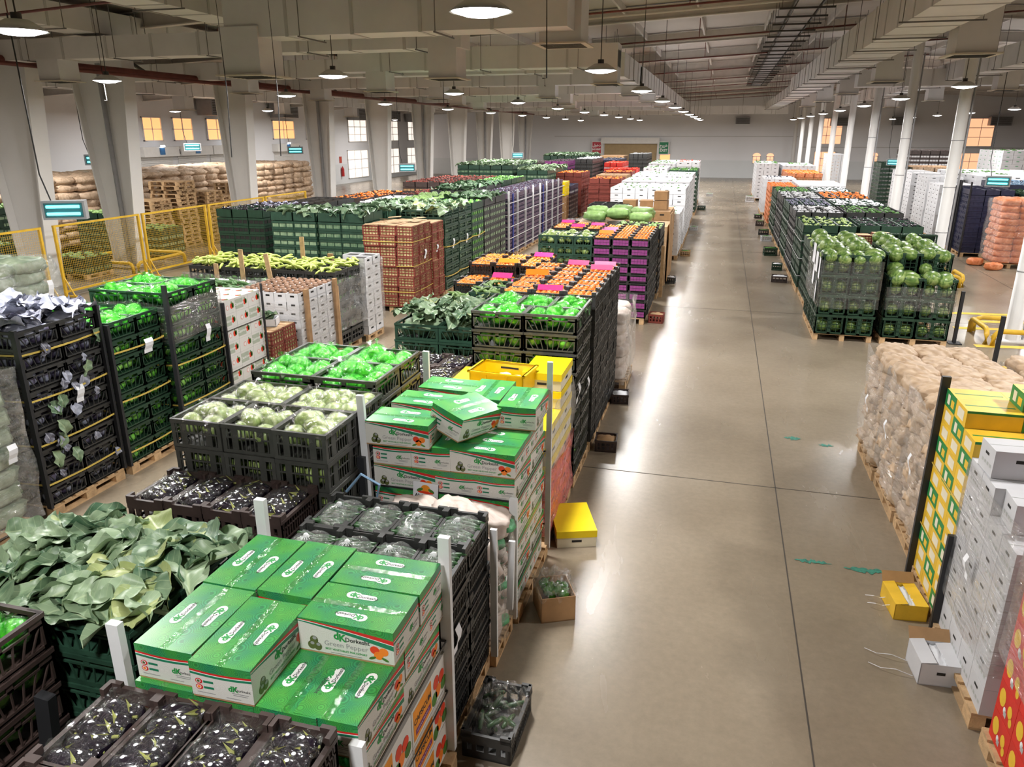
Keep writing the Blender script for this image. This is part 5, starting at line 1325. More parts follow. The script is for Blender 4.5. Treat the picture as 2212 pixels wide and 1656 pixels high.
pallet(-2.03, 7.15, 'yellow lidded boxes', True, 1.05, 1.25)
# yellow crate on top with mushrooms
o = put('yellow_crate', MB().box(-.28, .28, -.19, .19, .0, .012).box(-.29, .29, -.2, -.188, 0, .2).box(-.29, .29, .188, .2, 0, .2).box(-.29, -.278, -.2, .2, 0, .2).box(.278, .29, -.2, .2, 0, .2).box(-.31, .31, -.215, -.188, .18, .2).box(-.31, .31, .188, .215, .18, .2).box(-.31, -.278, -.215, .215, .18, .2).box(.278, .31, -.215, .215, .18, .2).mesh('crate_shell', M['crate_yellow']), (-2.0, 7.05, 1.52), -.1, label='bright yellow plastic crate on top of the lidded boxes', cat='crate')
put('hand_slot', MB().box(-.1, .1, .186, .187, .13, .15).mesh('hand_slot', M['dark_hole']), parent=o); put('rib', MB().box(-.12, -.1, -.21, -.2, .02, .18).box(.1, .12, -.21, -.2, .02, .18).mesh('rib', M['crate_yellow']), parent=o)
for i, (dx, dy) in enumerate(((-.12, -.04), (.0, .02), (.13, -.02))): put('white_pack', MB().blob((0, 0, 0), .09, .12, .05, 12, 8, 0, .1, i).mesh('pack', M['paper'], True), (-2.0 + dx, 7.05 + dy, 1.6), label='white wrapped pack in the yellow crate, %s' % ('left', 'middle', 'right')[i], cat='pack')
# green bag cabbages by the aisle (A7)
C9 = stack(-2.62, 7.92, [(2, .42), (3, .58)], 1.22, 9, .217, 'cabbage_crate', 'crate_grey', 'lat', 'dark grey crate', 'aisle green cabbage stack', z0=.14)
for c in C9: fill_cabbage(c, HG, BG, '%s %s crate of the aisle cabbage stack' % (roww(c[5], 2), colw(c[6], c[7])), lab='green-bagged cabbage, %s in the %s', dens=.18, extra=1)
inner(-2.60, -1.43, 7.94, 8.9, .14, 1.95, 'cab_green', 'green bagged cabbages packed inside the aisle cabbage crates', h=.217)
pallet(-2.01, 8.45, 'aisle green cabbage crates', True, 1.02)
strap(-2.62, -1.4, 7.92, 8.92, 1.3, 'strap_black', 'black strap around the aisle green cabbage crates')
tag((-1.385, 8.05, 1.28), (0, 0, PI / 2), 'white tag strapped on the aisle green cabbage crates', .1, .24); tag((-1.385, 8.7, 1.15), (0, 0, PI / 2), 'white tag low on the aisle green cabbage crates rear', .09, .22)
# mandarins (A8)
PAPER = {(0, 1): 'pinkcard', (3, 0): 'orangecard', (6, 2): 'pinkcard', (5, 2): 'pinkcard', (6, 1): 'pinkcard'}
CM = stack(-2.60, 9.06, [(3, .33)] * 7, 1.22, 11, .178, 'mandarin_crate', 'crate_black', 'mand', 'black crate', 'near mandarin stack', z0=.14)
acc = MB()
for c in CM: fill_mandarin(c, '%s %s crate of near mandarin stack' % (roww(c[5], 7), colw(c[6], 3)), c[5] < 5, acc, PAPER.get((c[5], c[6])))
CM2 = stack(-3.92, 10.98, [(3, .38)] * 5, 1.26, 10, .182, 'mandarin_crate', 'crate_black', 'mand', 'black crate', 'left mandarin stack', z0=.14, skip=[(0, 0), (0, 1), (0, 2), (1, 0), (1, 1), (1, 2)])
for c in CM2: fill_mandarin(c, '%s %s crate of left mandarin stack' % (roww(c[5], 5), colw(c[6], 3)), False, acc, {(1, 1): 'pinkcard', (2, 1): 'orangecard', (0, 2): 'pinkcard', (4, 2): 'pinkcard'}.get((c[5], c[6])))
for y in (9.55, 10.75): pallet(-2.0, y, 'near mandarin crates, %s part' % ('front' if y < 10 else 'rear'))
CM3 = stack(-2.58, 16.2, [(3, .40)] * 6, 1.22, 9, .192, 'mandarin_crate', 'crate_black', 'mand', 'black crate', 'far purple lined mandarin stack', z0=.14)
for c in CM3: fill_mandarin(c, '%s %s crate of purple mandarin stack' % (roww(c[5], 6), colw(c[6], 3)), False, acc, {(1, 0): 'orangecard', (2, 0): 'pinkcard', (3, 0): 'pinkcard'}.get((c[5], c[6])))
CM4 = stack(-3.82, 17.7, [(3, .40)] * 3, 1.22, 9, .192, 'mandarin_crate', 'crate_black', 'mand', 'black crate', 'far left mandarin stack', z0=.14)
for c in CM4: fill_mandarin(c, '%s %s crate of far left mandarin stack' % (roww(c[5], 3), colw(c[6], 3)), False, acc, {(0, 1): 'pinkcard', (1, 2): 'pinkcard', (2, 0): 'pinkcard'}.get((c[5], c[6])))
put('farther_mandarins', acc.mesh('farther_mandarins', M['mandarin'], True), label='orange mandarins filling the farther black crates', cat='mandarins', kind='stuff')
# magenta liners on the purple stack front
lin = MB()
for k in range(5):
    for j in range(2): lin.box(-.165 + k * .066, -.103 + k * .066, 0, .004, .03 + j * .058, .082 + j * .058)
lin = lin.mesh('crate_liner', M['crate_mag'])
for c in range(3):
    for l in range(9): put('crate_liner', lin, (-2.58 + 1.22 / 3 * (c + .5), 16.19, .14 + l * .192), label='magenta liner panel of purple stack, %s layer, %s column' % (ORDL[8 - l], colw(c, 3)), cat='liner', group='magenta crate liners')
for i, z in enumerate((.55, .95, 1.45)): strap(-2.58, -1.36, 16.2, 18.6, z, 'strap_black', 'black strap around the purple lined crates, %s one' % ('lower', 'middle', 'upper')[i])
for y in (16.7, 18.0): pallet(-2.0, y, 'purple lined crates, %s part' % ('front' if y < 17 else 'rear'), y < 17)
# wrapped sack pallet by the aisle (A9)
sacks(-2.3, -1.30, 11.7, 12.7, .14, 1.25, 'sack_white', 'mesh_sack', 'pale sack', 'wrapped pile behind mandarins', 2, 2, .18, 'R')
wrap(-2.35, -1.27, 11.65, 12.75, .12, 1.4, 'grey film around the sacks behind the mandarins', 'film_thick', .03, 8); pallet(-1.85, 12.2, 'wrapped sacks behind the mandarins')
# cabbages green crate stack far (B9)
CB = stack(-3.85, 16.45, [(3, .5), (3, .5)], 1.22, 8, .213, 'cabbage_crate', 'crate_green', 'lat', 'green crate', 'white head cabbage stack', z0=.14)
for c in CB: fill_cabbage(c, HC, None, '%s %s crate of far cabbage stack' % (roww(c[5], 2), colw(c[6], 3)), nm='cabbage', lab='pale cabbage, %s in the %s', extra=1)
inner(-3.83, -2.67, 16.47, 17.4, .14, 1.6, 'cabbage', 'cabbages packed inside the far green crates', h=.213)
strap(-3.85, -2.63, 16.45, 17.45, 1.1, 'strap_black', 'black strap around the far green cabbage crates')
# ================================================================ left of the second aisle (C)
# wrapped cabbage sacks at the left edge
sacks(-7.95, -6.75, 4.45, 5.55, .14, 1.75, 'sack_cab', 'cabbage_sack', 'green cabbage sack', 'left edge wrapped pile', 2, 2, .2, 'R')
wrap(-8.0, -6.70, 4.40, 5.60, .12, 1.78, 'clear film around the cabbage sacks at the left edge', 'film', .02, 21); pallet(-7.35, 5.0, 'left edge cabbage sacks')
tag((-6.62, 5.35, 1.05), (0, 0, PI / 2), 'white tag on the wrapped cabbage sacks at the left edge', .1, .2)
# purple cabbage crates
P1 = stack(-7.95, 5.75, [(3, .52), (3, .52)], 1.22, 9, .217, 'red_cabbage_crate', 'crate_black', 'lat', 'black crate', 'purple cabbage stack', z0=.14)
for c in P1: fill_leaves(c, '%s %s crate of purple cabbages' % (roww(c[5], 2), colw(c[6], 3)), 13, LVr, 'red_cabbage', 1.0, .14, 0, 'cabbage', 'bluish purple cabbage heap in the %s')
inner(-7.93, -6.76, 5.77, 6.77, .14, 2.0, 'cab_purple', 'purple cabbages packed inside the purple cabbage crates', h=.217)
for i in range(24):
    f = i % 2
    put('loose_leaf', rnd.choice(LVr if i % 3 else LV), (-6.70 + rnd.uniform(-.02, .02), rnd.uniform(5.8, 6.75), rnd.uniform(.3, 1.9)), (PI / 2 + rnd.uniform(-.4, .4), rnd.uniform(-.5, .5), PI / 2 + rnd.uniform(-.3, .3)), label='ragged leaf poking out of the purple cabbage crates', cat='leaf', group='leaves on the purple cabbage stack', scale=rnd.uniform(.35, .6))
for i, z in enumerate((.4, .85, 1.35, 1.85)): strap(-7.95, -6.72, 5.75, 6.80, z, 'strap_yellow', 'yellow strap around the purple cabbage crates, %s' % ('lowest', 'second lowest', 'second highest', 'highest')[i], .02, .02)
post(-6.72, 5.72, .14, 2.12, 'post_black', 'black corner board at the front of the purple cabbage stack', w=.06); post(-6.72, 6.80, .14, 2.15, 'post_black', 'black corner board at the rear of the purple cabbage stack', w=.06)
tag((-6.69, 6.35, 1.35), (0, 0, PI / 2), 'white tag on the purple cabbage crates', .1, .2); pallet(-7.33, 6.27, 'purple cabbage crates', True, 1.02, 1.05)
# green stacks
G1 = stack(-7.90, 6.90, [(2, .44), (2, .40)], 1.20, 8, .222, 'cabbage_crate', 'crate_green2', 'lat', 'deep green crate', 'strapped green stack', z0=.14)
for c in G1: fill_cabbage(c, HG, BG, '%s %s crate of strapped green stack' % (roww(c[5], 2), colw(c[6], 2)), lab='green-bagged cabbage, %s in the %s', dens=.17)
inner(-7.88, -6.73, 6.92, 7.7, .14, 1.75, 'cab_green', 'green bagged cabbages inside the strapped green crates', h=.222)
for i, z in enumerate((.3, .95, 1.55)): strap(-7.9, -6.69, 6.9, 7.74, z, 'strap_yellow', 'yellow strap around the strapped green crates, %s one' % ('lower', 'middle', 'upper')[i], .015, .02)
post(-6.68, 6.86, .14, 1.9, 'post_black', 'black corner board at the front of the strapped green stack', w=.06)
tag((-6.66, 7.45, 1.6), (0, 0, PI / 2), 'square white tag on the strapped green crates', .14, .18); pallet(-7.3, 7.35, 'strapped green crates', True, 1.0, .9)
G2 = stack(-7.78, 7.80, [(2, .52), (2, .48)], 1.18, 9, .217, 'cabbage_crate', 'crate_green2', 'lat', 'deep green crate', 'film wrapped green stack', z0=.14)
for c in G2: fill_cabbage(c, HG, BG, '%s %s crate of film wrapped stack' % (roww(c[5], 2), colw(c[6], 2)), lab='green-bagged cabbage, %s in the %s', dens=.17)
inner(-7.76, -6.63, 7.82, 8.78, .14, 1.95, 'cab_green', 'green bagged cabbages inside the film wrapped green crates', h=.217)
wrap(-7.82, -6.57, 7.78, 8.82, 1.45, 1.95, 'dusty film band around the tall green crates', 'film_clear', .006, 31)
for i, z in enumerate((.6, 1.15)): strap(-7.78, -6.59, 7.8, 8.8, z, 'strap_yellow', 'yellow strap around the film wrapped crates, %s one' % ('lower', 'upper')[i], .015, .02)
post(-6.58, 7.76, .14, 2.2, 'post_black', 'black corner board at the front of the film wrapped stack', w=.06); tag((-6.55, 8.45, 1.55), (0, 0, PI / 2), 'long white tag on the film wrapped crates', .09, .24)
pallet(-7.2, 8.3, 'film wrapped green crates', True)
# white pepper cartons with printed peppers
def box_carton(w, d, h, mat): return MB().box(-w / 2, w / 2, -d / 2, d / 2, 0, h).mesh('carton', M[mat])
pc = box_carton(.39, .31, .2, 'cap_white')
M['sage'] = pm('sage_panel_print', (.42, .47, .38), .6, .05)
def pepper_print(w, h, panel):
    q = MB()
    if panel: q.add([(-w / 2, -.0008, .03), (w * .1, -.0008, .03), (w * .1, -.0008, h - .03), (-w / 2, -.0008, h - .03)], [(0, 1, 2, 3)], 2); txt(q, 'Capsicum', .055, -w * .2, h / 2, 3, .001)
    else: ell(q, -w * .1, h * .45, .03, .035, 0); ell(q, -w * .1, h * .45, .024, .029, 3, -.0016)
    ell(q, w * .22, h * .5, .034, .042, 0); ell(q, w * .32, h * .52, .026, .04, 1); ell(q, w * .23, h * .75, .01, .02, 1, -.0016)
    return q
PP = {}
for k in (0, 1):
    q = MB(); a, b2 = pepper_print(.39, .2, k), pepper_print(.31, .2, 1 - k)
    q._join2(a, Matrix.Translation((0, -.155, 0)), 0); q._join2(b2, Matrix.Rotation(PI / 2, 4, 'Z') @ Matrix.Translation((0, -.195, 0)), 0)
    for x in (-.1, .1): q._join2(pepper_print(.2, .2, 0), Matrix.Translation((x, -.1, .2)) @ Matrix.Rotation(-PI / 2, 4, 'X'), 0)
    PP[k] = q.mesh('pepper_print', [M['red_pepper'], M['greens'], M['sage'], M['white_print']])
for l in range(8):
    for r in range(3):
        for c in range(3):
            if not (l == 7 or r == 0 or c == 2): continue
            o = put('pepper_box', pc, (-7.59 + c * .395, 9.02 + r * .315, .14 + l * .202), label='white box printed with red peppers by green crates, %s layer, %s %s' % (ORDL[7 - l], roww(r, 3), colw(c, 3)), cat='carton', group='white pepper boxes')
            put('pepper_print', PP[(l + r) % 2], parent=o)
post(-6.57, 8.84, .1, 1.75, 'post_black', 'black corner board at the front of the white pepper boxes', w=.05); post(-6.57, 9.80, .3, 1.85, 'post_black', 'thin black board at the rear of the white pepper boxes', w=.03)
pallet(-7.2, 9.35, 'white pepper boxes')
for i, z in enumerate((.72, 1.33)): strap(-7.79, -6.59, 8.86, 9.81, z, 'strap_black', 'black strap around the white pepper boxes, %s one' % ('lower', 'upper')[i], 0, .01)
# red-brown cartons with openings
def red_carton(w, d, h):
    key = ('red', round(w, 3), round(d, 3), round(h, 3))
    if key in _cc: return _cc[key]
    q = MB(); hw, hd = w / 2, d / 2; t = .012
    q.box(-hw + t, hw - t, -hd + t, hd - t, .01, h - .02, 1)
    for sx in (-1, 1):
        for sy in (-1, 1): q.box(sx * hw - (.03 if sx > 0 else 0), sx * hw + (0 if sx > 0 else .03), sy * hd - (.03 if sy > 0 else 0), sy * hd + (0 if sy > 0 else .03), 0, h, 0)
    for z0, z1 in ((0, .03), (h * .36, h * .36 + .018), (h * .62, h * .62 + .018), (h - .03, h)):
        q.box(-hw, hw, -hd, -hd + .008, z0, z1, 0); q.box(-hw, hw, hd - .008, hd, z0, z1, 0); q.box(-hw, -hw + .008, -hd, hd, z0, z1, 0); q.box(hw - .008, hw, -hd, hd, z0, z1, 0)
    n = 5
    for i in range(1, n):
        x = -hw + w * i / n; y = -hd + d * i / n
        q.box(x - .008, x + .008, -hd, -hd + .008, 0, h, 0); q.box(hw - .008, hw, y - .008, y + .008, 0, h, 0)
    q.box(-hw, hw, -hd, hd, h - .012, h - .004, 2)
    for i in range(3): q.box(-hw + .02, hw - .02, -hd + d * i / 3 + .01, -hd + d * (i + 1) / 3 - .004, h - .004, h + .004 + .004 * (i % 2), 2)
    _cc[key] = q.mesh('red_carton', [M['red_card'], M['pale_in'], M['flapwood']])
    return _cc[key]
M['pale_in'] = patt('packed_pale_pods', 'noise', [(.35, (.20, .20, .06)), (.5, (.50, .42, .20)), (.7, (.66, .50, .28))], 14, 1, .7, bump=.6)
M['flapwood'] = pm('pale_card_flap', (.55, .36, .20), .8, .15, 10)
stack(-7.72, 9.95, [(3, .37), (3, .37)], 1.14, 4, .225, 'red_carton', 'red_card', '', 'red-brown carton', 'low red stack by white boxes', z0=.14, cat='carton', maker=red_carton)
o = put('foam_tray', MB().box(-.22, .22, -.14, .14, 0, .012).box(-.22, .22, -.14, -.125, 0, .12).box(-.22, .22, .125, .14, 0, .12).box(-.22, -.205, -.14, .14, 0, .12).box(.205, .22, -.14, .14, 0, .12).mesh('tray', M['foam']), (-6.95, 10.35, 1.05), .35, label='white foam tray of green leaves on the low red cartons', cat='tray')
for i in range(10): put('spinach_bunch', LV[i % 8], (-6.95 + rnd.uniform(-.12, .12), 10.35 + rnd.uniform(-.1, .1), 1.17 + rnd.uniform(0, .06)), (rnd.uniform(-.8, .8), rnd.uniform(-.8, .8), rnd.uniform(0, 6.28)), label='green leaf in the white foam tray on the red cartons', cat='leaf', group='leaves in the foam tray', scale=.6)
pallet(-7.15, 10.3, 'low red cartons', sy=.8)
# white mushroom boxes
def mush_box(w, d, h):
    key = ('mush', round(w, 3), round(d, 3), round(h, 3))
    if key in _cc: return _cc[key]
    q = MB(); hw, hd = w / 2, d / 2; t = .012
    q.box(-hw, hw, -hd, hd, .002, .012)
    for s in (-1, 1):
        for (lo, hi) in ((-1, -.35), (.35, 1)):
            q.box(lo * hw, hi * hw, s * hd - (t if s > 0 else 0), s * hd + (0 if s > 0 else t), 0, h); q.box(s * hw - (t if s > 0 else 0), s * hw + (0 if s > 0 else t), lo * hd, hi * hd, 0, h)
        q.box(-.36 * hw, .36 * hw, s * hd - (t if s > 0 else 0), s * hd + (0 if s > 0 else t), 0, h * .55); q.box(s * hw - (t if s > 0 else 0), s * hw + (0 if s > 0 else t), -.36 * hd, .36 * hd, 0, h * .55)
        q.box(-.36 * hw, .36 * hw, s * hd - (t if s > 0 else 0), s * hd + (0 if s > 0 else t), h * .78, h); q.box(s * hw - (t if s > 0 else 0), s * hw + (0 if s > 0 else t), -.36 * hd, .36 * hd, h * .78, h)
    q.box(-hw + t, hw - t, -hd + t, hd - t, .012, h * .85, 1)
    _cc[key] = q.mesh('mushroom_box', [M['foam'], M['dark_hole']])
    return _cc[key]
C6m = stack(-7.75, 10.85, [(5, .31)] * 4, 1.16, 9, .148, 'mushroom_box', 'foam', '', 'small white box', 'white mushroom stack', z0=.14, cat='box', maker=mush_box)
msh = MB().lathe([(0, -.015), (.012, -.015), (.013, .0), (.03, .002), (.034, .012), (.026, .026), (.01, .032), (0, .033)], 10).mesh('mushroom', M['mushroom'], True)
for c in C6m:
    for k in range(4): put('mushroom', msh, (c[0] + (k % 2 - .5) * c[2] * .45, c[1] + (k // 2 - .5) * c[3] * .5, c[4] - .012), (rnd.uniform(-.4, .4), rnd.uniform(-.4, .4), 0), label='brown mushroom cap in the white mushroom boxes', cat='mushroom', group='brown mushrooms', scale=1.5)
for x, y in ((-6.56, 11.05), (-6.56, 12.05)): put('wood_batten', MB().box(-.03, .03, -.045, .045, 0, 1.62 - .1).mesh('batten', M['wood_dark']), (x, y, .0), label='upright wooden batten at the %s of the white mushroom boxes' % ('front' if y < 11.5 else 'rear'), cat='batten')
wrap(-7.78, -6.57, 10.82, 12.12, .13, 1.3, 'clear film around the white mushroom boxes', 'film', .008, 41); pallet(-7.17, 11.47, 'white mushroom boxes', sy=1.25)
# black crates of corn, boards
CN = stack(-9.75, 12.25, [(5, .5), (5, .5)], 3.1, 5, .29, 'corn_crate', 'crate_black', 'low', 'black crate', 'corn stack', z0=.14)
cnm = MB().tube([(0, -.12, 0), (0, -.09, .01), (0, 0, .014), (0, .08, .008), (0, .13, 0)], [.012, .026, .028, .02, .006], 7).mesh('corn_cob', M['corn'], True)
for c in CN:
    for k in range(29):
        o = put('corn_cob', cnm, (c[0] + rnd.uniform(-.46, .46) * c[2], c[1] + rnd.uniform(-.46, .46) * c[3], c[4] - .02 + rnd.uniform(0, .12)), (rnd.uniform(-.4, .4), rnd.uniform(-.4, .4), rnd.uniform(0, 6.28)), label='green husked corn cob heaped on the %s %s corn crate' % (roww(c[5], 2), colw(c[6], 5)), cat='corn', group='corn cobs', scale=.92)
inner(-9.7, -6.68, 12.3, 13.2, .3, 1.4, 'greens', 'dark green husks packed inside the corn crates', h=.29, amp=.3)
for i, (x, y, h, ln) in enumerate(((-8.5, 12.15, 1.95, 0), (-7.75, 12.15, 1.9, -.12), (-7.9, 13.32, 2.05, 0), (-6.62, 12.2, 1.35, 0), (-9.1, 12.2, 1.65, .0))):
    put('wood_batten', MB().box(-.045, .045, -.012, .012, 0, h).mesh('batten', M['wood']), (x, y, 0), (0, ln, 0), label='upright wooden board at the corn crates, %s' % ('second from left', 'leaning one', 'rear one', 'right corner one', 'leftmost')[i], cat='batten')
wrap(-9.8, -6.62, 12.18, 13.28, .5, 1.45, 'loose grey film bands around the corn crates', 'film_thick', .03, 44); pallet(-7.3, 12.75, 'corn crates'); pallet(-9.0, 12.75, 'left corn crates')
# gourd bin with plastic liner
o = put('produce_bin', MB().box(-.66, .66, -.6, -.575, .14, 1.3).box(-.66, .66, .575, .6, .14, 1.3).box(-.66, -.635, -.6, .6, .14, 1.3).box(.635, .66, -.6, .6, .14, 1.3).box(-.66, .66, -.6, .6, .12, .14).mesh('bin_wall', M['card']), (-8.65, 11.55, 0), label='cardboard bin of long green gourds lined with plastic', cat='bin')
for x in (-.64, 0, .64): put('upright', MB().box(-.05, .05, -.03, .0, .1, 1.45).mesh('upright', M['wood']), (x, -.6, 0), parent=o)
for z in (.4, .75, 1.1): put('slat', MB().box(-.68, .68, -.615, -.6, 0, .1).mesh('slat', M['wood']), (0, 0, z), parent=o)
gd = MB().tube([(0, -.17, 0), (0, -.14, .008), (0, 0, .012), (0, .14, .008), (0, .18, 0)], [.01, .028, .03, .027, .008], 8).mesh('gourd', M['zucchini'], True)
for k in range(70): put('long_gourd', gd, (-8.65 + rnd.uniform(-.52, .52), 11.55 + rnd.uniform(-.46, .46), 1.24 + rnd.uniform(0, .16)), (rnd.uniform(-.3, .3), rnd.uniform(-.3, .3), 1.2 + rnd.uniform(-.6, .6)), label='long green gourd in the plastic lined bin', cat='gourd', group='gourds in the bin')
q = MB(); n = 40; vs = []
for i in range(n):
    a = 2 * PI * i / n; s = 1 / max(abs(math.cos(a)), abs(math.sin(a))) ** .8
    for r0, z in ((.50, 1.25), (.56, 1.40), (.66, 1.36 + .03 * math.sin(5 * a)), (.70, 1.22 + .05 * math.sin(7 * a)), (.69, 1.05 + .04 * math.sin(9 * a))): vs.append((math.cos(a) * r0 * s, math.sin(a) * r0 * .93 * s, z))
q.add(vs, [(i * 5 + j, ((i + 1) % n) * 5 + j, ((i + 1) % n) * 5 + j + 1, i * 5 + j + 1) for i in range(n) for j in range(4)])
put('bin_liner', q.mesh('bin_liner', M['film_thick'], True), (-8.65, 11.55, 0), label='clear plastic liner folded over the gourd bin', cat='plastic liner')
# white boxes beside the second aisle
C8m = stack(-7.25, 13.35, [(2, .36), (2, .36)], .66, 9, .17, 'mushroom_box', 'foam', '', 'small white box', 'narrow white stack by red cartons', z0=.14, cat='box', maker=mush_box, skip=[(0, 0)])
put('wood_batten', MB().box(-.05, .05, -.03, .03, 0, 1.75).mesh('batten', M['wood_dark']), (-7.32, 13.30, 0), (0, .02, 0), label='broad wooden board left of the narrow white stack', cat='batten')
wrap(-7.28, -6.56, 13.32, 14.1, .3, 1.6, 'clear film around the narrow white stack', 'film', .006, 47); pallet(-6.95, 13.7, 'narrow white stack', True, .6, .75)
# tall red cartons
stack(-7.85, 15.9, [(3, .38), (3, .38), (3, .38)], 1.22, 8, .232, 'red_carton', 'red_card', '', 'red-brown carton', 'tall red stack front pallet', z0=.14, cat='carton', maker=red_carton, jit=.02)
stack(-7.75, 17.08, [(3, .38), (3, .38)], 1.15, 8, .225, 'red_carton', 'red_card', '', 'red-brown carton', 'tall red stack rear pallet', z0=.14, cat='carton', maker=red_carton, jit=.02)
for i in range(16): put('card_flap', MB().box(-.16, .16, -.08, .08, 0, .004).mesh('card_flap', M['flapwood']), (rnd.uniform(-7.75, -6.75), rnd.uniform(15.95, 17.7), 2.005 + i * .002), (rnd.uniform(-.12, .12), rnd.uniform(-.1, .1), rnd.uniform(0, 3)), label='pale card flap sticking up on the tall red cartons', cat='card', group='card flaps on the red cartons')
for i, z in enumerate((.5, 1.1, 1.65)): strap(-7.85, -6.63, 15.9, 17.05, z, 'strap_yellow', 'pale strap around the tall red cartons, %s one' % ('lower', 'middle', 'upper')[i], .01, .015)
for y in (16.45, 17.5): pallet(-7.25, y, 'tall red cartons, %s part' % ('front' if y < 17 else 'rear'))
tag((-6.6, 16.6, 1.4), (0, 0, PI / 2), 'white tag on the front of the tall red cartons', .1, .22); tag((-6.6, 17.4, 1.4), (0, 0, PI / 2), 'white tag on the rear of the tall red cartons', .1, .18)
# ================================================================ right of the aisle (E)
# red fruit boxes
def print_box(w, d, h, mats, fn, name):
    q = MB().box(-w / 2, w / 2, -d / 2, d / 2, 0, h, 0); fn(q, w, d, h)
    return q.mesh(name, mats)
def banana_print(q, w, d, h):
    for fx, W in ((-1, d), (0, w)):
        for (u, z, mi, rr) in ((-.25, .55, 1, .05), (.2, .5, 1, .035), (-.05, .3, 2, .02), (.3, .25, 1, .025)):
            k = 12
            pts = [(u * W + rr * math.cos(2 * PI * i / k), z * h + rr * 1.3 * math.sin(2 * PI * i / k)) for i in range(k)]
            q.poly([(-w / 2 - .001, -a, b2) for a, b2 in pts], mi) if fx else q.poly([(a, -d / 2 - .001, b2) for a, b2 in pts], mi)
        q.add([(-w / 2 - .001, .02, .03), (-w / 2 - .001, -.02, .03), (-w / 2 - .001, -.02, .07), (-w / 2 - .001, .02, .07)], [(0, 1, 2, 3)], 2)
rb = print_box(.40, .30, .225, [M['red_box'], M['yel_box'], M['white_print']], banana_print, 'red_box')
for l in range(7):
    for r in range(4):
        for c in range(3):
            if not (l == 6 or c == 0 or r == 0): continue
            put('red_fruit_box', rb, (2.26 + c * .405, 3.72 + r * .305, .14 + l * .228), label='red fruit box with yellow print at right edge, %s layer, %s %s' % (ORDL[6 - l], roww(r, 4), colw(c, 3)), cat='box', group='red fruit boxes')
pallet(2.66, 4.2, 'red fruit boxes', True, 1.05, 1.25)
wrap(2.03, 3.25, 3.55, 4.83, .75, 1.75, 'clear film around the upper red fruit boxes', 'film', .008, 61)
# white export boxes
M['box_grey_print'] = pm('pale_grey_print', (.45, .47, .45), .6, .1)
def white_print(q, w, d, h):
    for sgn in (-1,):
        q.add([(-w / 2 - .001, .035, h * .62), (-w / 2 - .001, -.035, h * .62), (-w / 2 - .001, -.035, h * .72), (-w / 2 - .001, .035, h * .72)], [(0, 1, 2, 3)], 1)
        for i in range(4): q.add([(-w / 2 - .001, .08 - i * .05, h * .28), (-w / 2 - .001, .05 - i * .05, h * .28), (-w / 2 - .001, .05 - i * .05, h * .40), (-w / 2 - .001, .08 - i * .05, h * .40)], [(0, 1, 2, 3)], 2)
        q.add([(-.04, -d / 2 - .001, h * .6), (.04, -d / 2 - .001, h * .6), (.04, -d / 2 - .001, h * .72), (-.04, -d / 2 - .001, h * .72)], [(0, 1, 2, 3)], 1)
    q.box(-w / 2, w / 2, -.002, .002, h, h + .0015, 2)
wb = print_box(.36, .27, .21, [M['card_white'], M['dark_hole'], M['box_grey_print']], white_print, 'white_box')
for l in range(7):
    for r in range(4):
        for c in range(3):
            if not (l == 6 or c == 0 or r == 0): continue
            if l == 6 and (r, c) in ((0, 0), (0, 1), (1, 0)): continue
            put('white_export_box', wb, (2.22 + c * .37, 5.08 + r * .275, .14 + l * .213), label='plain white fruit box at right, %s layer, %s %s' % (ORDL[6 - l], roww(r, 4), colw(c, 3)), cat='box', group='white export boxes')
put('white_export_box', wb, (2.23, 5.80, .14 + 7 * .213), .03, label='white box on top of the white fruit boxes, rear', cat='box', group='white export boxes'); put('white_export_box', wb, (2.28, 5.36, .14 + 6 * .213), -.05, label='white box on top of the white fruit boxes, front', cat='box', group='white export boxes')
wrap(2.02, 3.16, 4.93, 6.02, .45, 1.6, 'clear film around the white fruit boxes', 'film', .006, 62); pallet(2.6, 5.5, 'white fruit boxes', True, 1.0, 1.1)
tag((1.98, 5.55, 1.05), (0, 0, -PI / 2), 'white tag on the wrapped white fruit boxes', .06, .2)
# yellow and green boxes
def yg_print(q, w, d, h):
    q.add([(-w / 2 - .001, d * .28, .03), (-w / 2 - .001, -d * .28, .03), (-w / 2 - .001, -d * .28, h - .03), (-w / 2 - .001, d * .28, h - .03)], [(0, 1, 2, 3)], 1)
    q.box(-w / 2, w / 2, -d / 2 - .003, -d / 2, h - .02, h, 2)
    q.box(-w / 2 + .02, w / 2 - .02, -.01, .01, h, h + .001, 2)
ygA = print_box(.40, .29, .145, [M['yel_box'], M['card_pale'], M['grn_print']], yg_print, 'yellow_box')
def gg_print(q, w, d, h):
    yg_print(q, w, d, h)
    q.add([(-w / 2 - .0015, d * .5, 0), (-w / 2 - .0015, -d * .5, 0), (-w / 2 - .0015, -d * .5, h), (-w / 2 - .0015, d * .5, h)], [(0, 1, 2, 3)], 2)
    q.add([(-w / 2 - .002, d * .3, .03), (-w / 2 - .002, .02, .03), (-w / 2 - .002, .02, h - .03), (-w / 2 - .002, d * .3, h - .03)], [(0, 1, 2, 3)], 1)
    q.add([(-w / 2 - .002, -.02, .03), (-w / 2 - .002, -d * .35, .03), (-w / 2 - .002, -d * .35, h - .05), (-w / 2 - .002, -.02, h - .05)], [(0, 1, 2, 3)], 0)
    q.add([(-w / 2, -d / 2 - .002, 0), (w / 2, -d / 2 - .002, 0), (w / 2, -d / 2 - .002, h - .02), (-w / 2, -d / 2 - .002, h - .02)], [(0, 1, 2, 3)], 2)
    vs, fs = meshdata(textmesh('Sadey', .07, M['ink'], .003, 'CENTER', .25)); q.add([(v.x, -d / 2 - .004, v.y + h * .5) for v in vs], fs, 3)
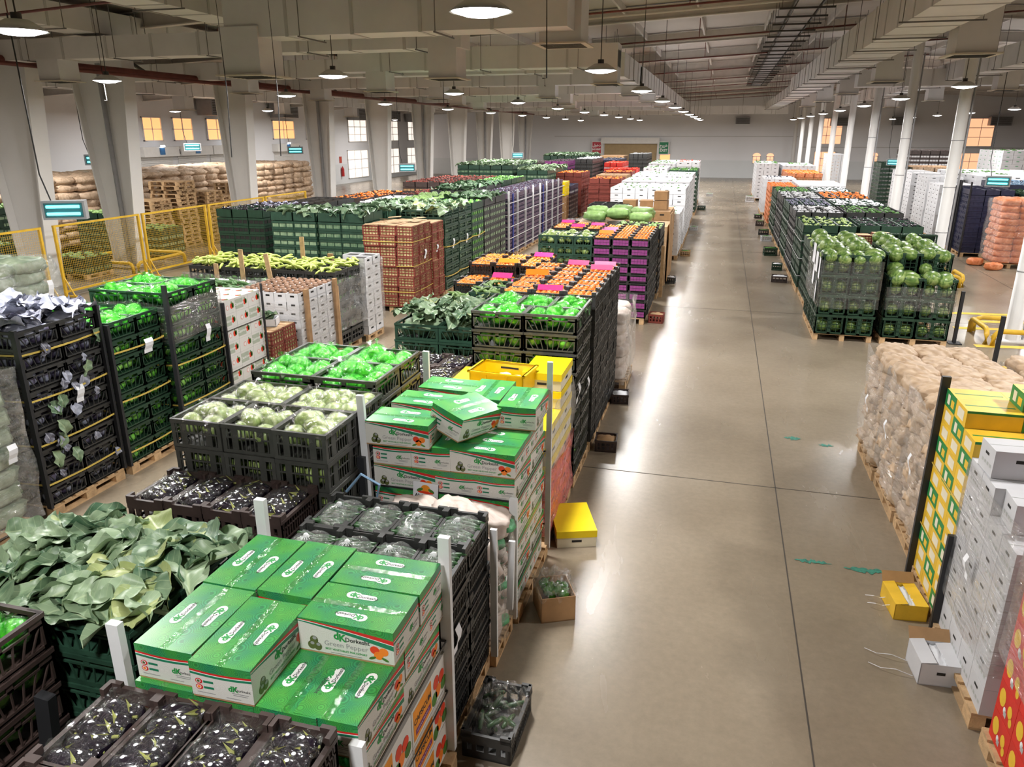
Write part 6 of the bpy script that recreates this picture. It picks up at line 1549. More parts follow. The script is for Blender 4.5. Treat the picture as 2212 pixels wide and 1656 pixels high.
ygB = print_box(.40, .29, .145, [M['yel_box'], M['card_pale'], M['grn_print'], M['white_print']], gg_print, 'yellow_green_box')
for l in range(12):
    for r in range(3):
        for c in range(3):
            if not (l == 11 or c == 0 or (r == 0 and l > 7)): continue
            if l == 11 and r == 0 and c < 2: continue
            put('yellow_fruit_box', ygB if (l * 2 + r + c) % 3 == 0 else ygA, (2.24 + c * .402, 6.19 + r * .293, .14 + l * .147), label='yellow and green fruit box at right, %s layer, %s %s' % (ORDL[11 - l], roww(r, 3), colw(c, 3)), cat='box', group='yellow fruit boxes')
for c in (1, 2): put('yellow_fruit_box', ygB, (2.24 + c * .402, 6.55, .14 + 12 * .147), label='yellow and green fruit box on the very top, %s' % ('left', 'right')[c - 1], cat='box', group='yellow fruit boxes')
post(2.02, 6.94, .0, 2.0, 'post_black', 'tall black corner board between yellow boxes and potato sacks', w=.07); post(2.02, 6.03, .0, .95, 'post_black', 'short black corner board between yellow and white boxes', w=.07)
pallet(2.66, 6.5, 'yellow and green fruit boxes', True, 1.05, .92)
for i, z in enumerate((.6, 1.2)): strap(2.04, 3.25, 6.05, 6.93, z, 'strap_yellow', 'yellow strap around the yellow fruit boxes, %s one' % ('lower', 'upper')[i], 0, .01, 'FL')
# potato sacks
for i, (x0, y0, y1, z1, w_) in enumerate(((2.08, 7.0, 8.0, 1.60, 'near'), (2.06, 8.06, 9.02, 1.52, 'middle'), (2.04, 9.08, 10.1, 1.46, 'far'))):
    sacks(x0, x0 + 1.2, y0, y1, .14, z1, 'sack', 'potato_sack', 'net sack of potatoes', '%s potato pallet' % w_, 2, 3, .17, 'L')
    wrap(x0 - .03, x0 + 1.22, y0 + .0, y1 + .0, .3, z1 - .03, 'clear film around the %s potato pallet' % w_, 'film', .016, 70 + i)
    pallet(x0 + .6, (y0 + y1) / 2, '%s potato sacks' % w_, i < 3, 1.0, 1.0)
    tag((x0 - .09, y0 + .45, 1.05 - i * .05), (0, 0, -PI / 2), 'white tag on the %s potato pallet' % w_, .06, .22)
sacks(3.45, 4.65, 8.9, 9.9, .14, 1.45, 'sack', 'potato_sack', 'net sack of potatoes', 'right rear potato pallet', 2, 3, .17, 'L'); wrap(3.44, 4.66, 8.9, 9.9, .3, 1.4, 'clear film around the right rear potato pallet', 'film', .016, 75); pallet(4.05, 9.4, 'right rear potato sacks')
sacks(3.45, 4.65, 7.7, 8.7, .14, 1.40, 'sack', 'potato_sack', 'net sack of potatoes', 'right middle potato pallet', 2, 3, .17, 'L'); pallet(4.05, 8.2, 'right middle potato sacks')
# watermelons
W1 = stack(2.05, 15.85, [(2, .55), (2, .55), (2, .55), (2, .55)], 1.10, 4, .40, 'watermelon_crate', 'crate_green2', 'melon', 'tall green crate', 'left watermelon stack', z0=.14, side='L')
W2 = stack(3.30, 15.86, [(2, .55), (2, .55), (2, .55), (2, .55)], 1.20, 4, .40, 'watermelon_crate', 'crate_green2', 'melon', 'tall green crate', 'right watermelon stack', z0=.14, side='L', skip=[(0, 0), (0, 1)])
for nm, cells in (('left', W1), ('right', W2)):
    for c in cells:
        for k in range(5):
            melon((c[0] + (k % 2 - .5) * .26 + rnd.uniform(-.03, .03), c[1] + (k // 2 - .6) * .24 + rnd.uniform(-.03, .03), c[4] - .06 + (.14 if k == 4 else rnd.uniform(-.03, .05))), '%s %s crate of the %s stack' % (roww(c[5], 4), colw(c[6], 2), nm), 1.0, ('front-left', 'front-right', 'rear-left', 'rear-right', 'topmost')[k])
    x0, x1 = (2.05, 3.15) if nm == 'left' else (3.3, 4.5)
    q = MB()
    for l in range(4 if nm == 'left' else 3):
        for k in range(4): q.blob((x0 + (x1 - x0) * (k + .5) / 4, 16.02, .14 + l * .40 + .15), .125, .13, .12, 12, 8)
        if nm == 'left':
            for k in range(8): q.blob((x0 + .16, 15.85 + 2.2 * (k + .5) / 8, .14 + l * .40 + .15), .125, .125, .12, 10, 7)
    put('packed_watermelons', q.mesh('packed_watermelons', M['melon'], True), label='watermelons showing through the slats of the %s crates' % nm, cat='watermelons', kind='stuff')
    pallet((x0 + x1) / 2, 16.4, '%s watermelon crates, front' % nm, True, (x1 - x0) / 1.2, 1.05); pallet((x0 + x1) / 2, 17.5, '%s watermelon crates, rear' % nm, nm == 'left', (x1 - x0) / 1.2, 1.05)
wrap(2.04, 3.17, 15.83, 18.06, .68, 1.62, 'dark shiny film around the left watermelon crates', 'film_clear', .006, 81, nz=14); wrap(3.29, 4.52, 15.84, 18.07, .70, 1.15, 'shiny film around the right watermelon crates', 'film_clear', .006, 82)
for i, (y, z) in enumerate(((15.95, 1.45), (16.15, .95), (16.45, 1.5), (16.75, 1.2), (17.0, 1.6))): put('paper_sheet', MB().box(-.004, 0, -.13, .13, -.2, .2).mesh('paper_sheet', M['paper']), (2.02, y, z), (.0, .0, rnd.uniform(-.1, .1)), label='white paper sheet on the side of the watermelon crates, %s from front' % ORD[i].replace('nearest', 'first'), cat='paper', group='paper sheets on watermelon crates')
# ================================================================ things on the aisle floor
FC = crate(.34, .54, .2, 'egg', 'crate_black')
put('floor_crate', FC, (-1.2, 4.06, 0), -.02, label='black crate with bagged cucumbers standing on the aisle floor', cat='crate')
for k in range(10): put('cucumber', cu, (-1.2 + rnd.uniform(-.1, .1), 4.06 + rnd.uniform(-.18, .18), .12 + rnd.uniform(0, .05)), (rnd.uniform(-.3, .3), 0, rnd.uniform(0, 3)), label='cucumber in the crate on the aisle floor', cat='cucumber', group='cucumbers in the floor crate')
put('plastic_bag', SHE[0], (-1.2, 4.06, .2), label='crumpled clear bag over the crate on the aisle floor', cat='plastic bag', scale=(.36, .5, 2.2))
o = put('open_carton', MB().box(-.15, .15, -.17, .17, 0, .01).box(-.15, .15, -.17, -.163, 0, .24).box(-.15, .15, .163, .17, 0, .24).box(-.15, -.143, -.17, .17, 0, .24).box(.143, .15, -.17, .17, 0, .24).mesh('carton_wall', M['card']), (-1.12, 5.55, 0), .45, label='open brown carton of green peppers on the aisle floor', cat='carton')
gpm = MB().blob((0, 0, 0), .045, .045, .05, 12, 9, 0, .12, 5, fr=3).tube([(0, 0, .045), (.005, 0, .07)], .008, 6).mesh('pepper', M['green_pepper'], True)
for k in range(12): put('green_pepper', gpm, (-1.12 + rnd.uniform(-.1, .1), 5.55 + rnd.uniform(-.1, .1), .2 + rnd.uniform(0, .08)), (rnd.uniform(-1, 1), rnd.uniform(-1, 1), 0), label='green pepper in the open brown carton on the floor', cat='pepper', group='peppers in the open carton')
put('plastic_bag', SHE[2], (-1.12, 5.55, .27), .45, label='torn clear bag spilling out of the open brown carton', cat='plastic bag', scale=(.36, .40, 2.0))
for i, (x, y, w_, d_, h_, mt, lb, c2) in enumerate(((-1.2, 9.25, .28, .30, .16, 'crate_brown', 'small brown crate under a card beside green cabbage crates', 'card'), (-1.26, 11.15, .26, .3, .15, 'crate_brown', 'small brown crate beside the mandarin stack', 'paper'), (-1.15, 16.55, .32, .3, .2, 'red_card', 'small red-brown carton beside the purple lined crates', 'flapwood'), (-1.15, 21.3, .25, .3, .18, 'crate_black', 'small black box on the floor left of the far aisle', 'paper'), (-1.0, 26.4, .32, .3, .18, 'card', 'small card box of greens at the left of the far aisle', 'greens'), (-1.0, 33.8, .34, .34, .16, 'foam', 'white tray of greens on the floor at far left', 'greens'), (-.95, 43.2, .4, .5, .2, 'crate_green', 'dark crate on the floor at the far left', 'crate_black'), (-.7, 52.6, .4, .4, .2, 'foam', 'white tray farthest at the left of the aisle', 'greens'),
        (1.80, 22.3, .42, .36, .17, 'crate_brown', 'brown crate under clear plastic at the right of the aisle', 'paper'), (1.85, 24.3, .3, .3, .2, 'crate_green2', 'small green crate under white plastic at the right', 'paper'), (1.80, 27.3, .42, .4, .26, 'crate_green2', 'green crate of vegetables on the floor at right', 'greens'), (1.85, 31.0, .38, .3, .2, 'foam', 'white tray of greens on the floor at right', 'greens'), (1.84, 33.0, .4, .36, .2, 'crate_black', 'dark tray of greens on the floor farther right', 'greens'), (1.82, 36.2, .34, .34, .22, 'crate_brown', 'brown crate on the floor far at the right', 'greens'), (1.86, 39.4, .34, .34, .18, 'crate_black', 'dark crate on the floor far at the right', 'greens'), (1.75, 49.0, .5, .5, .35, 'foam', 'white box of greens at the far end of the aisle', 'greens'))):
    o = put('floor_crate', crate(w_, d_, h_, 'low', mt), (x, y, 0), rnd.uniform(-.15, .15), label=lb, cat='crate')
    put('filling', sheet(w_ - .03, d_ - .03, .01, 8, 8, i, .04).mesh('filling', M[c2], True), (0, 0, h_ - .03), parent=o)
# open yellow box and open white box at the right
def open_box(w, d, h, mat, inside, loc, rz, label, fl, pr=None):
    o = put('open_box', MB().box(-w / 2, w / 2, -d / 2, d / 2, 0, .006).box(-w / 2, w / 2, -d / 2, -d / 2 + .006, 0, h).box(-w / 2, w / 2, d / 2 - .006, d / 2, 0, h).box(-w / 2, -w / 2 + .006, -d / 2, d / 2, 0, h).box(w / 2 - .006, w / 2, -d / 2, d / 2, 0, h).mesh('box_wall', M[mat]), loc, rz, label=label, cat='box')
    fm = MB().box(0, fl, -d / 2, d / 2, 0, .004).mesh('flap', M[mat])
    put('flap', fm, (-w / 2, 0, h), (0, -.12, 0), parent=o); put('flap', fm, (w / 2, 0, h), (0, .12, PI), parent=o)
    put('flap', MB().box(-w / 2, w / 2, 0, .1, 0, .004).mesh('flap', M['card']), (0, d / 2, h), (.9, 0, 0), parent=o)
    put('inner_bag', sheet(w * .5, d * .9, .012, 10, 10, 5, .03).mesh('inner_bag', M['paper'], True), (0, 0, h - .03), parent=o)
    return o
o = open_box(.27, .36, .15, 'yel_box', 'paper', (1.86, 6.38, 0), .12, 'opened yellow fruit box on the floor beside the yellow stack', .1)
for i, (dx, dy) in enumerate(((-.2, .05), (-.25, .0))): put('loose_strap', MB().tube([(0, 0, .05), (-.06, .02, .02), (-.12, -.01, .05), (-.18, .03, .02)], .003, 5).mesh('loose_strap', M['strap_white']), (1.74, 6.3 + .12 * i, .02), label='loose white strap end beside the opened yellow box, %s' % ('front', 'rear')[i], cat='strap')
o = open_box(.30, .30, .19, 'card_white', 'paper', (1.90, 5.52, 0), .08, 'opened white box on the floor beside the white stack', .11)
put('hand_hole', MB().box(-.03, .03, -.153, -.151, .10, .125).mesh('hand_hole', M['dark_hole']), parent=o)
for i in (0, 1): put('loose_strap', MB().tube([(0, 0, .02), (-.12, .01, .05), (-.22, .04, .02), (-.30, .10, .01)], .003, 5).mesh('loose_strap', M['strap_white']), (1.74, 5.42 + .18 * i, .0), label='loose white strap beside the opened white box, %s one' % ('front', 'rear')[i], cat='strap')
# loose blue strap
put('loose_strap', MB().tube([(-2.62, 4.75, 1.35), (-2.5, 4.78, 1.5), (-2.36, 4.8, 1.42), (-2.42, 4.82, 1.2), (-2.6, 4.8, 1.12), (-2.75, 4.75, 1.2), (-2.72, 4.72, 1.0)], .012, 5).mesh('loose_strap', M['blue_strap']), label='pale blue plastic strap looped behind the cucumber crates', cat='strap')
# ================================================================ middle and far distance
# left far corner pile (D0)
sacks(-11.7, -10.45, 8.6, 9.8, .14, 2.05, 'sack_cab', 'cabbage_sack', 'green cabbage sack', 'upper left wrapped pile', 2, 2, .2, 'R'); wrap(-11.75, -10.4, 8.55, 9.85, .2, 2.1, 'clear film around the upper left cabbage sacks', 'film_thick', .03, 91); pallet(-11.1, 9.2, 'upper left cabbage sacks')
put('wood_batten', MB().box(-.05, .05, -.02, .02, 0, 1.75).mesh('batten', M['wood_dark']), (-10.95, 8.5, .14), label='wooden board upright on the upper left wrapped sacks', cat='batten')
tag((-10.30, 9.6, 1.75), (0, 0, PI / 2), 'white tag on the upper left wrapped sacks', .1, .3)
F = farstack
# black crates behind the corn
F(-12.4, -11.05, 16.9, 18.0, 2.15, 3, 2, .2, 'crate_green2', 'dark green crate stack behind the corn heap', content='eggplant')
F(-12.4, -11.05, 18.1, 19.2, 2.15, 3, 3, .2, 'crate_black', 'black crate stack with brown goods behind the corn', content='cab_purple', dark='red_card')
F(-12.2, -10.85, 19.4, 21.6, 2.1, 3, 4, .2, 'crate_black', 'black crate stack with tall corner boards', dark='wood_dark')
F(-10.7, -9.5, 18.9, 21.2, 2.0, 3, 4, .2, 'crate_black', 'black wrapped crate stack near the fence end', dark='dark_hole')
# tall green leafy stacks along the second aisle
G3 = []
for k, (y0, nm) in enumerate(((18.05, 'first'), (19.15, 'second'))):
    cs = stack(-7.85, y0, [(2, .52), (2, .52)], 1.22, 10, .2, 'leafy_crate', 'crate_green', 'low', 'green crate', '%s tall leafy stack' % nm, z0=.14)
    for c in cs: fill_leaves(c, '%s %s crate of %s tall stack' % (roww(c[5], 2), colw(c[6], 2), nm), 7, rise=.08)
    inner(-7.83, -6.65, y0 + .02, y0 + 1.0, .14, 1.95, 'leaf', 'green leaves packed in the %s tall leafy stack' % nm, h=.2, amp=.25); pallet(-7.25, y0 + .5, '%s tall leafy stack' % nm)
F(-7.85, -6.62, 20.25, 21.3, 2.15, 3, 2, .2, 'crate_green', 'bright green crate stack beside the second aisle', content='cab_green', dark='cab_green')
F(-7.85, -6.62, 21.4, 23.7, 2.15, 3, 4, .2, 'crate_black', 'black leafy crate stack beside the second aisle', content='leaf', dark='leaf')
for i, (y0, y1) in enumerate(((18.05, 19.1), (19.15, 20.2), (20.25, 21.3))):
    for j, z in enumerate((.5, 1.25)): strap(-7.85, -6.6, y0, y1, z, 'strap_yellow', 'yellow strap around the %s tall green stack, %s' % (ORD[i].replace('nearest', 'first'), ('low', 'high')[j]), .03, .025)
    tag((-6.58, y0 + .5, 1.4), (0, 0, PI / 2), 'white tag on the %s tall green stack' % ORD[i].replace('nearest', 'first'), .1, .25)
F(-9.15, -7.95, 16.2, 17.3, 2.2, 2, 2, .21, 'crate_green', 'leafy green stack left of the red cartons', content='leaf', dark='leaf', lump=.09)
F(-10.4, -9.2, 16.2, 17.3, 2.2, 2, 2, .21, 'crate_green', 'leafier green stack farther left of the red cartons', content='leaf', dark='leaf', lump=.09)
F(-9.15, -7.95, 17.5, 20.0, 2.15, 3, 4, .21, 'crate_green', 'green leafy stacks behind the red cartons', content='leaf', dark='leaf', lump=.09)
F(-9.15, -7.95, 20.2, 23.5, 2.15, 3, 5, .21, 'crate_green', 'green leafy stacks farther behind the red cartons', content='okra', dark='leaf', lump=.08)
F(-9.3, -8.0, 24, 28, 2.2, 3, 6, .2, 'crate_black', 'dark leafy stacks beside the violet crates', content='leaf', dark='leaf', lump=.09)
F(-10.7, -9.4, 21.6, 24, 2.0, 3, 4, .2, 'foam', 'white trays of dark produce near the fence end', content='eggplant', dark='dark_hole')
F(-9.4, -8.3, 28.3, 33, 2.2, 3, 6, .2, 'crate_green', 'bright green stacks behind the violet crates', content='cab_green', dark='leaf')
F(-12.2, -10.9, 22.5, 26, 2.0, 3, 5, .2, 'crate_brown', 'brown crate stack with orange tops', content='tomato', dark='wood_dark', lump=.04)
F(-12.2, -9.6, 28.5, 33.5, 2.15, 5, 7, .2, 'crate_brown', 'wide brown crate block with reddish tops', content='red_card', dark='wood_dark', lump=.04)
F(-10.6, -9.5, 24.5, 28, 2.0, 3, 4, .2, 'crate_brown', 'brown crates of reddish produce near the fence end', content='red_card', dark='wood_dark', lump=.04)
F(-12.5, -9.7, 36, 41, 2.5, 5, 6, .2, 'crate_green', 'far wide leafy green block', content='leaf', dark='leaf', lump=.1)
F(-9.5, -8.0, 36, 41, 2.3, 3, 6, .2, 'crate_green', 'far leafy green block by dark crates', content='leaf', dark='leaf', lump=.1)
# violet crates with white corner boards
for k in range(8):
    y0 = 24.0 + k * 1.12
    F(-7.85, -6.62, y0, y0 + 1.06, 2.08, 3, 2, .14, 'crate_purple', 'violet crate stack beside the second aisle, %s' % ORD[k].replace('nearest', 'first'), dark='crate_navy', content='cab_purple', lump=.03)
    post(-6.60, y0, .12, 2.2, 'post_white', 'white corner board on the violet stacks, %s from the near end' % ORD[k].replace('nearest', 'first'), w=.06)
    if k in (0, 4): put('blue_board', MB().box(0, .02, -.06, .06, .1, 2.1).mesh('blue_board', pm('blue_board', (.03, .05, .30), .5)), (-6.61, y0 + .55, 0), label='dark blue corner board on the violet stacks, %s' % ('near', 'far')[k > 0], cat='edge protector')
for j in range(5): strap(-7.85, -6.58, 24.0, 33.0, .3 + j * .38, 'strap_white', 'white strap along the violet crate stacks, %s from bottom' % ORD[j].replace('nearest', 'first'), 0, .025)
F(-7.8, -6.6, 33.3, 34.3, 1.34, 2, 2, .2, 'card', 'pale boxes under the yellow boxes past violet crates', dark='card_pale'); F(-7.8, -6.6, 33.3, 34.3, 1.95, 2, 2, .2, 'yel_lid', 'yellow boxes on top beyond the violet crates', dark='card_pale', z0=1.35, pal=False); F(-7.8, -6.6, 34.5, 36.6, 1.7, 3, 4, .2, 'crate_navy', 'navy crates beyond the yellow topped boxes', dark='foam')
# middle block, far part
F(-3.9, -2.6, 19.2, 20.6, 1.5, 2, 2, .3, 'crate_green', 'wrapped melon boxes behind the mandarins', content='cucumber', dark='film_thick', lump=.14)
wrap(-3.95, -2.5, 19.1, 20.7, .8, 1.75, 'crumpled clear film over the melon boxes', 'film_thick', .05, 95)
F(-2.55, -1.35, 19.0, 20.5, 1.75, 3, 3, .2, 'crate_black', 'black crates of pale vegetables by the aisle', content='okra', dark='flapwood')
F(-2.5, -1.3, 20.8, 22.2, 1.6, 2, 2, .45, 'flapwood', 'wooden bin by the aisle under green nets', dark='wood')
for i in range(9): put('netted_melon_sack', sackm(.6, .45, .26, 'okra', i, .08), (-3.3 + (i % 3) * .62, 21.0 + (i // 3) * .5, 1.68 + .1 * (i % 2)), (0, 0, rnd.uniform(-.3, .3)), label='pale green net sack on the bin by the aisle, number %s' % ORD[i].replace('nearest', 'first'), cat='sack', group='pale green net sacks')
F(-3.9, -2.6, 20.9, 22.4, 1.6, 2, 2, .45, 'card', 'cardboard bin under the green net sacks')
put('wood_batten', MB().box(-.04, .04, -.05, .05, 0, 1.3).mesh('batten', M['wood']), (-1.28, 19.3, 0), label='pale wooden upright beside the wrapped crates at the aisle', cat='batten')
for i, (y, h) in enumerate(((21.4, 1.9), (22.4, 1.9))): put('card_sheet', MB().box(0, .012, -.45, .45, .1, h).mesh('card_sheet', M['card']), (-1.26, y, 0), label='tall brown cardboard sheet at the aisle edge, %s' % ('near', 'far')[i], cat='cardboard')
for i, (x, y, z) in enumerate(((-2.7, 24.2, 1.75), (-2.2, 24.2, 1.75), (-1.75, 24.2, 1.75), (-1.75, 24.2, 2.03))): put('brown_carton', MB().box(-.2, .2, -.2, .2, 0, .26).box(-.2, .2, -.003, .003, .26, .262).mesh('brown_carton', M['card']), (x, y, z), rnd.uniform(-.1, .1), label='plain brown carton on the stack before white boxes, %s' % ('left', 'middle', 'lower right', 'upper right')[i], cat='carton')
F(-3.9, -1.4, 23.4, 25.0, 1.75, 5, 3, .25, 'card', 'brown carton base before the white vegetable boxes', dark='card')
F(-3.9, -2.7, 23.4, 24.6, 1.9, 3, 2, .25, 'crate_black', 'black crates beside brown cartons', dark='dark_hole')
FW = [(-2.5, -1.22, 25.4, 27.8, 1.5), (-3.9, -1.2, 28.2, 31.0, 2.1), (-3.9, -1.2, 31.3, 34.5, 2.15), (-3.9, -1.25, 35.0, 38.5, 2.2)]
for i, (a, b2, c2, d2, z) in enumerate(FW): F(a, b2, c2, d2, z, max(3, int((b2 - a) / .4)), int((d2 - c2) / .6), .19, 'foam', 'white foam vegetable boxes by the aisle, %s block' % ORD[i].replace('nearest', 'first'), content='greens', dark='dark_hole', lump=.035)
F(-2.6, -1.2, 40, 43, 2.2, 3, 4, .2, 'crate_green', 'dark green rack of trays at the far aisle left', content='greens', dark='foam'); F(-3.9, -2.7, 40, 43, 2.3, 3, 4, .2, 'foam', 'far white boxes beside the green rack', content='greens')
F(-2.6, -1.3, 46, 49, 2.4, 3, 4, .25, 'foam', 'far white trays under red crates', content='red_pepper', dark='steel_dark'); F(-4.2, -2.7, 46, 52, 2.3, 4, 5, .25, 'foam', 'far white stack left of the trays', content='greens')
for i in range(4): F(-5.6 - .0, -4.2, 33.5 + i * 2.0, 35.2 + i * 2.0, 2.1 + .05 * i, 3, 3, .2, ('red_card', 'card', 'red_card', 'red_box')[i], ('chocolate brown', 'brown and blue', 'dark red', 'orange red')[i] + ' crate stack in the middle distance', dark=('red_card', 'crate_navy', 'wood_dark', 'sack_orange')[i], content=('tomato', 'card', 'tomato', 'red_pepper')[i], lump=.04)
F(-8.0, -6.7, 38, 40.5, 2.1, 3, 4, .2, 'red_card', 'chocolate brown stack beyond the navy crates', dark='red_card', content='tomato', lump=.04)
F(-6.8, -5.7, 46, 49, 2.3, 3, 4, .2, 'red_box', 'tall orange red trays in the far middle', dark='foam', content='red_pepper')
F(-9.5, -8.3, 42, 46, 2.5, 3, 5, .2, 'crate_mag', 'pinkish purple crate stack far left', dark='dark_hole', content='crate_brown'); F(-11, -9.7, 42, 46, 2.4, 3, 5, .2, 'crate_brown', 'dark brown crate stack far left', content='crate_brown'); F(-8.0, -7.0, 43, 47, 2.6, 3, 4, .2, 'crate_black', 'black wrapped crate stack far left', content='foam')
F(-11.4, -8.6, 50, 56, 2.55, 6, 6, .25, 'crate_green', 'far dark green stack before the far wall', content='leaf', dark='leaf', lump=.12); F(-8.2, -6.8, 52, 57, 2.25, 3, 5, .25, 'crate_navy', 'far stack topped with blue crates', content='crate_navy'); F(-7, -5.6, 60, 64, 2.45, 4, 4, .3, 'crate_black', 'black wrapped stack before the roller door', content='film_thick')
F(-9.2, -7.4, 60, 63, 2.3, 4, 4, .3, 'card', 'brown cartons before the roller door', dark='card')
# right block, far part
F(2.15, 3.3, 18.4, 20.6, 1.55, 3, 4, .2, 'crate_green2', 'green crate stack behind the watermelons', content='cabbage', side='L', dark='crate_black'); F(3.4, 4.7, 18.4, 20.6, 1.5, 3, 4, .2, 'crate_green2', 'pale vegetable crates behind the watermelons', content='foam', side='L')
RK = ['cabbage', 'foam', 'eggplant', 'greens', 'foam', 'tomato', 'foam', 'greens']
for k, (y0, y1, z, mt, ct, nm) in enumerate(((20.8, 23.0, 1.75, 'crate_green2', 'cabbage', 'first'), (23.2, 25.4, 1.85, 'crate_black', 'foam', 'second'), (25.6, 28.0, 1.85, 'crate_green2', 'cab_purple', 'third'), (28.4, 31.5, 1.85, 'crate_black', 'foam', 'fourth'), (32, 35, 1.8, 'crate_green2', 'greens', 'fifth'))):
    F(2.12, 3.4, y0, y1, z, 3, 4, .2, mt, 'right aisle crate stack, %s beyond watermelons' % nm, content=ct, side='L', dark='crate_black', lump=.042)
    F(3.5, 5.0, y0 + .3, y1 + .2, z, 3, 4, .2, mt, 'crate stack inside the right block, %s row' % nm, content=RK[k + 2], side='L', dark='crate_black', lump=.042)
    for j in range(3): strap(2.10, 3.42, y0, y1, .45 + .45 * j, 'strap_white', 'white strap on the right crate stacks, %s stack %s' % (nm, ('low', 'middle', 'high')[j]), .012, .013, 'FL')
for i, c in enumerate(((2.6, 18.9), (3.1, 19.3))): put('red_carton', red_carton(.4, .35, .22), (c[0] + .6, c[1], 1.56), .1, label='small red-brown carton behind the watermelons, %s' % ('left', 'right')[i], cat='carton')
for i in range(3):
    cr = crate(.38, .05, .3, 'melon', 'crate_green2'); put('upright_crate', crate(.36, .3, .2, 'lat', 'crate_green2'), (3.75 + i * .38, 18.75, 1.7), (PI / 2, 0, 0), label='green crate standing on edge behind the watermelons, %s' % ('left', 'middle', 'right')[i], cat='crate')
F(2.1, 3.2, 36, 39, 1.75, 3, 4, .2, 'sack_orange', 'orange crates at the right of the far aisle', content='tomato', side='L', dark='wood_dark'); F(3.3, 5.2, 36, 40, 1.8, 4, 4, .2, 'foam', 'white wrapped boxes at the right of the far aisle', side='L')
F(2.05, 3.6, 41, 44, 1.8, 3, 4, .2, 'foam', 'white trays with dark fruit far right', content='crate_navy', side='L', dark='red_card'); F(2.0, 3.3, 50, 55, 2.2, 3, 5, .2, 'foam', 'tall white boxes near the far wall right', content='greens', side='L', dark='foam'); F(3.5, 5.4, 50, 55, 2.1, 4, 5, .2, 'foam', 'white boxes near the far wall by columns', content='greens', side='L')
F(3.4, 5.2, 44.5, 49, 1.9, 4, 5, .2, 'sack_orange', 'orange topped crates before the far white boxes', content='tomato', side='L', dark='wood_dark')
# beyond the right columns
sacks(8.3, 9.3, 26.3, 27.5, .14, 2.05, 'sack_orange', 'orange_sack', 'orange net sack', 'tall orange pile', 2, 2, .19, 'L'); wrap(8.26, 9.34, 26.25, 27.55, .2, 2.05, 'clear film around the tall orange sack pile', 'film', .02, 101); pallet(8.8, 26.9, 'tall orange sacks')
for i, (x, y) in enumerate(((8.0, 26.9), (8.25, 26.0))): put('orange_sack', sackm(.45, .35, .22, 'sack_orange', 7 + i, .08), (x, y, 0), .3, label='orange net sack lying on the floor, %s one' % ('left', 'right')[i], cat='sack')
for k, (y0, y1) in enumerate(((28.6, 29.7), (29.9, 31.0))):
    F(8.0, 9.3, y0, y1, 2.2, 3, 2, .17, 'crate_navy', 'navy blue crate stack at right, %s' % ('near', 'far')[k], side='L', dark='crate_navy')
    for j, yy in enumerate((y0, y1)): post(7.97, yy, 0, 2.45, 'post_black', 'black corner board on the %s navy stack, %s edge' % (('near', 'far')[k], ('front', 'rear')[j]), w=.05)
F(9.5, 11.5, 27.2, 29.5, 2.1, 4, 4, .2, 'crate_green2', 'green crates right of the orange sacks', side='L', content='leaf', dark='leaf'); F(9.5, 12, 30, 33, 2.3, 4, 4, .2, 'crate_navy', 'navy crates behind the navy stacks', side='L', content='blue_strap')
for k, (x0, y0, y1, z) in enumerate(((8.1, 33.0, 34.6, 2.1), (8.1, 34.9, 36.8, 2.3), (8.05, 37.6, 39.2, 2.3), (8.0, 39.5, 41.5, 2.3))): F(x0, x0 + 1.3, y0, y1, z, 3, 3, .16, 'foam', 'tall white box stack at right, %s' % ('nearest', 'second', 'third', 'fourth')[k], side='L', lump=.04, content='foam')
F(9.6, 13, 34, 40, 2.4, 6, 6, .2, 'foam', 'wide white box block behind the tall stacks', side='L', content='greens', dark='foam')
F(7.9, 9.2, 44, 46.5, 2.5, 3, 3, .2, 'crate_green2', 'dark wrapped stack between the right columns', side='L', dark='film_thick'); F(9.4, 11.5, 44, 47, 2.3, 4, 4, .2, 'sack_far', 'wrapped pale sacks between the right columns', side='L', dark='sack_far')
F(10.5, 13, 50, 54, 3.0, 5, 5, .22, 'crate_brown', 'brown and white stack far at right', side='L', dark='foam'); F(14, 16.5, 46, 50, 3.1, 5, 5, .22, 'foam', 'white and green stack far at right', side='L', content='greens', dark='sack_green'); F(16.6, 19.5, 44, 48, 3.0, 5, 5, .22, 'card', 'golden brown box block far at right', side='L', content='card', dark='flapwood'); F(19.0, 22, 42, 46, 2.9, 5, 5, .22, 'red_card', 'reddish wrapped block at the far right edge', side='L', dark='red_card')
F(12.5, 18, 36, 42, 2.0, 8, 6, .2, 'foam', 'low wide white block at far right', side='L', content='foam', dark='foam'); F(6.9, 7.9, 56, 60, 2.6, 3, 4, .2, 'foam', 'white wrapped stack before the peach window', side='L', dark='sack_far')
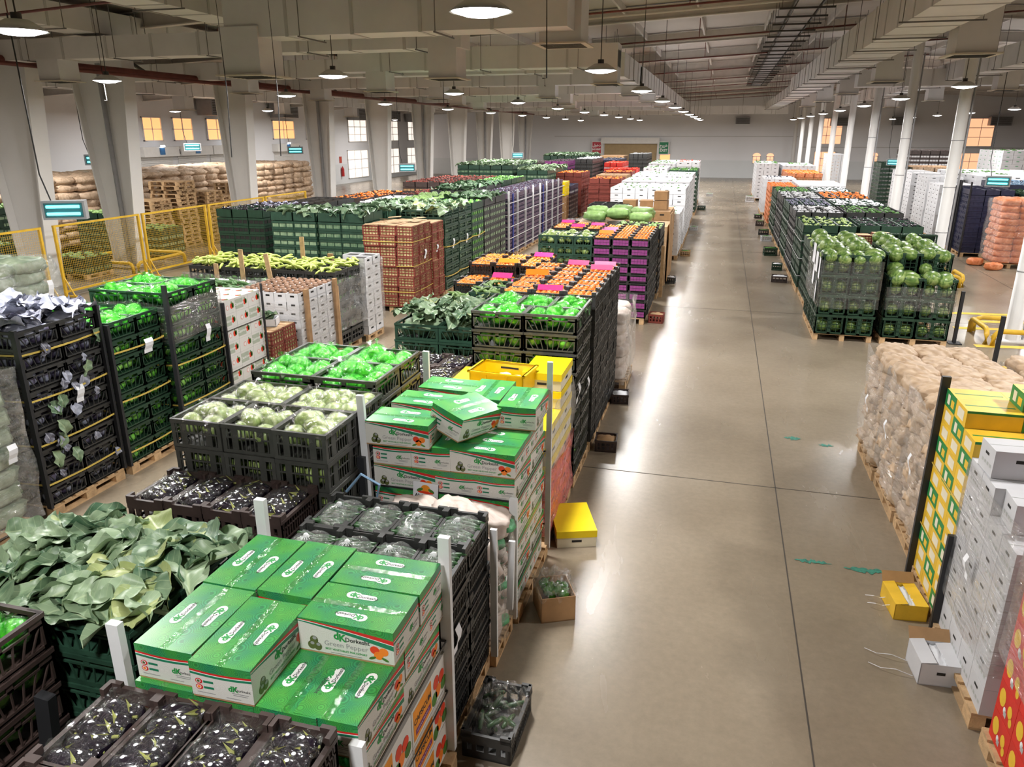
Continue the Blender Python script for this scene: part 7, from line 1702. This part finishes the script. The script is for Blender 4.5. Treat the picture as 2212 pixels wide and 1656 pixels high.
put('floor_carton', MB().box(-.3, .3, -.3, .3, 0, .28).mesh('floor_carton', M['card']), (8.2, 36.3, 0), .2, label='brown carton on the floor beside the tall white stacks', cat='carton')
# ================================================================ beyond the fence
for k in range(5):
    for i in range(2):
        x0, y0 = -25.5 + i * 1.9, 20.5 + k * 3.6
        q = MB()
        for l in range(9):
            for a in range(3):
                for b2 in range(4):
                    if l == 8 or b2 == 0 or a == 2: q.blob((x0 + .3 + a * .6 + rnd.uniform(-.05, .05), y0 + .45 + b2 * .88 + rnd.uniform(-.05, .05), .3 + l * .26 + rnd.uniform(-.02, .04)), .36, .52, .16, 9, 6, 0, .16, rnd.randint(0, 99), .75)
        put('onion_sack_pile', q.mesh('onion_sack_pile', M['sack_far'], True), label='brown onion sack pile beyond the fence, %s row, %s' % (ORD[k].replace('nearest', 'first'), ('rear', 'front')[i]), cat='sacks', kind='stuff')
for k, (x, y, n) in enumerate(((-19.6, 22.9, 12), (-19.5, 24.2, 16), (-19.3, 25.5, 13), (-19.6, 26.9, 11), (-19.8, 28.3, 14), (-18.2, 28.6, 9))):
    for i in range(n): put('stacked_pallet', pall1, (x + rnd.uniform(-.05, .05), y + rnd.uniform(-.05, .05), i * .145), rnd.uniform(-.04, .04), label='bare wooden pallet in the %s tall pile beyond the fence, %s from top' % (ORD[k].replace('nearest', 'first'), ORD[min(13, n - 1 - i)].replace('nearest', 'first')) if n - i < 14 else 'bare wooden pallet low in the %s pile beyond the fence' % ORD[k], cat='pallet', group='bare pallets beyond the fence')
for k, (x0, y0, y1, z) in enumerate(((-20.5, 15.6, 17.2, 1.0), (-21.2, 15.6, 17.4, 1.6), (-18.6, 17.4, 18.4, .6), (-18.9, 21.0, 22.1, 1.0), (-21.6, 17.6, 19.6, 1.9), (-20.5, 20.6, 21.6, 1.5), (-22.8, 13.5, 15.5, 2.0))): F(x0, x0 + 1.3, y0, y1, z, 3, 3, .2, 'crate_green2', 'green crate pile behind the fence, %s' % ORD[k].replace('nearest', 'first'), content='okra', dark='leaf', lump=.07)
